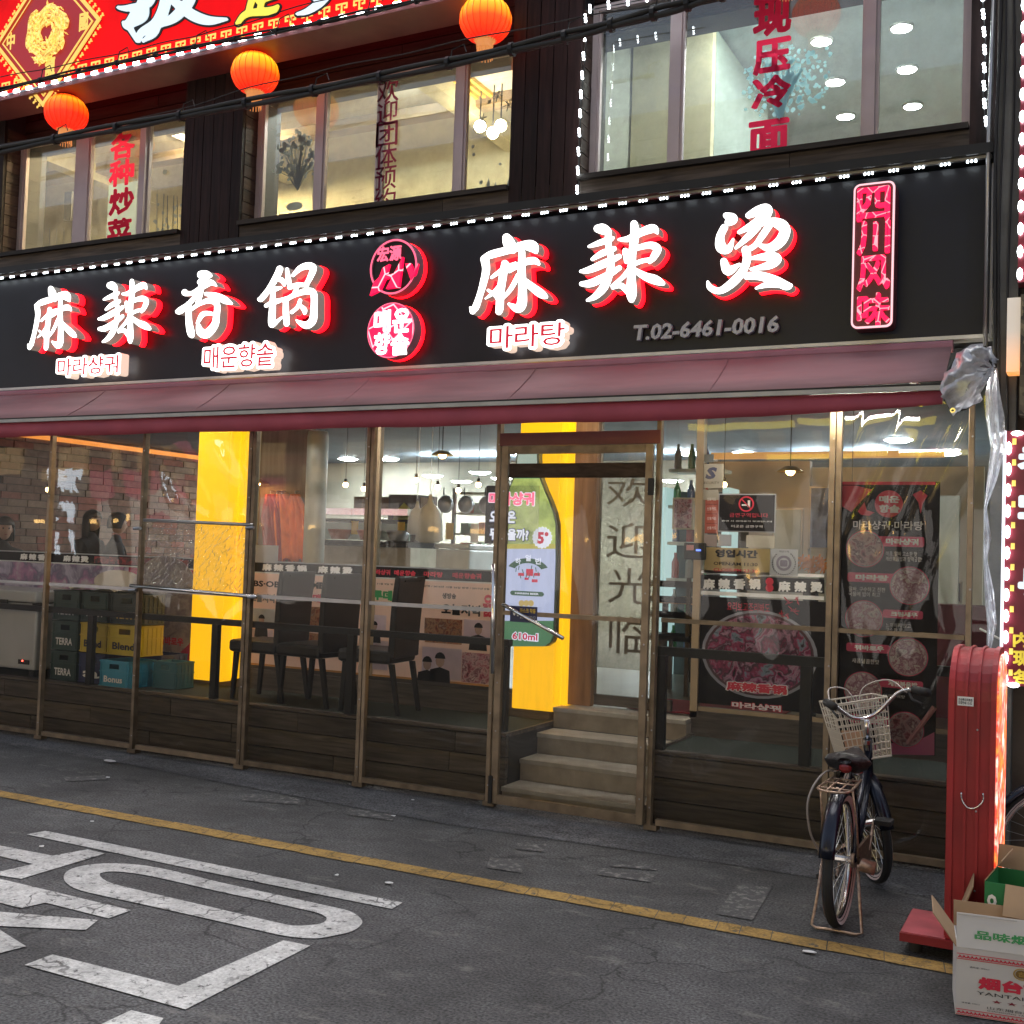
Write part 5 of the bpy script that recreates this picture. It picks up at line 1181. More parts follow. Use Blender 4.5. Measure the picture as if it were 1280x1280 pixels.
ptext('lettering_halo', '마라샹꿔', (914, 876), (977, 891), PY-.005, inkr, F5, bold=.07); ptext('lettering', '마라샹꿔', (915, 877), (976, 890), PY-.006, inkw, F5, bold=.02)
ptext('lettering', '요리보고조리봐도', (909, 752), (962, 766), PY-.003, inkr, F5, bold=.0)
mb = MB()
for i in range(14):
    a = W(974+rs.random()*24, 750+rs.random()*20, PY-.003); mb.tube([a, a+Vector((.03*rs.uniform(-1, 1), 0, .03*rs.uniform(-1, 1))), a+Vector((.02, 0, -.03*rs.random()))], .003, 4)
mb.build('flower_drawing', inkr, F5)
t = flat('no_smoking_sign', 'black no smoking sign with a red crossed circle on the glass right of the entrance', 'sign', (898, 617), (969, 666), PY, greyp)
prect('black_field', (899.5, 618.5), (967.5, 664.5), PY-.002, .0015, blk, t)
c_ = W(933, 630, PY); n = 24
MB().add([(c_.x+q*math.cos(i*math.pi/12), PY-.003, c_.z+q*math.sin(i*math.pi/12)) for q in (.052, .042) for i in range(n)], [(i, (i+1) % n, (i+1) % n+n, i+n) for i in range(n)]).build('red_circle', inkr, t)
MB().tube([(c_.x-.033, PY-.004, c_.z+.033), (c_.x+.033, PY-.004, c_.z-.033)], .004, 4).build('red_bar', inkr, t)
mb = MB(); mb.box((c_.x-.03, PY-.0035, c_.z-.012), (c_.x+.005, PY-.003, c_.z-.002)); mb.box((c_.x+.01, PY-.0036, c_.z-.02), (c_.x+.026, PY-.003, c_.z+.024)); mb.build('cigarette_mark', inkw, t)
ptext('lettering', '금연구역입니다', (912, 641), (960, 647), PY-.003, inkr, t); ptext('lettering', '흡연 시 과태료가 부과됩니다', (902, 650), (965, 653), PY-.003, inkw, t); ptext('lettering', '이곳은 금연구역', (914, 656), (953, 660), PY-.003, inkw, t)
t = flat('opening_hours_sign', 'ochre opening hours sign above the hotpot poster', 'sign', (881, 684), (962, 719), PY-.002, backlit(mat('ochre_print', (.50, .40, .20), .5, 0, .06)))
ptext('lettering', '영업시간', (894, 686.5), (947, 698), PY-.004, blk, t, bold=.05); ptext('lettering', 'OPEN:AM 11:30', (892, 702), (947, 708), PY-.004, blk, t, bold=.02); ptext('lettering', 'CLOSE:PM 23:30', (892, 710), (947, 716), PY-.004, inkr, t, bold=.02)
t = flat('award_sticker', 'square pale sticker with a dark round laurel wreath emblem beside the opening hours sign', 'sticker', (963, 686), (997, 720), PY-.003, greyp)
c_ = W(980, 704, PY); MB().prism(disc((c_.x, c_.z), .05, 0, 0, 20), PY-.006, PY-.0042).build('emblem', mat('emblem_ink', (.12, .10, .14), .5), t); MB().prism(disc((c_.x, c_.z), .034, 0, 0, 20), PY-.0075, PY-.0061).build('emblem', greyp, t); MB().prism(rrect(c_.x-.024, c_.x+.024, c_.z-.022, c_.z+.02, .008), PY-.009, PY-.0076).build('emblem', MT['emblem_ink'], t)
mb = MB()
for i in range(26):
    a = R(-150+i*300/25-90-0); a = R(130+280*i/25); p = Vector((c_.x+.072*math.cos(a), PY-.0055, c_.z+.072*math.sin(a))); mb.tube([p, p+Vector((.012*math.cos(a+.9), 0, .012*math.sin(a+.9)))], [.004, .001], 4)
mb.build('laurel', blk, t); ptext('lettering', '백년가게', (974, 688), (986, 691), PY-.0045, blk, t)
t = flat('alarm_sticker', 'square beige sticker with a dark letter S on the door post', 'sticker', (873, 580), (904, 610), PY-.003, mat('beige_print', (.42, .38, .30), .5))
ptext('lettering', 'S', (882, 584), (896, 599), PY-.005, mat('navy_ink', (.05, .06, .12), .5), t, bold=.06, shear=.2); ptext('lettering', 'SECURITY', (878, 602), (899, 605), PY-.005, blk, t)
for i, (nm, lb, a, b, m) in enumerate((('small_sticker', 'tiny dark framed sticker above the letter S sticker', (877, 568), (892, 578), greydec), ('small_sticker', 'beige sticker with small print directly below the letter S sticker', (872, 612), (898, 625), MT['beige_print']),
     ('red_sticker_strip', 'tall brick-red strip of stickers left of the no smoking sign', (882, 618), (897, 667), mat('brick_red_print', (.38, .08, .05), .5)), ('small_sticker', 'grey square sticker with a scribble left below the no smoking sign', (898, 668), (914, 683), greyp), ('small_sticker', 'plain pinkish square sticker under the red strip', (880, 668), (896, 683), mat('pinkish_print', (.38, .3, .28), .5)),
     ('small_sticker', 'pair-wide beige paper right below the no smoking sign', (933, 669), (968, 685), MT['beige_print']))):
    t = flat(nm, lb, 'sticker', a, b, PY-.002+i*.0001, m)
    if nm == 'red_sticker_strip':
        for j in range(4): ptext('lettering', '신용카드', (884, 622+j*12), (895, 626+j*12), PY-.0035, inkw, t); prect('divider', (882.5, 630+j*12), (896.5, 630.6+j*12), PY-.0035, .001, blk, t)
t = thing('card_reader', 'small black access reader with a blue light on the brown door post', 'card reader', W(867, 689, .95))
prect('housing', (855, 678), (880, 700), .92, .05, black, t, bevel=.006); prect('label', (858, 681), (867, 688), .916, .003, mat('pink_label', (.5, .22, .2), .5), t); prect('light', (870, 686.5), (876, 689), .916, .003, emit('blue_light', (.1, .2, 1), 2.), t)

# menu poster hung behind the vinyl
MP = thing('menu_poster', 'tall black menu poster with round dish photographs behind the right vinyl bay', 'poster', W(1110, 780, .06))
MY = .055
def mz(x_, y_): return (1030+x_*.2812, 500+y_*.2812)
prect('sheet', (1050, 602), (1169, 945), MY, .003, blk, MP)
prect('red_top', (1051, 602), (1169, 606), MY-.002, .0015, inkr, MP)
crim = mat('crimson_ink', (.60, .04, .13), .5, 0, .08)
MB().prism([(p.x, p.z) for p in [W(*q, MY) for q in ((1051, 607), (1070, 607), (1090, 612), (1064, 640), (1051, 632))]], MY-.002, MY-.0005).build('red_corner', inkr, MP, fixn=True)
c_ = W(*mz(288, 462), MY); MB().prism(disc((c_.x, c_.z), .074, 0, 0, 24), MY-.003, MY-.001).build('red_disc', inkr, MP)
for s, q in (('매운', (245, 425, 335, 458)), ('향솥', (245, 465, 335, 502))): ptext('lettering', s, mz(*q[:2]), mz(*q[2:]), MY-.004, inkw, MP, bold=.04)
MB().prism([(p.x, p.z) for p in [W(*mz(*q), MY) for q in ((150, 495), (180, 455), (190, 490), (225, 500), (200, 515), (165, 510))]], MY-.003, MY-.001).build('chili_print', inkr, MP, fixn=True)
MB().prism([(p.x, p.z) for p in [W(*mz(*q), MY) for q in ((395, 420), (430, 402), (460, 425), (440, 460), (430, 505), (420, 455))]], MY-.003, MY-.001).build('chili_print', inkr, MP, fixn=True)
ptext('lettering', '마라샹궈·마라탕', mz(130, 535), mz(440, 580), MY-.003, inkw, MP, bold=.01)
items = [((183, 662), 82, (240, 605, 445, 655), '마라샹궈', (275, 672, 435, 720), '매콤, 알싸 고소한 맛\n계란볶음밥과 찰떡궁합!', foodB), ((380, 825), 85, (105, 765, 312, 815), '마라탕', (110, 828, 272, 878), '알싸, 구수하고 진한\n국물에 밥이 최고', foodC), ((178, 972), 82, (262, 930, 440, 976), '크림새우', (275, 990, 385, 1036), '느끼하지 않고\n고소한 맛', foodC),
         ((373, 1142), 86, (100, 1078, 292, 1128), '꿔바로우', (125, 1147, 245, 1176), '새콤달콤한맛', foodC), ((173, 1290), 83, (250, 1238, 440, 1290), '계란볶음밥', (265, 1306, 360, 1328), '마라샹궈랑', foodC), ((362, 1465), 80, (112, 1392, 290, 1448), '지삼선', (0, 0, 0, 0), '', foodB)]
for k, (c0_, r0_, lb, s, tx, s2, fm) in enumerate(items):
    a, b = W(*mz(*lb[:2]), MY), W(*mz(*lb[2:]), MY); MB().prism(rrect(min(a.x, b.x), max(a.x, b.x), b.z, a.z, .012), MY-.0025, MY-.001).build('name_bar', crim, MP)
    ptext('lettering', s, mz(lb[0]+35, lb[1]+9), mz(lb[2]-25, lb[3]-9), MY-.0035, inkw, MP, bold=.05)
    c_ = W(*mz(*c0_), MY); rr_ = abs(W(mz(*c0_)[0], mz(*c0_)[1]-r0_*.2812, MY).z-c_.z)
    for q, m, dy in ((1.0, crim, 0), (.955, greyp, .0007), (.90, fm, .0014)): MB().prism(disc((c_.x, c_.z-.004*(1-q)), rr_*q, 0, 0, 30), MY-.0035-dy, MY-.0026-dy+.0008).build('dish_photo', m, MP)
    if s2: ptext('lettering', s2, mz(*tx[:2]), mz(*tx[2:]), MY-.003, inkw, MP, bold=.0)
MB().prism([(p.x, p.z) for p in [W(*q, MY) for q in ((1061, 930), (1100, 928), (1140, 930), (1168, 915), (1168, 944), (1061, 942))]], MY-.002, MY-.001).build('pink_swash', mat('pink_swash', (.5, .12, .25), .5, 0, .1), MP, fixn=True)
MB().tube([W(1134, 930, MY-.006), W(1168, 884, MY-.006)], [.012, .016], 6).build('chopstick_print', mat('chopstick_pink', (.5, .25, .25), .4), MP)

# ------------------------------------------------------------------ dining room behind the glass
IX0, IX1, IY1, IZ0, IZ1 = -12.2, -.30, 15.5, .55, 3.0
tile = mat('floor_tile', (.28, .24, .2), .35, 0, .2, 3)
box('room_floor', (XL, 1.07, IZ0-.10), (IX1, IY1, IZ0), tile, BLD)
box('room_ceiling', (XL, 1.07, IZ1), (IX1, IY1, IZ1+.05), mat('dark_blue_grey_ceiling', (.09, .12, .15), .7, 0, .2, 2), BLD)
box('room_wall', (XL, IY1, IZ0), (IX1, IY1+.1, IZ1), mat('kitchen_wall', (.42, .40, .33), .7, 0, .2, 1.2), BLD)
box('room_wall', (IX0-.12, 1.07, IZ0), (IX0-.05, IY1, IZ1), mat('mortar', (.10, .075, .06), .9), BLD)
box('room_wall', (IX1, 1.07, IZ0), (IX1+.1, IY1, IZ1), mat('greenish_wall', (.35, .38, .35), .7), BLD)
# stone-veneer bricks on the far left wall
brm = [mat('brick_brown_a', (.22, .115, .08), .8, 0, .25, 14, .3, 60), mat('brick_brown_b', (.20, .11, .08), .8, 0, .25, 14, .3, 60), mat('brick_tan', (.27, .17, .12), .8, 0, .2, 14, .3, 60), mat('brick_red', (.28, .10, .07), .8, 0, .2, 14, .3, 60)]
r_ = random.Random(4); bd = bpy.data.meshes.new('brick'); cnt = 0; stuff = MB()
proto = MB().box((-.02, -.14, -.042), (.02, .14, .042)); pm_me = []
for m in brm:
    me = bpy.data.meshes.new('brick'); me.from_pydata([tuple(v) for v in proto.v], [], proto.f); me.materials.append(m); pm_me.append(me)
z = 1.22; row = 0
while z < 2.98:
    y = 3.4 - (.15 if row % 2 else 0) - r_.uniform(0, .1)
    while y < 8.6:
        ln = r_.choice((.26, .30, .42)); prd = r_.uniform(0, .016)
        if cnt < 298:
            o = bpy.data.objects.new('brick', r_.choice(pm_me)); COL.objects.link(o); o.parent = BLD
            o.location = Vector((IX0-.045+prd, y+ln/2, z)) - BLD.location; o.scale = (1, (ln-.012)/.28, 1); cnt += 1
        else: stuff.box((IX0-.065+prd, y+.006, z-.042), (IX0-.025+prd, y+ln-.006, z+.042))
        y += ln
    z += .093; row += 1
stuff.build('brick_rows', brm[1], BLD, kind='stuff')
box('wainscot', (IX0-.04, 1.07, IZ0), (IX0+.02, IY1, 1.17), mat('tan_wainscot', (.36, .29, .2), .6), BLD)
box('light_cove', (IX0-.03, 3.0, 2.90), (IX0+.02, 8.8, 2.96), emit('orange_cove_light', (1, .32, .04), .9), BLD)
# partitions near the glass
box('timber_partition', (W(300, 640, 2.4).x, 2.4, IZ0), (W(385, 640, 2.4).x, 2.48, 2.99), wood('grey_brown_partition', (.22, .16, .11), .6, (15, 15, 1.5)), BLD)
t = thing('white_pillar', 'smooth white rounded pillar inside the restaurant behind the two chairs', 'pillar', W(394, 640, 2.3))
c_ = W(394, 640, 2.3); MB().lathe([(.10, IZ0), (.10, 2.66), (.09, 2.71), (.0, 2.72)], 20, (c_.x, 2.3, 0)).build('shaft', mat('pale_green_white', (.55, .62, .60), .4), t, smooth=True)
# coats on the wall
for px, colr, lb, ww in ((352, (.80, .20, .03), 'bright orange coat hanging on the wall left of the white pillar', .17), (369, (.75, .18, .03), 'orange apron hanging next to the orange coat', .12), (338, (.35, .05, .04), 'dark red coat hanging left of the orange coat', .12), (346, (.06, .07, .04), 'dark olive jacket between the red and orange coats', .07)):
    t = thing('hanging_coat', lb, 'coat', W(px, 612, 2.36)); m_ = mat('cloth_%s' % lb.split()[0], colr, .8, 0, .25, 12, .5, 25)
    top, bot = W(px, 618, 2.33), W(px+8, 700, 2.33); mb = MB(); nn = 16
    for j in range(9):
        z = top.z+(bot.z-top.z)*j/8; wj = ww*(.35+.65*min(1, j/3)) + .01*j*.3
        for i in range(nn+1):
            u = i/nn*2-1; mb.v.append((top.x+(bot.x-top.x)*j/8+u*wj, 2.34-.03*math.cos(u*1.4)-.022*math.sin(u*11+j*.3+px), z+.02*math.cos(u*9)*(j == 8)))
    for j in range(8):
        for i in range(nn): a = j*(nn+1)+i; mb.f.append((a, a+1, a+nn+2, a+nn+1))
    o = mb.build('cloth', m_, t, smooth=True); o.modifiers.new('th', 'SOLIDIFY').thickness = .012
    MB().tube([(top.x, 2.39, top.z+.03), (top.x, 2.33, top.z+.03), (top.x, 2.33, top.z-.01)], .006, 6).build('hook', steel, t)
# ceiling lights
LL = ['round white ceiling lamp just left of the post between the two middle bays', 'round white ceiling lamp just right of the post between the two middle bays', 'round white ceiling lamp low behind the middle bay, left of the amber pendant', 'bright white lamp above the beer bottle beside the door frame',
      'white lamp low beside the black hanging text sign', 'white lamp directly under the amber pendant of the middle bay', 'faint white lamp between two brighter ones in the middle bay', 'large bright white lamp right above the no smoking sign', 'small white lamp above the S sticker', 'white lamp at the left edge of the bay beside the door',
      'dim white lamp at the right gold post above the blue picture', 'large white lamp in the rightmost bay above the menu poster', 'smaller white lamp directly above the top of the menu poster', 'white lamp at the far right edge of the rightmost bay']
for i, q in enumerate(((435, 573), (487, 573), (541, 594), (650, 565), (627, 597), (577, 601), (600, 590), (930, 565), (861, 566), (840, 600), (1016, 604), (1123, 549), (1092, 588), (1185, 566))):
    z = IZ1-.004; p = G(*q, z)
    if p.y > 8.6: p = W(q[0], q[1], 7.6)
    t = thing('ceiling_light', LL[i], 'ceiling light', tuple(p), 'white ceiling lamps of the dining room')
    MB().lathe([(0, -.03), (.10, -.028), (.135, -.01), (.135, 0)], 16, p).build('diffuser', L_cool, t, smooth=True)
    MB().lathe([(.136, .0), (.15, -.012), (.165, .0)], 16, p).build('rim', whitep, t)
for q, lb in (((553, 567), 'amber pendant lamp high behind the middle vinyl bay'), ((988, 587), 'dim amber pendant lamp seen above the no smoking sign'), ((320, 602), 'amber lamp glowing by the timber partition')):
    p = W(q[0], q[1], 4.0 if q[0] != 320 else 2.2); t = thing('pendant_lamp', lb, 'lamp', tuple(p))
    MB().lathe([(0, .03), (.05, .03), (.13, -.02), (.12, -.022), (.045, .02)], 18, p).build('shade', mat('brass_shade', (.5, .35, .12), .35, .8), t, smooth=True); MB().ball(p-Vector((0, 0, .01)), .045, 12).build('bulb', L_warm, t, smooth=True)
    MB().tube([p+Vector((0, 0, .03)), (p.x, p.y, IZ1-.002)], .006, 6).build('cord', black, t)
for i, (px, py) in enumerate(((60, 612), (338, 610), (366, 609), (432, 606), (455, 611), (520, 600), (547, 609), (573, 613), (598, 606), (905, 606), (1065, 612))):
    p = W(px, py, 3.4 if px > 300 else 2.6); t = thing('string_bulb', 'small amber bulb hanging ' + ('by the mirrored neon at the far left', 'left of the dark red coat', 'between the orange coats and the pillar', 'left of the middle post', 'just left of the second lamp post', 'above the carrier bags', 'right above the shelf rack', 'left of the black text sign', 'next to the black text sign', 'above the red sticker strip', 'behind the top left corner of the menu poster')[i], 'light bulb', tuple(p), 'amber bulbs hanging in a row inside the dining room')
    MB().ball(p, .028, 10).build('bulb', emit('string_bulb_lit', (1, .62, .25), 40.), t, smooth=True); MB().lathe([(.016, .0), (.016, .04), (0, .045)], 8, p+Vector((0, 0, .022))).build('socket', black, t); MB().tube([p+Vector((0, 0, .06)), (p.x, p.y, IZ1-.002)], .003, 4).build('cord', black, t)
box('kitchen_back_wall', (-13, 8.7, IZ0), (-4.6, 8.8, IZ1), mat('kitchen_tile_wall', (.34, .31, .24), .5, 0, .2, 2.), BLD)
# kitchen line at the back
t = thing('kitchen_counter', 'long kitchen pass with steel shelf, glass screen and pots behind the middle bay', 'counter', (-9.5, 5.6, IZ0))
ka, kb_ = W(404, 640, 5.0), W(515, 640, 5.0)
def kz(y): return W(455, y, 5.0).z
box('counter_base', (ka.x, 5.0, IZ0), (kb_.x, 5.6, kz(683)), mat('cream_counter', (.48, .44, .34), .6), t)
box('counter_top', (ka.x, 4.95, kz(683)+.001), (kb_.x, 5.65, kz(676)), black, t)
box('glass_screen', (ka.x, 4.96, kz(675)), (kb_.x, 4.98, kz(654)), mat('pale_green_glass', (.40, .52, .48), .3), t)
box('shelf', (ka.x, 4.92, kz(653)), (kb_.x, 5.6, kz(649)), black, t); box('steel_hood', (ka.x, 4.9, kz(644)), (kb_.x, 5.7, kz(636)), chrome, t)
box('cabinet', (ka.x+.1, 5.5, kz(634)), (ka.x+1.1, 5.8, kz(618)), brownwood, t)
for i in range(4):
    x = ka.x+.35+i*.42; MB().lathe([(0, 0), (.10, 0), (.15, .12), (.14, .12), (.09, .01)], 16, (x, 4.88, kz(675))).build('bowl', mat('orange_bowl', (.5, .16, .08), .4) if i < 2 else steel, t, smooth=True)
for i in range(5): x = ka.x+1.6+i*.28; MB().lathe([(0, 0), (.09, .01), (.11, .05), (.10, .05), (.08, .015)], 12, (x, 5.2, kz(628)), 'y').build('hanging_pan', steel, t, smooth=True); MB().tube([(x, 5.2, kz(628)+.1), (x, 5.2, kz(618)+.1)], .008, 5).build('pan_handle', black, t)
for i in range(6): x = ka.x+.5+i*.33; box('order_ticket', (x, 4.90, kz(652)-.16-.03*(i % 3)), (x+.10, 4.905, kz(652)), whitep if i % 2 else inky, t)
t = thing('refrigerator', 'dark upright cabinet with a yellow cloth on it in the kitchen', 'cabinet', W(505, 660, 5.4)); a, b = W(486, 618, 5.4), W(518, 680, 5.4)
box('body', (a.x, 5.4, IZ0), (b.x, 5.9, a.z), mat('dark_brown_cabinet', (.09, .06, .05), .4), t); box('door', (a.x+.04, 5.385, IZ0+.1), (b.x-.04, 5.398, a.z-.05), mat('dark_grey_door', (.12, .10, .09), .35), t)
p = W(501, 642, 5.3); MB().add([(p.x-.16, 5.37, p.z-.08), (p.x+.14, 5.37, p.z-.09), (p.x+.09, 5.36, p.z+.07), (p.x, 5.365, p.z+.14), (p.x-.1, 5.36, p.z+.04)], [(0, 1, 2, 3, 4)]).build('yellow_cloth', mat('neon_yellow_cloth', (.6, .65, .12), .7), t)
t = thing('shelf_rack', 'grey shelf rack crowded with jars and boxes at the back right of the kitchen', 'shelf', W(590, 640, 6.0)); a, b = W(568, 615, 6.0), W(612, 690, 6.0)
for j in range(5): z = a.z-.02-j*.26; box('shelf_board', (a.x, 6.0, z), (b.x, 6.4, z+.02), mat('tan_shelf', (.32, .27, .2), .5), t)
for x in (a.x, b.x): box('upright', (x-.02, 5.99, IZ0), (x+.02, 6.03, a.z+.05), steel, t)
rr2 = random.Random(8); colsx = [(.5, .5, .45), (.45, .12, .08), (.5, .45, .12), (.2, .3, .2), (.6, .55, .5), (.12, .1, .1)]
for j in range(4):
    x = a.x+.08; z = a.z-.02-(j+1)*.26+.02
    while x < b.x-.12:
        w2 = rr2.uniform(.06, .13); h2 = rr2.uniform(.08, .18); m_ = mat('jar_%d' % rr2.randrange(6), colsx[rr2.randrange(6)], .4)
        if rr2.random() < .5: MB().lathe([(0, 0), (w2*.45, 0), (w2*.45, h2*.8), (w2*.3, h2), (0, h2)], 10, (x+w2/2, 6.12, z)).build('jar', m_, t)
        else: box('carton', (x, 6.05, z), (x+w2, 6.2, z+h2), m_, t)
        x += w2+.02
for i, (px, py, lb) in enumerate(((537, 652, 'large white carrier bag hanging in the kitchen, the right one of the two'), (521, 650, 'small white carrier bag hanging left of the large one'))):
    p = W(px, py, 4.2); s_ = 1.0 if i == 0 else .7; t = thing('carrier_bag', lb, 'bag', tuple(p)); mb = MB(); nn = 14
    for q, h in ((.015, .30), (.04, .20), (.10, .14), (.14, .02), (.155, -.2), (.10, -.23)):
        for k in range(nn): a = 2*math.pi*k/nn; mb.v.append((p.x+q*s_*math.cos(a)*(1+.12*math.sin(a*4)), p.y+.5*q*s_*math.sin(a), p.z+h*s_))
    for i2 in range(5):
        for k in range(nn): mb.f.append((i2*nn+k, i2*nn+(k+1) % nn, (i2+1)*nn+(k+1) % nn, (i2+1)*nn+k))
    mb.build('bag', mat('white_plastic_bag', (.62, .66, .66), .35, 0, .1, 12), t, smooth=True)
    MB().tube([(p.x, p.y, p.z+.34*s_), (p.x, p.y, IZ1-.003)], .004, 5).build('string', whitep, t)
t = thing('chest_freezer', 'white kitchen freezer with a pale label below the hanging bags', 'freezer', W(564, 695, 4.4)); a, b = W(545, 679, 4.4), W(586, 720, 4.4)
box('body', (a.x, 4.4, IZ0), (b.x, 5.0, a.z-.06), mat('white_enamel', (.55, .60, .60), .35), t, bevel=.02); box('lid', (a.x-.01, 4.38, a.z-.055), (b.x+.01, 5.0, a.z), mat('white_enamel_lid', (.6, .64, .64), .3), t, bevel=.015)
t = thing('dining_table', 'wooden dining table with dark chairs around it behind the right glass', 'table', W(850, 740, 2.6)); a, b = W(829, 731, 2.6), W(862, 740, 2.6)
box('top', (a.x, 2.4, 1.25), (b.x+.25, 3.2, 1.29), mat('honey_wood', (.45, .22, .08), .35), t)
for x in (a.x+.05, b.x+.2):
    for y in (2.45, 3.1): box('leg', (x, y, IZ0+.001), (x+.04, y+.04, 1.249), black, t)
for k, px in enumerate((838, 852)):
    p = W(px, 760, 2.2); t = thing('dining_chair', ('dark ladder-back chair at the wooden table just right of the door post', 'second dark ladder-back chair pushed to the wooden table')[k], 'chair', (p.x, 2.2, IZ0)); m_ = mat('dark_wood_chair', (.05, .035, .03), .4)
    box('seat', (p.x-.2, 2.1, IZ0+.42), (p.x+.2, 2.5, IZ0+.46), m_, t)
    for dx in (-.19, .16):
        for y in (2.1, 2.46): box('leg', (p.x+dx, y, IZ0+.001), (p.x+dx+.03, y+.03, IZ0+.419), m_, t)
        box('back_post', (p.x+dx, 2.1, IZ0+.461), (p.x+dx+.03, 2.13, IZ0+.92), m_, t)
    for z in (.6, .72, .84): box('back_rail', (p.x-.158, 2.105, IZ0+z), (p.x+.158, 2.125, IZ0+z+.05), m_, t)
t = thing('drinks_fridge', 'white framed glass-door fridge with pale shelves behind the brown door post', 'fridge', W(845, 660, 2.9)); a, b = W(829, 612, 3.4), W(866, 612, 3.4)
box('cabinet', (a.x, 3.7, IZ0), (b.x+.3, 4.2, a.z), mat('black_interior', (.05, .06, .06), .5), t)
for x in (a.x-.02, b.x+.28): box('side_frame', (x, 3.38, IZ0), (x+.06, 3.7, a.z+.02), emit('cyan_white_edge_lit', (.5, .75, .75), .7), t)
for j in range(6): z = IZ0+.2+j*.33; box('shelf', (a.x+.05, 3.4, z), (b.x+.27, 3.69, z+.03), mat('pale_cyan_shelf', (.5, .62, .62), .4), t)
for j in range(6):
    for i in range(7): x = a.x+.1+i*.13; m_ = mat('bottle_%d' % ((i*3+j) % 4), ((.05, .2, .08), (.3, .3, .28), (.3, .06, .05), (.08, .12, .25))[(i*3+j) % 4], .25); MB().lathe([(0, 0), (.035, 0), (.035, .14), (.014, .19), (.014, .23), (0, .23)], 8, (x, 3.5, IZ0+.232+j*.33)).build('bottle', m_, t) if x < b.x+.2 else None
for nm, lb, tl, br, Y, m_ in (('wall_poster', 'dark framed dish photograph on the wall inside, left of the S sticker', (843, 624), (864, 660), 3.37, foodB), ('wall_poster', 'large blue and dark framed picture behind the right gold post', (1014, 610), (1046, 685), 4.4, pattern('blue_dark_photo', [(.05, .07, .15), (.12, .16, .3), (.03, .03, .05)], 3, .4, 0, 'noise')),
     ('mirror', 'pale grey mirror in a cream frame behind the no smoking sign', (968, 637), (1000, 700), 4.2, mat('mirror_grey', (.38, .42, .40), .2, .3)), ('wall_poster', 'small dark notice on the wall right of the menu poster', (1172, 728), (1200, 752), 3.0, mat('dark_notice', (.06, .03, .04), .5))):
    t = thing(nm, lb, 'picture' if 'poster' in nm else 'mirror', W(*tl, Y)); prect('frame', (tl[0]-2, tl[1]-2), (br[0]+2, br[1]+2), Y, .04, mat('cream_frame', (.5, .42, .3), .5), t); prect('picture', tl, br, Y-.004, .003, m_, t)
box('partition_wall', (W(880, 600, 4.6).x, 4.6, IZ0), (W(1012, 600, 4.6).x, 4.7, 2.6), mat('warm_grey_wall', (.60, .56, .48), .7, 0, .1), BLD)
box('partition_wall', (W(1005, 600, 4.75).x, 4.75, IZ0), (W(1230, 600, 4.75).x, 4.85, 2.55), mat('cream_partition', (.62, .57, .45), .7, 0, .1), BLD)
box('wall_panel', (W(1170, 600, 2.6).x, 2.6, IZ0), (W(1200, 600, 2.6).x, 2.66, 2.15), mat('grey_green_panel', (.60, .66, .60), .6, 0, .06), BLD)
box('red_bench', (W(1140, 800, 2.2).x, 2.2, IZ0+.001), (IX1-.02, 2.5, 1.35), mat('dark_red_bench', (.18, .03, .06), .5), BLD)
box('orange_cove', (W(890, 600, 4.55).x, 4.5, 2.62), (W(1180, 600, 4.55).x, 4.59, 2.68), emit('soft_orange_cove', (1, .5, .15), .5), BLD)
t = thing('flower_arrangement', 'orange flowers in a pale box above the hotpot poster', 'flowers', W(1010, 712, 1.4)); a, b = W(1000, 716, 1.4), W(1026, 724, 1.4)
box('planter', (a.x, 1.35, b.z-.05), (b.x, 1.5, a.z), mat('sage_box', (.4, .45, .35), .6), t); box('stand', (a.x+.03, 1.37, IZ0), (b.x-.03, 1.48, b.z-.051), black, t)
pet = mat('orange_petals', (.85, .30, .03), .6); rr3 = random.Random(2)
for i in range(14):
    p = Vector((a.x+rr3.uniform(0, .14), 1.42+rr3.uniform(-.04, .04), a.z+.03+rr3.uniform(0, .08))); mb = MB()
    for k in range(7): an = k*.9; d = Vector((math.cos(an), .3*math.sin(an*2), math.sin(an)))*.03; mb.add([p, p+d+Vector((.008, 0, .01)), p+d*1.3, p+d-Vector((.008, 0, .01))], [(0, 1, 2, 3)])
    mb.build('blossom', pet, t)
box('door_mat', (-2.9, 1.15, IZ0+.001), (-1.9, 1.8, IZ0+.012), mat('red_mat', (.35, .02, .04), .8), None); tag(bpy.data.objects['door_mat'], 'red mat on the floor just inside the entrance door', 'mat')

# ---- diners
def skin_body(name, chains, m, parent, sub=2):
    vs, es, rs_ = [], [], []
    for ch in chains:
        prev = None
        for p, r in ch:
            if isinstance(p, int): prev = p; continue
            vs.append(p); rs_.append(r)
            if prev is not None: es.append((prev, len(vs)-1))
            prev = len(vs)-1
    me = bpy.data.meshes.new(name); me.from_pydata(vs, es, []); o = bpy.data.objects.new(name, me); COL.objects.link(o); o.parent = parent
    if parent.get('_local'): o['_local'] = 1
    sk = o.modifiers.new('skin', 'SKIN'); sk.use_smooth_shade = True
    for i, v in enumerate(me.skin_vertices[0].data): v.radius = (rs_[i], rs_[i]) if not isinstance(rs_[i], tuple) else rs_[i]
    me.skin_vertices[0].data[0].use_root = True
    o.modifiers.new('sub', 'SUBSURF').levels = sub; o.modifiers['sub'].render_levels = sub
    me.materials.append(m); return o
skinm = mat('skin', (.50, .30, .22), .55, 0, .06); hairm = mat('black_hair', (.012, .010, .010), .45, 0, .3, 40)
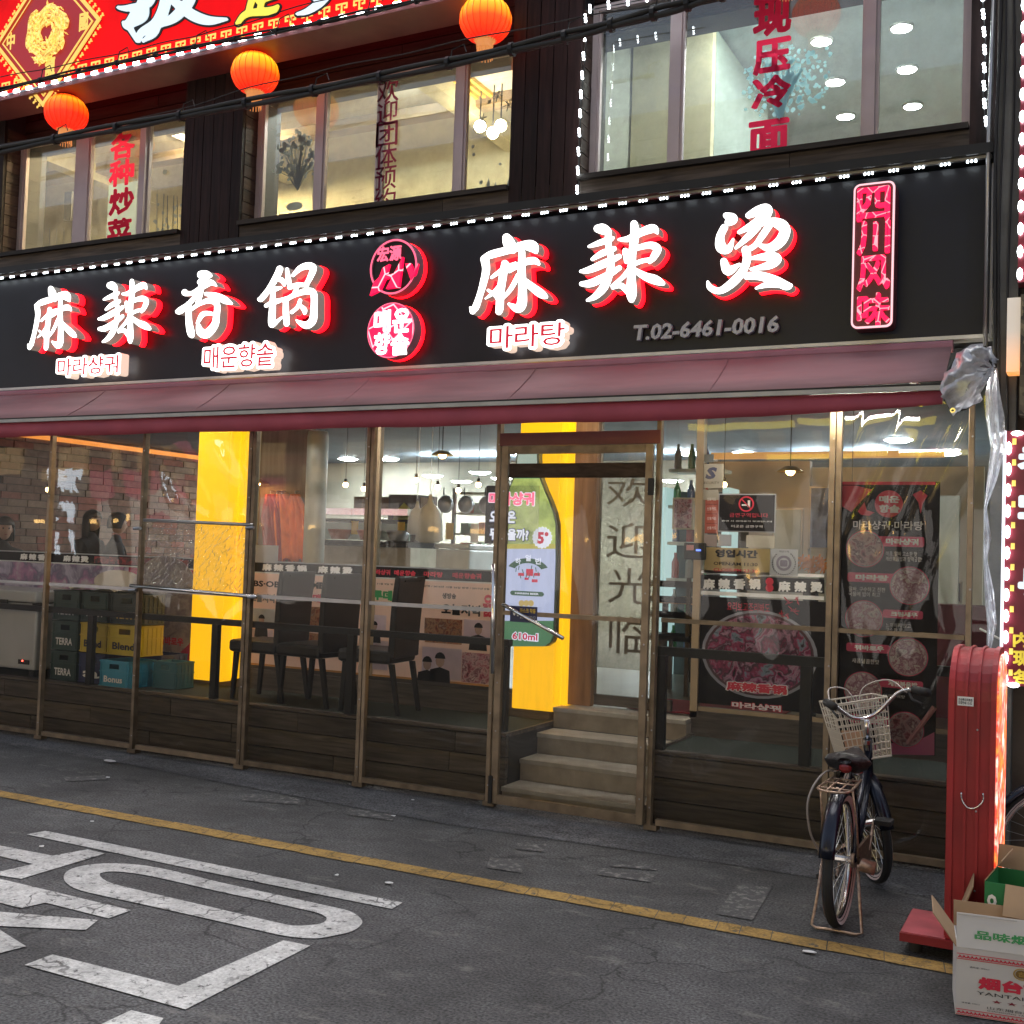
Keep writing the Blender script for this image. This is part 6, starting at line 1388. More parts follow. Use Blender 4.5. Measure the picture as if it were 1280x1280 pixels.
def diner(loc, rz, label, coat, hair, cap=False):
    t = thing('person', label, 'person', loc, None, rz, True)
    # faces +x; seated
    skin_body('body', [[((0, 0, .50), .16), ((0, 0, .75), .17), ((.01, 0, .98), .15), ((.01, 0, 1.08), .07), ((.02, 0, 1.15), .055)],
        [(2, 0), ((.0, .17, 1.0), .065), ((.05, .24, .80), .048), ((.28, .16, .76), .036), ((.36, .12, .78), .03)], [(2, 0), ((.0, -.17, 1.0), .065), ((.05, -.24, .80), .048), ((.28, -.16, .76), .036), ((.36, -.12, .78), .03)],
        [(0, 0), ((.06, .1, .48), .10), ((.42, .11, .48), .075), ((.44, .11, .10), .05), ((.54, .11, .05), .035)], [(0, 0), ((.06, -.1, .48), .10), ((.42, -.11, .48), .075), ((.44, -.11, .10), .05), ((.54, -.11, .05), .035)]], coat, t)
    mb = MB(); nn = 18; mm = 14
    for i in range(mm+1):
        ph = math.pi*i/mm; zz = -math.cos(ph)
        for k in range(nn):
            a = 2*math.pi*k/nn; r = math.sin(ph); x = .098*r*math.cos(a); y = .078*r*math.sin(a)*(1-.12*(zz < -.3)); z = .118*zz
            if abs(a) < .4 or a > 5.9:
                if -.45 < zz < .05: x += .016*(1-abs(zz+.2)/.25) if abs(math.sin(a)) < .2 else 0
            mb.v.append((.035+x, y, 1.27+z))
    for i in range(mm):
        for k in range(nn): mb.f.append((i*nn+k, i*nn+(k+1) % nn, (i+1)*nn+(k+1) % nn, (i+1)*nn+k))
    h = mb.build('head', skinm, t, smooth=True)
    for s in (-1, 1):
        MB().ball((.121, s*.03, 1.283), .010, 8).build('eye', inkb, h); MB().ball((.03, s*.08, 1.265), .02, 8, (.6, .5, 1.3)).build('ear', skinm, h)
    MB().ball((.125, 0, 1.212), .017, 8, (.4, 1, .35)).build('mouth', mat('lips', (.4, .12, .1), .5), h)
    hb = MB()
    for i in range(9):
        ph = math.pi*(.0+.62*i/8)
        for k in range(nn):
            a = 2*math.pi*k/nn; back = math.cos(a) < .35; ext = 1 if back else .62; q = min(ph, math.pi*.62*ext)
            drop = (hair*max(0, (i-5)/3) if back else 0)
            hb.v.append((.022+.118*math.sin(q)*math.cos(a)*(1 if back else 1.0), .098*math.sin(q)*math.sin(a), 1.285+.128*math.cos(q)-drop))
    for i in range(8):
        for k in range(nn): hb.f.append((i*nn+k, i*nn+(k+1) % nn, (i+1)*nn+(k+1) % nn, (i+1)*nn+k))
    o = hb.build('hair' if not cap else 'knit_cap', hairm if not cap else mat('dark_cap', (.03, .03, .035), .8), t, smooth=True); o.modifiers.new('th', 'SOLIDIFY').thickness = .012
    return t
def dseat(x, y, lb, rz):
    t = thing('dining_chair', lb, 'chair', (x, y, IZ0), None, rz, True); m_ = MT['dark_wood_chair']
    MB().box((-.2, -.2, .30), (.22, .2, .345)).build('seat', m_, t)
    for dx in (-.19, .17):
        for dy in (-.19, .16): MB().box((dx, dy, .001), (dx+.03, dy+.03, .299)).build('leg', m_, t)
    MB().box((-.23, -.19, .346), (-.20, .19, .85)).build('backrest', m_, t)
p = W(112, 690, 3.7); diner((p.x, 3.7, IZ0+.02), R(8), 'woman with long black hair sitting in profile in front of the brick wall', mat('dark_coat', (.03, .03, .035), .8), .22); dseat(p.x-.03, 3.7, 'chair under the long-haired woman by the brick wall', R(8))
p = W(143, 694, 3.9); diner((p.x, 3.9, IZ0), R(60), 'person in a dark knitted cap sitting right of the long-haired woman', mat('grey_coat', (.06, .06, .07), .8), .02, True); dseat(p.x-.03, 3.9, 'chair under the person in the knitted cap', R(60))
p = W(4, 690, 2.4); diner((p.x, 2.4, IZ0-.12), R(-30), 'dark-coated person half cut off at the left edge above the freezer', mat('black_coat', (.015, .015, .018), .8), .10); dseat(p.x-.03, 2.4, 'chair under the person cut off at the left edge', R(-30))
t = thing('dining_table', 'dark dining table between the diners by the brick wall', 'table', (-10.4, 3.9, IZ0)); box('top', (-10.6, 3.5, 1.15), (-9.9, 4.4, 1.19), brownwood, t)
for x in (-10.57, -9.97):
    for y in (3.53, 4.33): box('leg', (x, y, IZ0+.001), (x+.04, y+.04, 1.149), black, t)

# ------------------------------------------------------------------ black leather chairs on the terrace
leather = mat('black_leather', (.014, .013, .013), .42, 0, .3, 10, .25, 120, spec=.35)
def leather_chair():
    t = thing('leather_chair', '', 'chair', (0, 0, 0), 'black leather chairs on the terrace', 0, True)
    MB().box((-.23, -.21, .36), (.20, .21, .455)).build('seat', leather, t, bevel=.025)
    mb = MB(); prof_ = [(.17, .40), (.178, .60), (.19, .80), (.215, .985), (.255, .985), (.238, .80), (.228, .60), (.225, .40)]
    n_ = len(prof_); vs = []
    for s in (-1, 1):
        for x_, z_ in prof_: vs.append((x_, s*(.20+.03*(z_-.4)), z_))
    mb.add(vs, [tuple(range(n_)), tuple(range(2*n_-1, n_-1, -1))]+[(i, i+n_, (i+1) % n_+n_, (i+1) % n_) for i in range(n_)]); mb.build('backrest', leather, t, bevel=.012, fixn=True)
    MB().box((.250, -.13, .945), (.258, .13, .96)).build('top_seam', black, t)
    for x_, y_, dx in ((-.20, -.18, -.02), (-.20, .15, -.02), (.17, -.18, .07), (.17, .15, .07)):
        MB().add([(x_, y_, .36), (x_+.035, y_, .36), (x_+.035, y_+.035, .36), (x_, y_+.035, .36), (x_+dx, y_+.004, .001), (x_+dx+.026, y_+.004, .001), (x_+dx+.026, y_+.03, .001), (x_+dx, y_+.03, .001)], [(0, 1, 2, 3), (7, 6, 5, 4), (0, 4, 5, 1), (1, 5, 6, 2), (2, 6, 7, 3), (3, 7, 4, 0)]).build('leg', black, t, fixn=True)
    return t
ch0 = leather_chair()
for i, (px, lb) in enumerate(((366, 'black leather chair nearest the yellow column, leftmost of the three'), (427, 'black leather chair in the middle, close beside the leftmost one'), (507, 'black leather chair standing apart on the right, nearest the entrance'))):
    c_ = ch0 if i == 0 else copy_tree(ch0); x = W(px, 790, .55).x; c_.location = (x-.24, .58, .437); c_['label'] = lb; c_.rotation_euler = (0, 0, R((3, -4, 6)[i]))

# ------------------------------------------------------------------ crates and freezer on the terrace
def crate(x0, x1, z, h, y0, dy, m, label, word, wm, name='beer_crate'):
    t = thing(name, label, 'crate', ((x0+x1)/2, y0, z), 'stacked beer crates on the terrace'); th = .012
    sh = MB()
    sh.box((x0, y0, z), (x1, y0+dy, z+.012))
    hz0, hz1, hx = z+h*.68, z+h*.86, (x1-x0)*.17; cx = (x0+x1)/2
    for ya, yb in ((y0, y0+th), (y0+dy-th, y0+dy)):
        sh.box((x0, ya, z+.012), (x1, yb, hz0)); sh.box((x0, ya, hz1), (x1, yb, z+h-.002)); sh.box((x0, ya, hz0), (cx-hx, yb, hz1)); sh.box((cx+hx, ya, hz0), (x1, yb, hz1))
    for xa in (x0, x1-th): sh.box((xa, y0+th, z+.012), (xa+th, y0+dy-th, z+h-.002))
    sh.build('shell', m, t)
    rb = MB()
    for z_ in (z+.004, z+h*.55, z+h-.014): rb.box((x0-.004, y0-.006, z_), (x1+.006, y0-.0005, z_+.01)); rb.box((x1+.0005, y0-.006, z_), (x1+.006, y0+dy, z_+.01))
    for i in range(5): y = y0+dy*(i+.5)/5; rb.box((x1+.0005, y-.006, z+.012), (x1+.005, y+.006, z+h-.02))
    for x in (x0+.012, x1-.02): rb.box((x, y0-.005, z+.012), (x+.008, y0-.0005, z+h-.02))
    rb.build('rim_ribs', m, t)
    if word: text('lettering', word, cx-(x1-x0)*.33, cx+(x1-x0)*.33, z+h*.18, z+h*.42, y0-.007, wm, t, bold=.03)
    return t
grn = mat('dark_green_crate', (.012, .045, .035), .45, 0, .15); yc = mat('yellow_crate', (.62, .45, .03), .45, 0, .08); bl = mat('navy_crate', (.02, .03, .10), .45, 0, .1); lb_ = mat('light_blue_crate', (.05, .30, .45), .45, 0, .1); teal = mat('teal_crate', (.04, .14, .16), .5, 0, .1)
CY = .34
def xx(px): return W(px, 820, CY).x
H = W(80, 757, CY).z; hC = .245; z0 = .439
xs0, xs1, xs2, xs3 = xx(64), xx(97), xx(131), xx(171)
for j, (lbl, w_) in enumerate((('dark green crate at the bottom of the leftmost crate stack', 'TERRA'), ('dark green crate in the middle of the leftmost crate stack', 'TERRA'), ('dark green crate on top of the leftmost crate stack', 'TERRA'))): crate(xs0, xs1-.012, z0+j*.25, .245, CY, .38, grn, lbl, w_, inkw)
for j, (lbl, w_, m, wm) in enumerate((('navy blue crate with a white letter at the bottom of the second stack', 'a', bl, inkw), ('yellow crate partly hidden by the railing post in the second stack', 'Blend', yc, inkb), ('dark green crate on top of the second stack', 'TERRA', grn, inkw))): crate(xs1, xs2-.014, z0+j*.25, .245, CY+.02, .38, m, lbl, w_, wm)
crate(xs2, xs3, z0, .245, CY+.27, .3, bl, 'navy blue crate behind the light blue crate under the wide yellow crate', '', inkw)
crate(xs2-.0, xs3+.02, z0+.25, .245, CY+.02, .24, yc, 'wide yellow crate with black lettering in the third stack', 'Blend', inkb)
crate(xs2+.02, xs3+.02, z0+.50, .245, CY+.02, .24, mat('black_green_crate', (.02, .035, .03), .45, 0, .1), 'blackish green crate on top of the third stack', 'TERRA', inky)
crate(xx(133), xx(168), z0, .215, CY-.06, .30, lb_, 'light blue crate standing in front at the bottom of the third stack', 'Bonus', inkw)
crate(xx(174), xx(203), z0, .215, CY+.16, .20, teal, 'dull teal crate standing alone right of the crate stacks', '', inkw)
t = thing('cardboard_sheet', 'crumpled cream packing paper lying on top of the green crates', 'paper', (xx(120), CY+.2, 1.19)); mb = MB(); rr4 = random.Random(6)
a_, b_ = xx(60), xx(140)
for i in range(13):
    for j in range(6): mb.v.append((a_+(b_-a_)*i/12, CY-.01+.42*j/5, 1.192+rr4.uniform(0, .05)))
for i in range(12):
    for j in range(5): a = i*6+j; mb.f.append((a, a+6, a+7, a+1))
mb.build('sheet', mat('cream_paper', (.45, .40, .30), .7), t); t.name = 'packing_paper'
t = thing('chest_freezer', 'white chest freezer with a red lamp at the left end of the terrace', 'freezer', (-8.6, .4, .44))
fx0, fx1 = -9.3, W(44, 800, .30).x; ft = W(20, 738, .30).z; enam = mat('white_freezer_enamel', (.48, .49, .50), .4, 0, .08, 3)
box('body', (fx0, .30, .50), (fx1, .90, ft-.10), enam, t, bevel=.02); box('lid', (fx0, .285, ft-.095), (fx1, .90, ft), enam, t, bevel=.015); box('lid_seal', (fx0+.01, .296, ft-.101), (fx1-.01, .89, ft-.094), black, t)
box('lid_hinge', (fx1-.02, .27, ft-.16), (fx1+.012, .40, ft-.10), black, t); a, b = W(23, 824, .295), W(36, 831, .295); box('control_panel', (a.x, .292, b.z), (b.x, .299, a.z), black, t); p = W(28, 826, .29); MB().ball(p, .008, 8).build('red_lamp', emit('red_lamp', (1, .08, .05), 6.), t)
for x in (fx0+.1, fx1-.1): box('foot', (x-.03, .36, .438), (x+.03, .42, .499), black, t)
box('handle', (W(2, 748, .28).x, .262, ft-.12), (W(10, 748, .28).x, .284, ft-.08), black, t)

# ------------------------------------------------------------------ bicycle
spk = mat('spoke_steel', (.6, .6, .6), .3, .9, .1); pinkw = mat('whitewall_tyre', (.62, .50, .48), .6, 0, .08); navy = mat('navy_frame_paint', (.007, .009, .02), .25, .2, .15); basketm = mat('cream_wire', (.60, .54, .44), .5, 0, .08)
def ring_pts(c, r, n=32, rot=None):
    return [Vector(c)+(rot @ Vector((r*math.cos(2*math.pi*i/n), 0, r*math.sin(2*math.pi*i/n))) if rot is not None else Vector((r*math.cos(2*math.pi*i/n), 0, r*math.sin(2*math.pi*i/n)))) for i in range(n)]
def wheel(parent, c, rot, r):
    ty = MB().tube(ring_pts(c, r-.020, 40, rot), .022, 8, closed=True).build('wheel', rubber, parent, smooth=True)
    for s in (-1, 1):
        off = rot @ Vector((0, s*.0135, 0)); a_ = ring_pts(Vector(c)+off, r-.041, 40, rot); b_ = ring_pts(Vector(c)+rot @ Vector((0, s*.0245, 0)), r-.017, 40, rot); n_ = 40
        MB().add(a_+b_, [(i, (i+1) % n_, (i+1) % n_+n_, i+n_) for i in range(n_)]).build('whitewall', pinkw, ty)
    MB().tube(ring_pts(c, r-.047, 40, rot), .011, 6, closed=True).build('rim', chrome, ty, smooth=True)
    MB().tube([Vector(c)+rot @ Vector((0, -.05, 0)), Vector(c)+rot @ Vector((0, .05, 0))], .018, 10).build('hub', chrome, ty)
    sp_ = MB()
    for i in range(28):
        a = 2*math.pi*i/28; s = 1 if i % 2 else -1; a2 = a+.35*(1 if (i//2) % 2 else -1)
        sp_.tube([Vector(c)+rot @ Vector((.017*math.cos(a2), s*.032, .017*math.sin(a2))), Vector(c)+rot @ Vector(((r-.052)*math.cos(a), 0, (r-.052)*math.sin(a)))], .0014, 4)
    sp_.build('spokes', spk, ty)
    return ty
def fender(parent, c, rot, r, a0, a1, m):
    mb = MB(); n_ = 20; w_ = 7
    for i in range(n_+1):
        a = R(a0+(a1-a0)*i/n_)
        for j in range(w_):
            b_ = (j/(w_-1)*2-1); q = r+.012-.018*b_*b_; mb.v.append(tuple(Vector(c)+rot @ Vector((q*math.cos(a), b_*.034, q*math.sin(a)))))
    for i in range(n_):
        for j in range(w_-1): k = i*w_+j; mb.f.append((k, k+1, k+w_+1, k+w_))
    o = mb.build('fender', m, parent, smooth=True); o.modifiers.new('th', 'SOLIDIFY').thickness = .002; return o
def bicycle(label, loc, rz, steer, lean=0.):
    t = thing('bicycle', label, 'bicycle', loc, None, rz, True); t.rotation_euler = (R(lean), 0, rz)
    r = .292; I = Matrix.Identity(3); RC = Vector((0, 0, r+.012)); FCx = .86
    HT, HB = Vector((FCx-.225, 0, .73)), Vector((FCx-.17, 0, .575)); ax = (HT-HB).normalized()
    S = Matrix.Rotation(steer, 3, ax); pv = HB
    def st(v): return pv + S @ (Vector(v)-pv)
    FC = st((FCx, 0, r))
    wheel(t, RC, I, r); wheel(t, FC, S, r)
    fender(t, RC, I, r+.018, -5, 168, navy).rotation_euler = (0, 0, 0)
    fender(t, FC, S, r+.018, 35, 175, navy)
    fr = MB(); BB = Vector((.37, 0, .27)); SC_ = Vector((.235, 0, .62))
    for a, b, q in ((HB+Vector((0, 0, .03)), BB, .019), (HT-Vector((0, 0, .05)), SC_+Vector((.04, 0, -.22)), .015), (BB, SC_, .016)):
        mid = (a+b)/2+Vector((0, 0, -.05 if q != .016 else 0)); fr.tube([a, mid, b], q, 10)
    for s in (-1, 1):
        fr.tube([BB+Vector((0, s*.03, 0)), Vector((.1, s*.055, r)), RC+Vector((0, s*.06, 0))], .010, 8); fr.tube([SC_+Vector((0, s*.015, -.05)), Vector((.1, s*.05, .45)), RC+Vector((0, s*.06, 0))], .008, 8)
    fr.build('frame', navy, t, smooth=True)
    MB().tube([HB-ax*.02, HT+ax*.02], .021, 12).build('head_tube', navy, t, smooth=True)
    fk = MB()
    for s in (-1, 1): fk.tube([st(HB+Vector((0, s*.02, -.02))), st(HB+Vector((.02, s*.052, -.08))), st((FCx-.03, s*.055, r+.05)), st((FCx, s*.055, r))], .011, 8)
    fk.build('fork', navy, t, smooth=True)
    MB().tube([SC_, SC_+Vector((-.03, 0, .10))], .013, 10).build('seat_post', chrome, t, smooth=True)
    mb = MB(); ring_ = []   # saddle
    for i in range(9):
        e_ = (.25, .8)[i] if i < 2 else 1
        x_ = -.14+.27*i/8; w_ = .118*(1-.76*(i/8)**1.5); zt = .725-.015*math.sin(i/8*3.1)
        for k in range(10): a = 2*math.pi*k/10; mb.v.append((.20+x_, w_*math.cos(a)*e_, zt+(.045 if math.sin(a) > 0 else .060)*math.sin(a)*(1-.35*i/8)*e_))
    for i in range(8):
        for k in range(10): mb.f.append((i*10+k, i*10+(k+1) % 10, (i+1)*10+(k+1) % 10, (i+1)*10+k))
    mb.f.append(tuple(range(10))); mb.f.append(tuple(range(89, 79, -1)))
    o = mb.build('saddle', mat('black_saddle', (.02, .018, .02), .35, 0, .2, 30, .8, 45), t, smooth=True)
    for s in (-1, 1): sp = MB().tube([(.12+.018*math.cos(k*.9), s*.05+.018*math.sin(k*.9), .655+.0035*k) for k in range(16)], .003, 5).build('saddle_spring', chrome, o)
    MB().ball((.075, 0, .69), .03, 10, (.6, 1, .8)).build('rear_reflector', mat('dark_red_reflector', (.2, .02, .02), .2), t)
    rk = MB(); z = .635     # rear rack
    rk.tube(stroke_outline([(.13, -.06, z), (-.10, -.068, z), (-.20, -.06, z), (-.235, 0, z), (-.20, .06, z), (-.10, .068, z), (.13, .06, z)], 4), .0055, 6)
    for x_ in (-.15, -.02, .09): rk.tube([(x_, -.065, z), (x_, .065, z)], .004, 6)
    for y_ in (-.025, .025): rk.tube([(.13, y_, z), (-.20, y_, z)], .004, 6)
    for s in (-1, 1): rk.tube([(-.12, s*.068, z), (-.03, s*.075, .45), (0, s*.078, r)], .0045, 6); rk.tube([(.10, s*.062, z), (.20, s*.02, .60)], .0045, 6)
    rk.build('rear_rack', rustm, t, smooth=True)
    hb = MB(); B = HT+ax*.125   # stem and handlebar
    MB().tube([st(HT), st(B)], .013, 10).build('stem', chrome, t, smooth=True)
    hp = [(-.20, -.225, .12), (-.12, -.22, .125), (-.03, -.17, .11), (.03, -.075, .025), (.04, 0, 0), (.03, .075, .025), (-.03, .17, .11), (-.12, .22, .125), (-.20, .225, .12)]
    MB().tube([st(B+Vector(p)) for p in [Vector(q) for q in stroke_outline(hp, 5)]], .0115, 8).build('handlebar', chrome, t, smooth=True)
    for s in (-1, 1):
        MB().tube([st(B+Vector((-.25, s*.226, .118))), st(B+Vector((-.11, s*.217, .125)))], .019, 10).build('grip', rubber, t, smooth=True)
        MB().tube([st(B+Vector((-.08, s*.20, .11))), st(B+Vector((-.12, s*.195, .08))), st(B+Vector((-.21, s*.205, .065)))], .006, 6).build('brake_lever', rubber, t, smooth=True)
        MB().tube([st(B+Vector(p)) for p in [Vector(q) for q in stroke_outline([(-.08, s*.19, .11), (.03, s*.15, .17), (.10, s*.04, .14), (.09, 0, .02), (.07, 0, -.12)], 5)]], .0035, 6).build('brake_cable', mat('pale_cable', (.55, .5, .46), .4), t, smooth=True)
    # basket: front of the stem
    bk = MB(); x0_, x1_, zt_, zb_b = .06, .27, .085, -.20
    def bp_(u, v, zz):   # u across, v along, zz 0..1 up
        k = .80+.20*zz; return st(B+Vector((.055+(x1_-.055)*v*k+.0, .138*u*k, zb_b+(zt_-zb_b)*zz)))
    for zz in [i/8 for i in range(9)]: bk.tube([bp_(*q, zz) for q in ((-1, 0), (1, 0), (1, 1), (-1, 1))], .003 if 0 < zz < 1 else .005, 5, closed=True)
    for i in range(11): u = -1+2*i/10; bk.tube([bp_(u, 0, 1), bp_(u, 0, 0), bp_(u, 1, 0), bp_(u, 1, 1)], .0028, 5)
    for i in range(6):
        v = i/5
        for s in (-1, 1): bk.tube([bp_(s, v, 0), bp_(s, v, 1)], .0028, 5)
        bk.tube([bp_(-1, v, 0), bp_(1, v, 0)], .002, 5)
    bk.build('basket', basketm, t)
    pn = MB(); pn.quad(bp_(1.01, .0, 0), bp_(1.01, 1, 0), bp_(1.01, 1, .55), bp_(1.01, 0, .55)); pn.build('basket_liner', mat('cream_liner', (.50, .44, .36), .6), t); MB().quad(bp_(-1.01, .0, 0), bp_(-1.01, 1, 0), bp_(-1.01, 1, .45), bp_(-1.01, 0, .45)).build('basket_liner', MT['cream_liner'], t); MB().quad(bp_(-.2, .1, .02), bp_(.8, .3, .02), bp_(.7, .5, .5), bp_(-.3, .3, .45)).build('cardboard_piece', mat('tan_card', (.5, .3, .18), .7), t)
    MB().tube([(HT.x-.012, 0, .725), (HT.x-.016, 0, .745)], .02, 10).build('headset', chrome, t)
    ck = MB(); ck.tube([BB+Vector((0, -.06, 0)), BB+Vector((0, .06, 0))], .014, 10); ck.tube([BB+Vector((0, -.06, 0)), BB+Vector((.10, -.065, .12))], .008, 8); ck.tube([BB+Vector((0, .06, 0)), BB+Vector((-.10, .065, -.12))], .008, 8); ck.build('crank', rustm, t)
    for p_ in (BB+Vector((.10, -.11, .12)), BB+Vector((-.10, .11, -.12))): MB().box(tuple(p_-Vector((.045, .04, .012))), tuple(p_+Vector((.045, .04, .012)))).build('pedal', rubber, t, bevel=.004)
    MB().prism([(BB.x+.07*math.cos(a), BB.z+.07*math.sin(a)) for a in [R(-90+i*18) for i in range(11)]]+[(RC.x+.03*math.cos(a), RC.z+.03*math.sin(a)) for a in [R(90+i*18) for i in range(11)]], -.062, -.050).build('chain_guard', rustm, t, fixn=True)
    ks = MB().tube([(.0, -.075, r), (-.03, -.095, .10), (-.05, -.108, .012), (-.065, -.085, .006), (-.06, .0, .008), (-.065, .085, .006), (-.05, .108, .012), (-.03, .095, .10), (.0, .075, r)], .007, 8).build('rear_stand', rustm, t, smooth=True)
    MB().tube(stroke_outline([(.20, 0, .66), (.08, .09, .66), (-.04, .135, .56), (-.05, .125, .42), (-.0, .09, .32)], 6), .005, 6).build('lock_cable', mat('grey_cable', (.25, .22, .2), .5), t, smooth=True)
    MB().tube([Vector((-.0, -.085, r+.002)), Vector((0, -.09, r+.0)), Vector((0, -.15, r-.01))], .03, 10).build('axle_box', rustm, t, smooth=True)
    return t
B1 = bicycle('navy city bicycle with whitewall tyres, wire basket and rusty rack, parked before the vinyl', (-.975, -1.19, .006), R(90), R(31), 0)
B2 = copy_tree(B1); B2['label'] = 'second bicycle half hidden behind the red stand sign at the right edge'; B2.location = (.70, -.26, .006); B2.rotation_euler = (0, 0, R(172))

# ------------------------------------------------------------------ red standing lightbox, foot plate, cartons
redp = mat('red_box_paint', (.34, .018, .022), .5, 0, .45, 7, .35, 14, (1, 1, .35), rvar=.15); redd = mat('dark_red_edge', (.22, .015, .02), .4)
SS = thing('standing_sign', 'tall red arched metal lightbox sign standing edge-on in the street', 'sign', (-.44, -1.05, .09))
sx0, sx1, sy0, sy1, szt = -.515, -.345, -1.34, -.80, 1.265
def arch(x0_, x1_, gy, gz, m, name):
    r_c = .20; pr = []
    for cy, a0 in ((sy0+gy+r_c, 180), (sy1-gy-r_c, 90)):
        for i in range(9): a = R(a0-90*i/8); pr.append((cy+r_c*math.cos(a), szt-gz-r_c+r_c*math.sin(a)))
    pr = [(sy0+gy, .09)]+pr+[(sy1-gy, .09)]; n_ = len(pr)
    vs = [(x0_, y, z) for y, z in pr]+[(x1_, y, z) for y, z in pr]
    return MB().add(vs, [tuple(range(n_)), tuple(range(2*n_-1, n_-1, -1))]+[(i, i+n_, (i+1) % n_+n_, (i+1) % n_) for i in range(n_)]).build(name, m, SS, fixn=True)
arch(sx0, sx1, 0, 0, redp, 'body')
for xa, xb in ((sx0-.006, sx0+.016), (sx0+.055, sx0+.066), (sx0+.102, sx0+.113), (sx1-.016, sx1+.004)): arch(xa, xb, -.008, -.008, redp, 'raised_rib')
arch(sx1+.005, sx1+.012, .02, .02, pattern('stand_face_lit', [(1, .04, .02), (1, .30, .06), (1, .06, .05), (1, .6, .45), (1, .85, .8)], 9, .4, 1.5, 'noise'), 'lit_face')
arch(sx0-.012, sx0-.007, .02, .02, pattern('stand_face_dark', [(.4, .03, .02), (.3, .02, .02)], 9, .4), 'lit_face')
def sp_(px, py): return W(px, py, sy0-.010)
hd = [sp_(1202, 990), sp_(1203, 1000), sp_(1210, 1009), sp_(1220, 1009), sp_(1229, 1001), sp_(1229, 991)]; MB().tube([Vector(q) for q in stroke_outline([tuple(h-Vector((0, .012, 0))) for h in hd], 4)], .0035, 6).build('ring_handle', chrome, SS, smooth=True)
a, b = sp_(1197, 870), sp_(1217, 883); box('paper_label', (a.x, sy0-.016, b.z), (b.x, sy0-.013, a.z), inkw, SS); text('lettering', '조선족자치회관\n모집안내 12-22', a.x+.004, b.x-.004, b.z+.006, a.z-.006, sy0-.0175, inkb, SS, bold=.02)
for z in (.3, .62, .95): MB().ball(((sx0+sx1)/2+.02, sy0-.009, z), .005, 6).build('bolt', steel, SS)
FP = box('foot_plate', (-.695, -1.37, .055), (sx1, -1.0, .088), redd, SS); box('foot_plate_top', (-.69, -1.365, .0885), (sx0-.002, -1.005, .094), mat('faded_pink_red_paint', (.48, .10, .12), .5, 0, .25, 9), SS)
for x_ in (-.64, -.42):
    for y_ in (-1.30, -1.06): MB().lathe([(.028, .006), (.03, .052), (.0, .054)], 12, (x_, y_, 0)).build('rubber_foot', rubber, SS)
cardb = mat('brown_cardboard', (.36, .24, .14), .8, 0, .1, 10); cardw = mat('white_carton_print', (.58, .56, .54), .7, 0, .05, 8); cardg = mat('green_carton_print', (.02, .20, .06), .6, 0, .08)
def carton(name, label, loc, rz, w_, d_, h_, m, flaps, inner=cardb):
    t = thing(name, label, 'cardboard box', loc, 'discarded cartons by the standing sign', rz, True); th = .005
    MB().box((0, 0, 0), (w_, th, h_)).build('front_panel', m, t); MB().box((0, d_-th, 0), (w_, d_, h_)).build('back_panel', m, t)
    MB().box((0, th, 0), (th, d_-th, h_)).build('side_panel', m, t); MB().box((w_-th, th, 0), (w_, d_-th, h_)).build('side_panel', m, t); MB().box((th, th, 0), (w_-th, d_-th, th)).build('bottom_panel', inner, t)
    for side, ang, ln, m2 in flaps:
        c, s = math.cos(ang)*ln, math.sin(ang)*ln
        if side == 'f': k0 = .075 if name == 'green_carton' else 0; q = [(k0, 0, h_), (w_, 0, h_), (w_, -c, h_+s), (k0, -c, h_+s)]
        if side == 'b': q = [(0, d_, h_), (w_, d_, h_), (w_, d_+c, h_+s), (0, d_+c, h_+s)]
        if side == 'l': q = [(0, 0, h_), (0, d_, h_), (-c, d_-.01, h_+s), (-c, .01, h_+s)]
        if side == 'r': q = [(w_, 0, h_), (w_, d_, h_), (w_+c, d_, h_+s), (w_+c, 0, h_+s)]
        q = [Vector(v)+Vector((0, 0, .0015)) for v in q]; o = MB().quad(*q).build('flap', m2, t); md = o.modifiers.new('th', 'SOLIDIFY'); md.thickness = .004; md.offset = 0
    return t
P0 = G(1194, 1269); wc = .50
t = carton('white_carton', 'white wine carton with red and green Chinese lettering and open flaps in the right foreground', (P0.x, P0.y, 0.004), R(8), wc, .26, .315, cardw, (('f', R(97), .155, cardw), ('l', R(60), .16, cardb), ('b', R(80), .12, cardb), ('r', R(30), .14, cardb)))
t.scale = (1, 1, .76); YT = -.003
def ct(s, x0_, x1_, z0_, z1_, m, Y=YT, **k): return text('lettering', s, x0_, x1_, z0_, z1_, Y, m, t, **k)
ct('烟台古酿', .075, .37, .135, .192, inkr, bold=.05); ct('YANTAI GUNIANG', .07, .44, .108, .124, inkb); ct('★ ★ ★ ★ ★ ★', .12, .40, .078, .094, mat('maroon_ink', (.25, .02, .04), .5)); ct('山东烟台酿酒有限公司', .105, .40, .047, .060, inkb)
ct('SHANDONG YANTAI WINERY CO LTD', .105, .40, .037, .043, inkb); ct('酒精度: 38%vol', .045, .11, .226, .234, inkb); ct('净含量: 500ml', .02, .08, .058, .065, inkb)
for z_ in (.262, .004):
    MB().box((.002, YT-.0005, z_+.024), (wc-.002, YT, z_+.027)).build('printed_border', inkr, t); MB().box((.002, YT-.0005, z_), (wc-.002, YT, z_+.003)).build('printed_border', inkr, t)
    mb = MB()
    for i in range(36):
        x_ = .008+i*.0136; mb.quad((x_, YT-.0006, z_+.006), (x_+.009, YT-.0006, z_+.013), (x_+.006, YT-.0006, z_+.018), (x_-.003, YT-.0006, z_+.011)); mb.quad((x_+.012, YT-.0006, z_+.008), (x_+.004, YT-.0006, z_+.021), (x_+.001, YT-.0006, z_+.019), (x_+.008, YT-.0006, z_+.006))
    mb.build('printed_border', inkr, t)
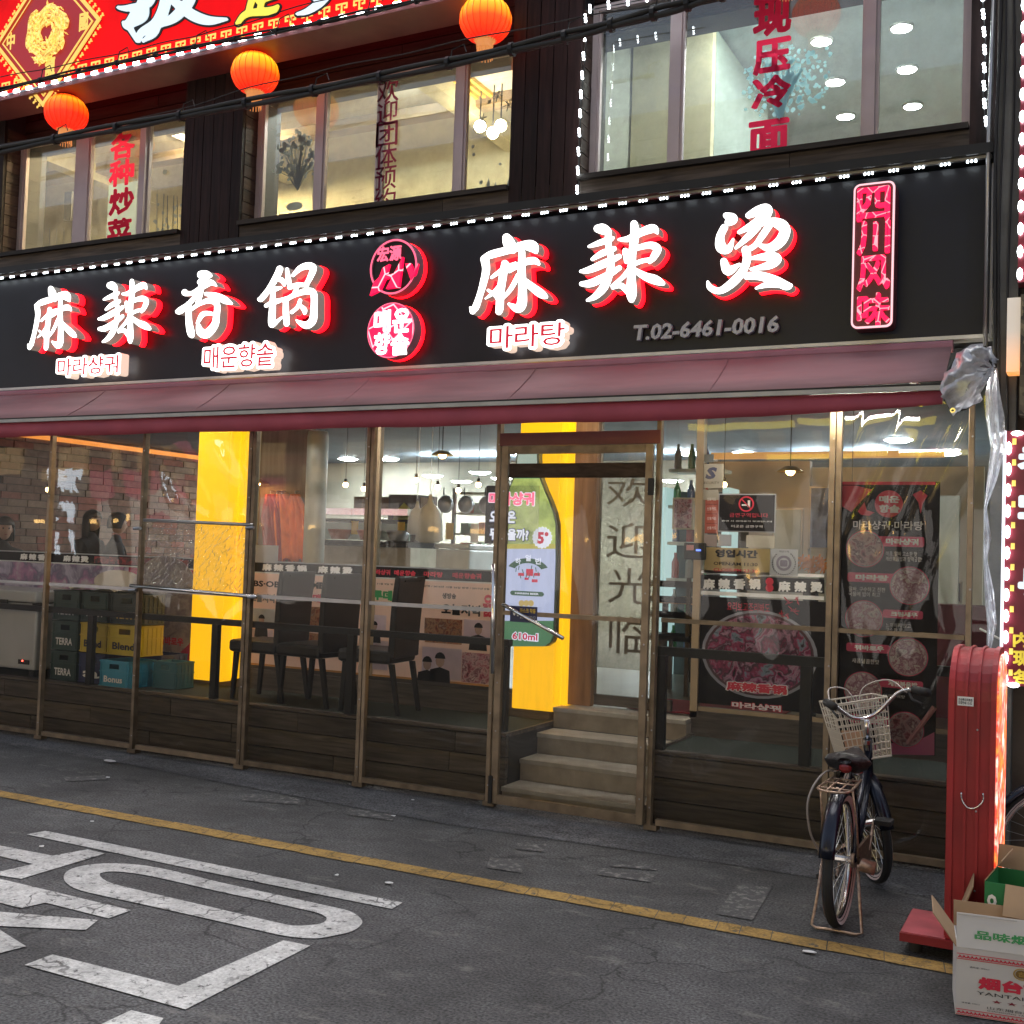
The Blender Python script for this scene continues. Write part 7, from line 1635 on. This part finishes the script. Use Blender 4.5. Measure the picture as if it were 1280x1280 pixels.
ca = (.215, .228); MB().add([(ca[0]+q*math.cos(2*math.pi*i/20), YT-.0006, ca[1]+q*math.sin(2*math.pi*i/20)) for q in (.027, .022) for i in range(20)], [(i, (i+1) % 20, (i+1) % 20+20, i+20) for i in range(20)]).build('printed_emblem', mat('ochre_ink', (.35, .22, .05), .5), t)
MB().add([(ca[0]+.019*math.cos(2*math.pi*i/16), YT-.0007, ca[1]+.019*math.sin(2*math.pi*i/16)) for i in range(16)], [tuple(range(16))]).build('printed_emblem', mat('dark_ochre_ink', (.16, .09, .02), .5), t); ct('古', ca[0]-.010, ca[0]+.010, ca[1]-.012, ca[1]+.012, MT['ochre_ink'], YT-.0012, bold=.05)
# flap lettering lies on the raised front flap
fa = R(97); M4 = Matrix.Translation((0, -.004, .317)) @ Matrix.Rotation(R(7), 4, 'X').inverted() if False else Matrix.Translation((0, .0, .317)) @ Matrix.Rotation(-R(7), 4, 'X')
text('lettering', '品味烟台', .06, .30, .045, .085, -.004, inkg, t, bold=.02, M4=M4)
MB().box((.003, -.0052, .145), (.2, -.0046, .150), Matrix.Rotation(-R(7), 3, 'X'), (0, 0, .317)).build('tape', mat('clear_tape', (.45, .43, .42), .3), t)
carton('brown_carton', 'plain brown carton standing behind the white carton', (P0.x-.02, P0.y+.36, .004), R(4), .42, .3, .25, cardb, (('f', R(20), .13, cardb), ('l', R(110), .12, cardb)))
t = carton('green_carton', 'green and brown opened carton lying on top of the brown carton at the right edge', (P0.x+.065, P0.y+.34, .257), R(-6), .44, .26, .15, cardg, (('f', R(-62), .12, cardb), ('b', R(75), .09, cardb), ('l', R(125), .10, cardb)))
MB().box((.11, -.002, .05), (.30, -.0008, .10)).build('printed_band', cardw, t); text('lettering', 'O', .010, .045, .055, .105, -.003, inkw, t, bold=.08)

# ------------------------------------------------------------------ right-hand corner: neighbour building
NB = thing('neighbour_building', 'grey concrete building edge with pipes right of the restaurant', 'building', (1.5, 1, 0))
conc = mat('weathered_concrete', (.13, .13, .125), .85, 0, .35, 4, .4, 30)
box('corner_pier', (-.478, -.02, 0.024), (-.36, .6, 6.5), conc, NB); box('side_wall', (-.359, .10, 0.024), (6, .6, 7.5), mat('brown_stucco', (.14, .11, .085), .85, 0, .25, 3, .3, 30), NB)
for i, x in enumerate((-.47, -.445, -.40)): MB().tube([(x+.008*math.sin(z*3+i), -.035-.006*i, z) for z in [2.3+.15*k for k in range(22)]], .006 if i else .009, 6).build('pipe_cable', black, NB, smooth=True)
MB().tube([(-.515, .0, 2.75), (-.515, -.0, 3.9), (-.50, .02, 4.8)], .012, 8).build('drain_pipe', steel, NB, smooth=True)
t = thing('vertical_sign', 'tall maroon vertical sign edged with bright white LED tubes at the right edge', 'sign', (-.2, -.16, 1.7))
marm = mat('maroon_sign_face', (.16, .012, .025), .35)
a, b = W(1258, 538, -.2), W(1270, 858, -.2); box('panel', (a.x, -.18, b.z), (.6, -.06, a.z), marm, t)
box('white_edge', (a.x-.014, -.20, b.z), (a.x-.001, -.05, a.z), emit('edge_tube_lit', (.85, .9, 1), 1.2), t)
z = b.z+.03; i = 0
while z < a.z: MB().ball((a.x+.012, -.195, z), .022, 8, (.6, .6, 1.5)).build('led_lamp', emit('edge_led', (.9, .95, 1), 14.), t); z += .105
x = a.x+.05
while x < .5: MB().ball((x, -.195, a.z-.015), .018, 8, (1.6, .6, .7)).build('led_lamp', MT['edge_led'], t); MB().ball((x, -.195, b.z+.005), .018, 8, (1.6, .6, .7)).build('led_lamp', MT['edge_led'], t); x += .11
for s, py, h_ in (('老', 575, 48), ('字', 640, 55), ('号', 735, 55)):
    p = W(1272, py, -.19); text('lettering', s, p.x, p.x+.20, p.z-h_/2/290, p.z+h_/2/290*1.1, -.183, paleblue, t, bold=.05)
for s, py in (('内', 800), ('现', 823), ('各', 846)): p = W(1266, py, -.19); text('lettering', s, p.x, p.x+.075, p.z-.035, p.z+.04, -.183, emit('yellow_sign_letter_lit', (.85, .65, .06), .6), t, bold=.03)
z = b.z+.05
while z < a.z-.06: MB().box((a.x+.028, -.1835, z), (a.x+.046, -.1805, z+.03)).build('key_ornament', gold, t); z += .105
t = thing('vertical_sign', 'upper maroon vertical sign with LED lamps at the right edge beside the black signboard', 'sign', (-.2, -.16, 3.2)); a, b = W(1275, 150, -.2), W(1275, 352, -.2)
box('panel', (a.x, -.18, b.z), (.6, -.06, a.z+1.2), marm, t); z = b.z+.04
while z < a.z+.9: MB().ball((a.x+.01, -.195, z), .02, 8, (.7, .6, 1.6)).build('led_lamp', MT['edge_led'], t); z += .115
box('bracket', (-.40, -.15, b.z-.10), (a.x+.2, -.12, b.z-.07), steel, t)
t = thing('lit_box_sign', 'small cream lightbox fading to amber hung below the upper maroon sign', 'sign', (-.3, -.1, 2.6)); a, b = W(1259, 372, -.18), W(1271, 464, -.18)
m_, n, L, bs = _nodes('cream_amber_lit'); geo = n.new('ShaderNodeNewGeometry'); sp = n.new('ShaderNodeSeparateXYZ'); L.new(geo.outputs['Position'], sp.inputs[0]); mr = n.new('ShaderNodeMapRange'); mr.inputs[1].default_value = b.z; mr.inputs[2].default_value = a.z; L.new(sp.outputs['Z'], mr.inputs[0]); rp = n.new('ShaderNodeValToRGB'); rp.color_ramp.elements[0].color = (1, .35, .03, 1); rp.color_ramp.elements[1].color = (.35, .27, .18, 1); rp.color_ramp.elements[1].position = .55; L.new(mr.outputs[0], rp.inputs[0]); L.new(rp.outputs[0], bs.inputs['Emission Color']); bs.inputs['Emission Strength'].default_value = .9*EMS
box('body', (a.x, -.17, b.z), (a.x+.062, -.03, a.z), m_, t); box('panel', (a.x+.064, -.19, b.z-.22), (.4, -.03, a.z+.01), pattern('dark_menu_print', [(.02, .02, .02), (.25, .2, .12), (.05, .04, .03)], 20, .5), t)
MB().tube([W(1225, 786, -.04), W(1262, 805, -.15)], .006, 6).build('tie_rod', mat('pale_rod', (.5, .48, .42), .5), EN)

# ------------------------------------------------------------------ litter on the street
for i, (px, py, s_, lb) in enumerate(((137, 951, .05, 'flattened white paper scrap on the pavement at the left'), (492, 1020, .026, 'small white scrap on the asphalt below the left posts'), (52, 1058, .02, 'tiny white scrap beside the white road lettering'), (115, 1027, .018, 'tiny pale scrap between the yellow line and the road lettering'), (421, 1094, .02, 'tiny white scrap right of the end of the road lettering'), (486, 1104, .022, 'thin pale scrap near the yellow line in the middle'), (135, 972, .025, 'pale scrap just below the flattened paper'), (1012, 1190, .03, 'bent white strip on the yellow line left of the bicycle stand'), (516, 1000, .02, 'small white scrap at the foot of the vinyl screen'), (955, 1062, .02, 'tiny scrap on the dark asphalt below the right vinyl bay'))):
    p = G(px, py, .008 if py > 1000 else .018); r_ = random.Random(i); n_ = 7; sx_ = 1.8 if i in (0, 5, 7) else 1
    s_ *= .62; top = [(p.x+s_*sx_*(.7+.5*r_.random())*math.cos(2*math.pi*k/n_), p.y+s_*(.7+.5*r_.random())*math.sin(2*math.pi*k/n_), p.z+.002+r_.uniform(0, .003)) for k in range(n_)]
    o = MB().add(top+[(v[0], v[1], v[2]-.002) for v in top], [tuple(range(n_)), tuple(range(2*n_-1, n_-1, -1))]+[(k, k+n_, (k+1) % n_+n_, (k+1) % n_) for k in range(n_)]).build('paper_scrap', mat('white_litter', (.62, .62, .62), .7, 0, .1), None, fixn=True); tag(o, lb, 'litter')

# ------------------------------------------------------------------ the other side of the street (seen only mirrored in glass and vinyl)
OB = thing('opposite_building', 'dark building with added shop lights across the street, seen only mirrored in the vinyl', 'building', (-6, -13.5, 0))
box('facade', (-34, -14.2, 0.01), (16, -13.6, 10.5), mat('dark_facade', (.10, .09, .085), .8, 0, .3, 1.), OB)
for x in range(-32, 16, 3): box('window', (x, -13.62, 3.2), (x+1.2, -13.58, 4.4), emit('opposite_window_lit', (1, .7, .35), .55 if x % 2 else .56), OB)
yb = box('yellow_neon_board', (-7.2, -13.62, 4.35), (-1.6, -13.5, 4.75), emit('yellow_neon', (1, .8, .05), 8.), OB)
box('pink_neon_board', (-21.6, -13.6, 2.6), (-17.5, -13.5, 3.3), emit('pink_neon', (1, .2, .35), .9), OB)
for i, s in enumerate('锅麻辣烫'): zc = 4.35-i*.75-(.5 if i else 0); text('neon_character', s, -23.0, -22.3, zc-.3, zc+.3, -13.45, emit('white_neon', (.8, .9, 1), 9.), OB, bold=.05, flip=True)
for i in range(6): box('added_fill_window', (-21+i*4.4, -13.61, .5), (-18+i*4.4, -13.56, 2.7), emit('opposite_fill_lit', (1, .94, .88), 1.2), OB)  # glowing panels added as frontal fill for everything under the awning
for i in range(7): box('shop_lamp', (-26+i*4.6, -13.5, 2.05), (-25.7+i*4.6, -13.4, 2.15), emit('street_warm', (1, .6, .2), 18.), OB)

for o in bpy.data.objects:
    if '_local' in o: del o['_local']
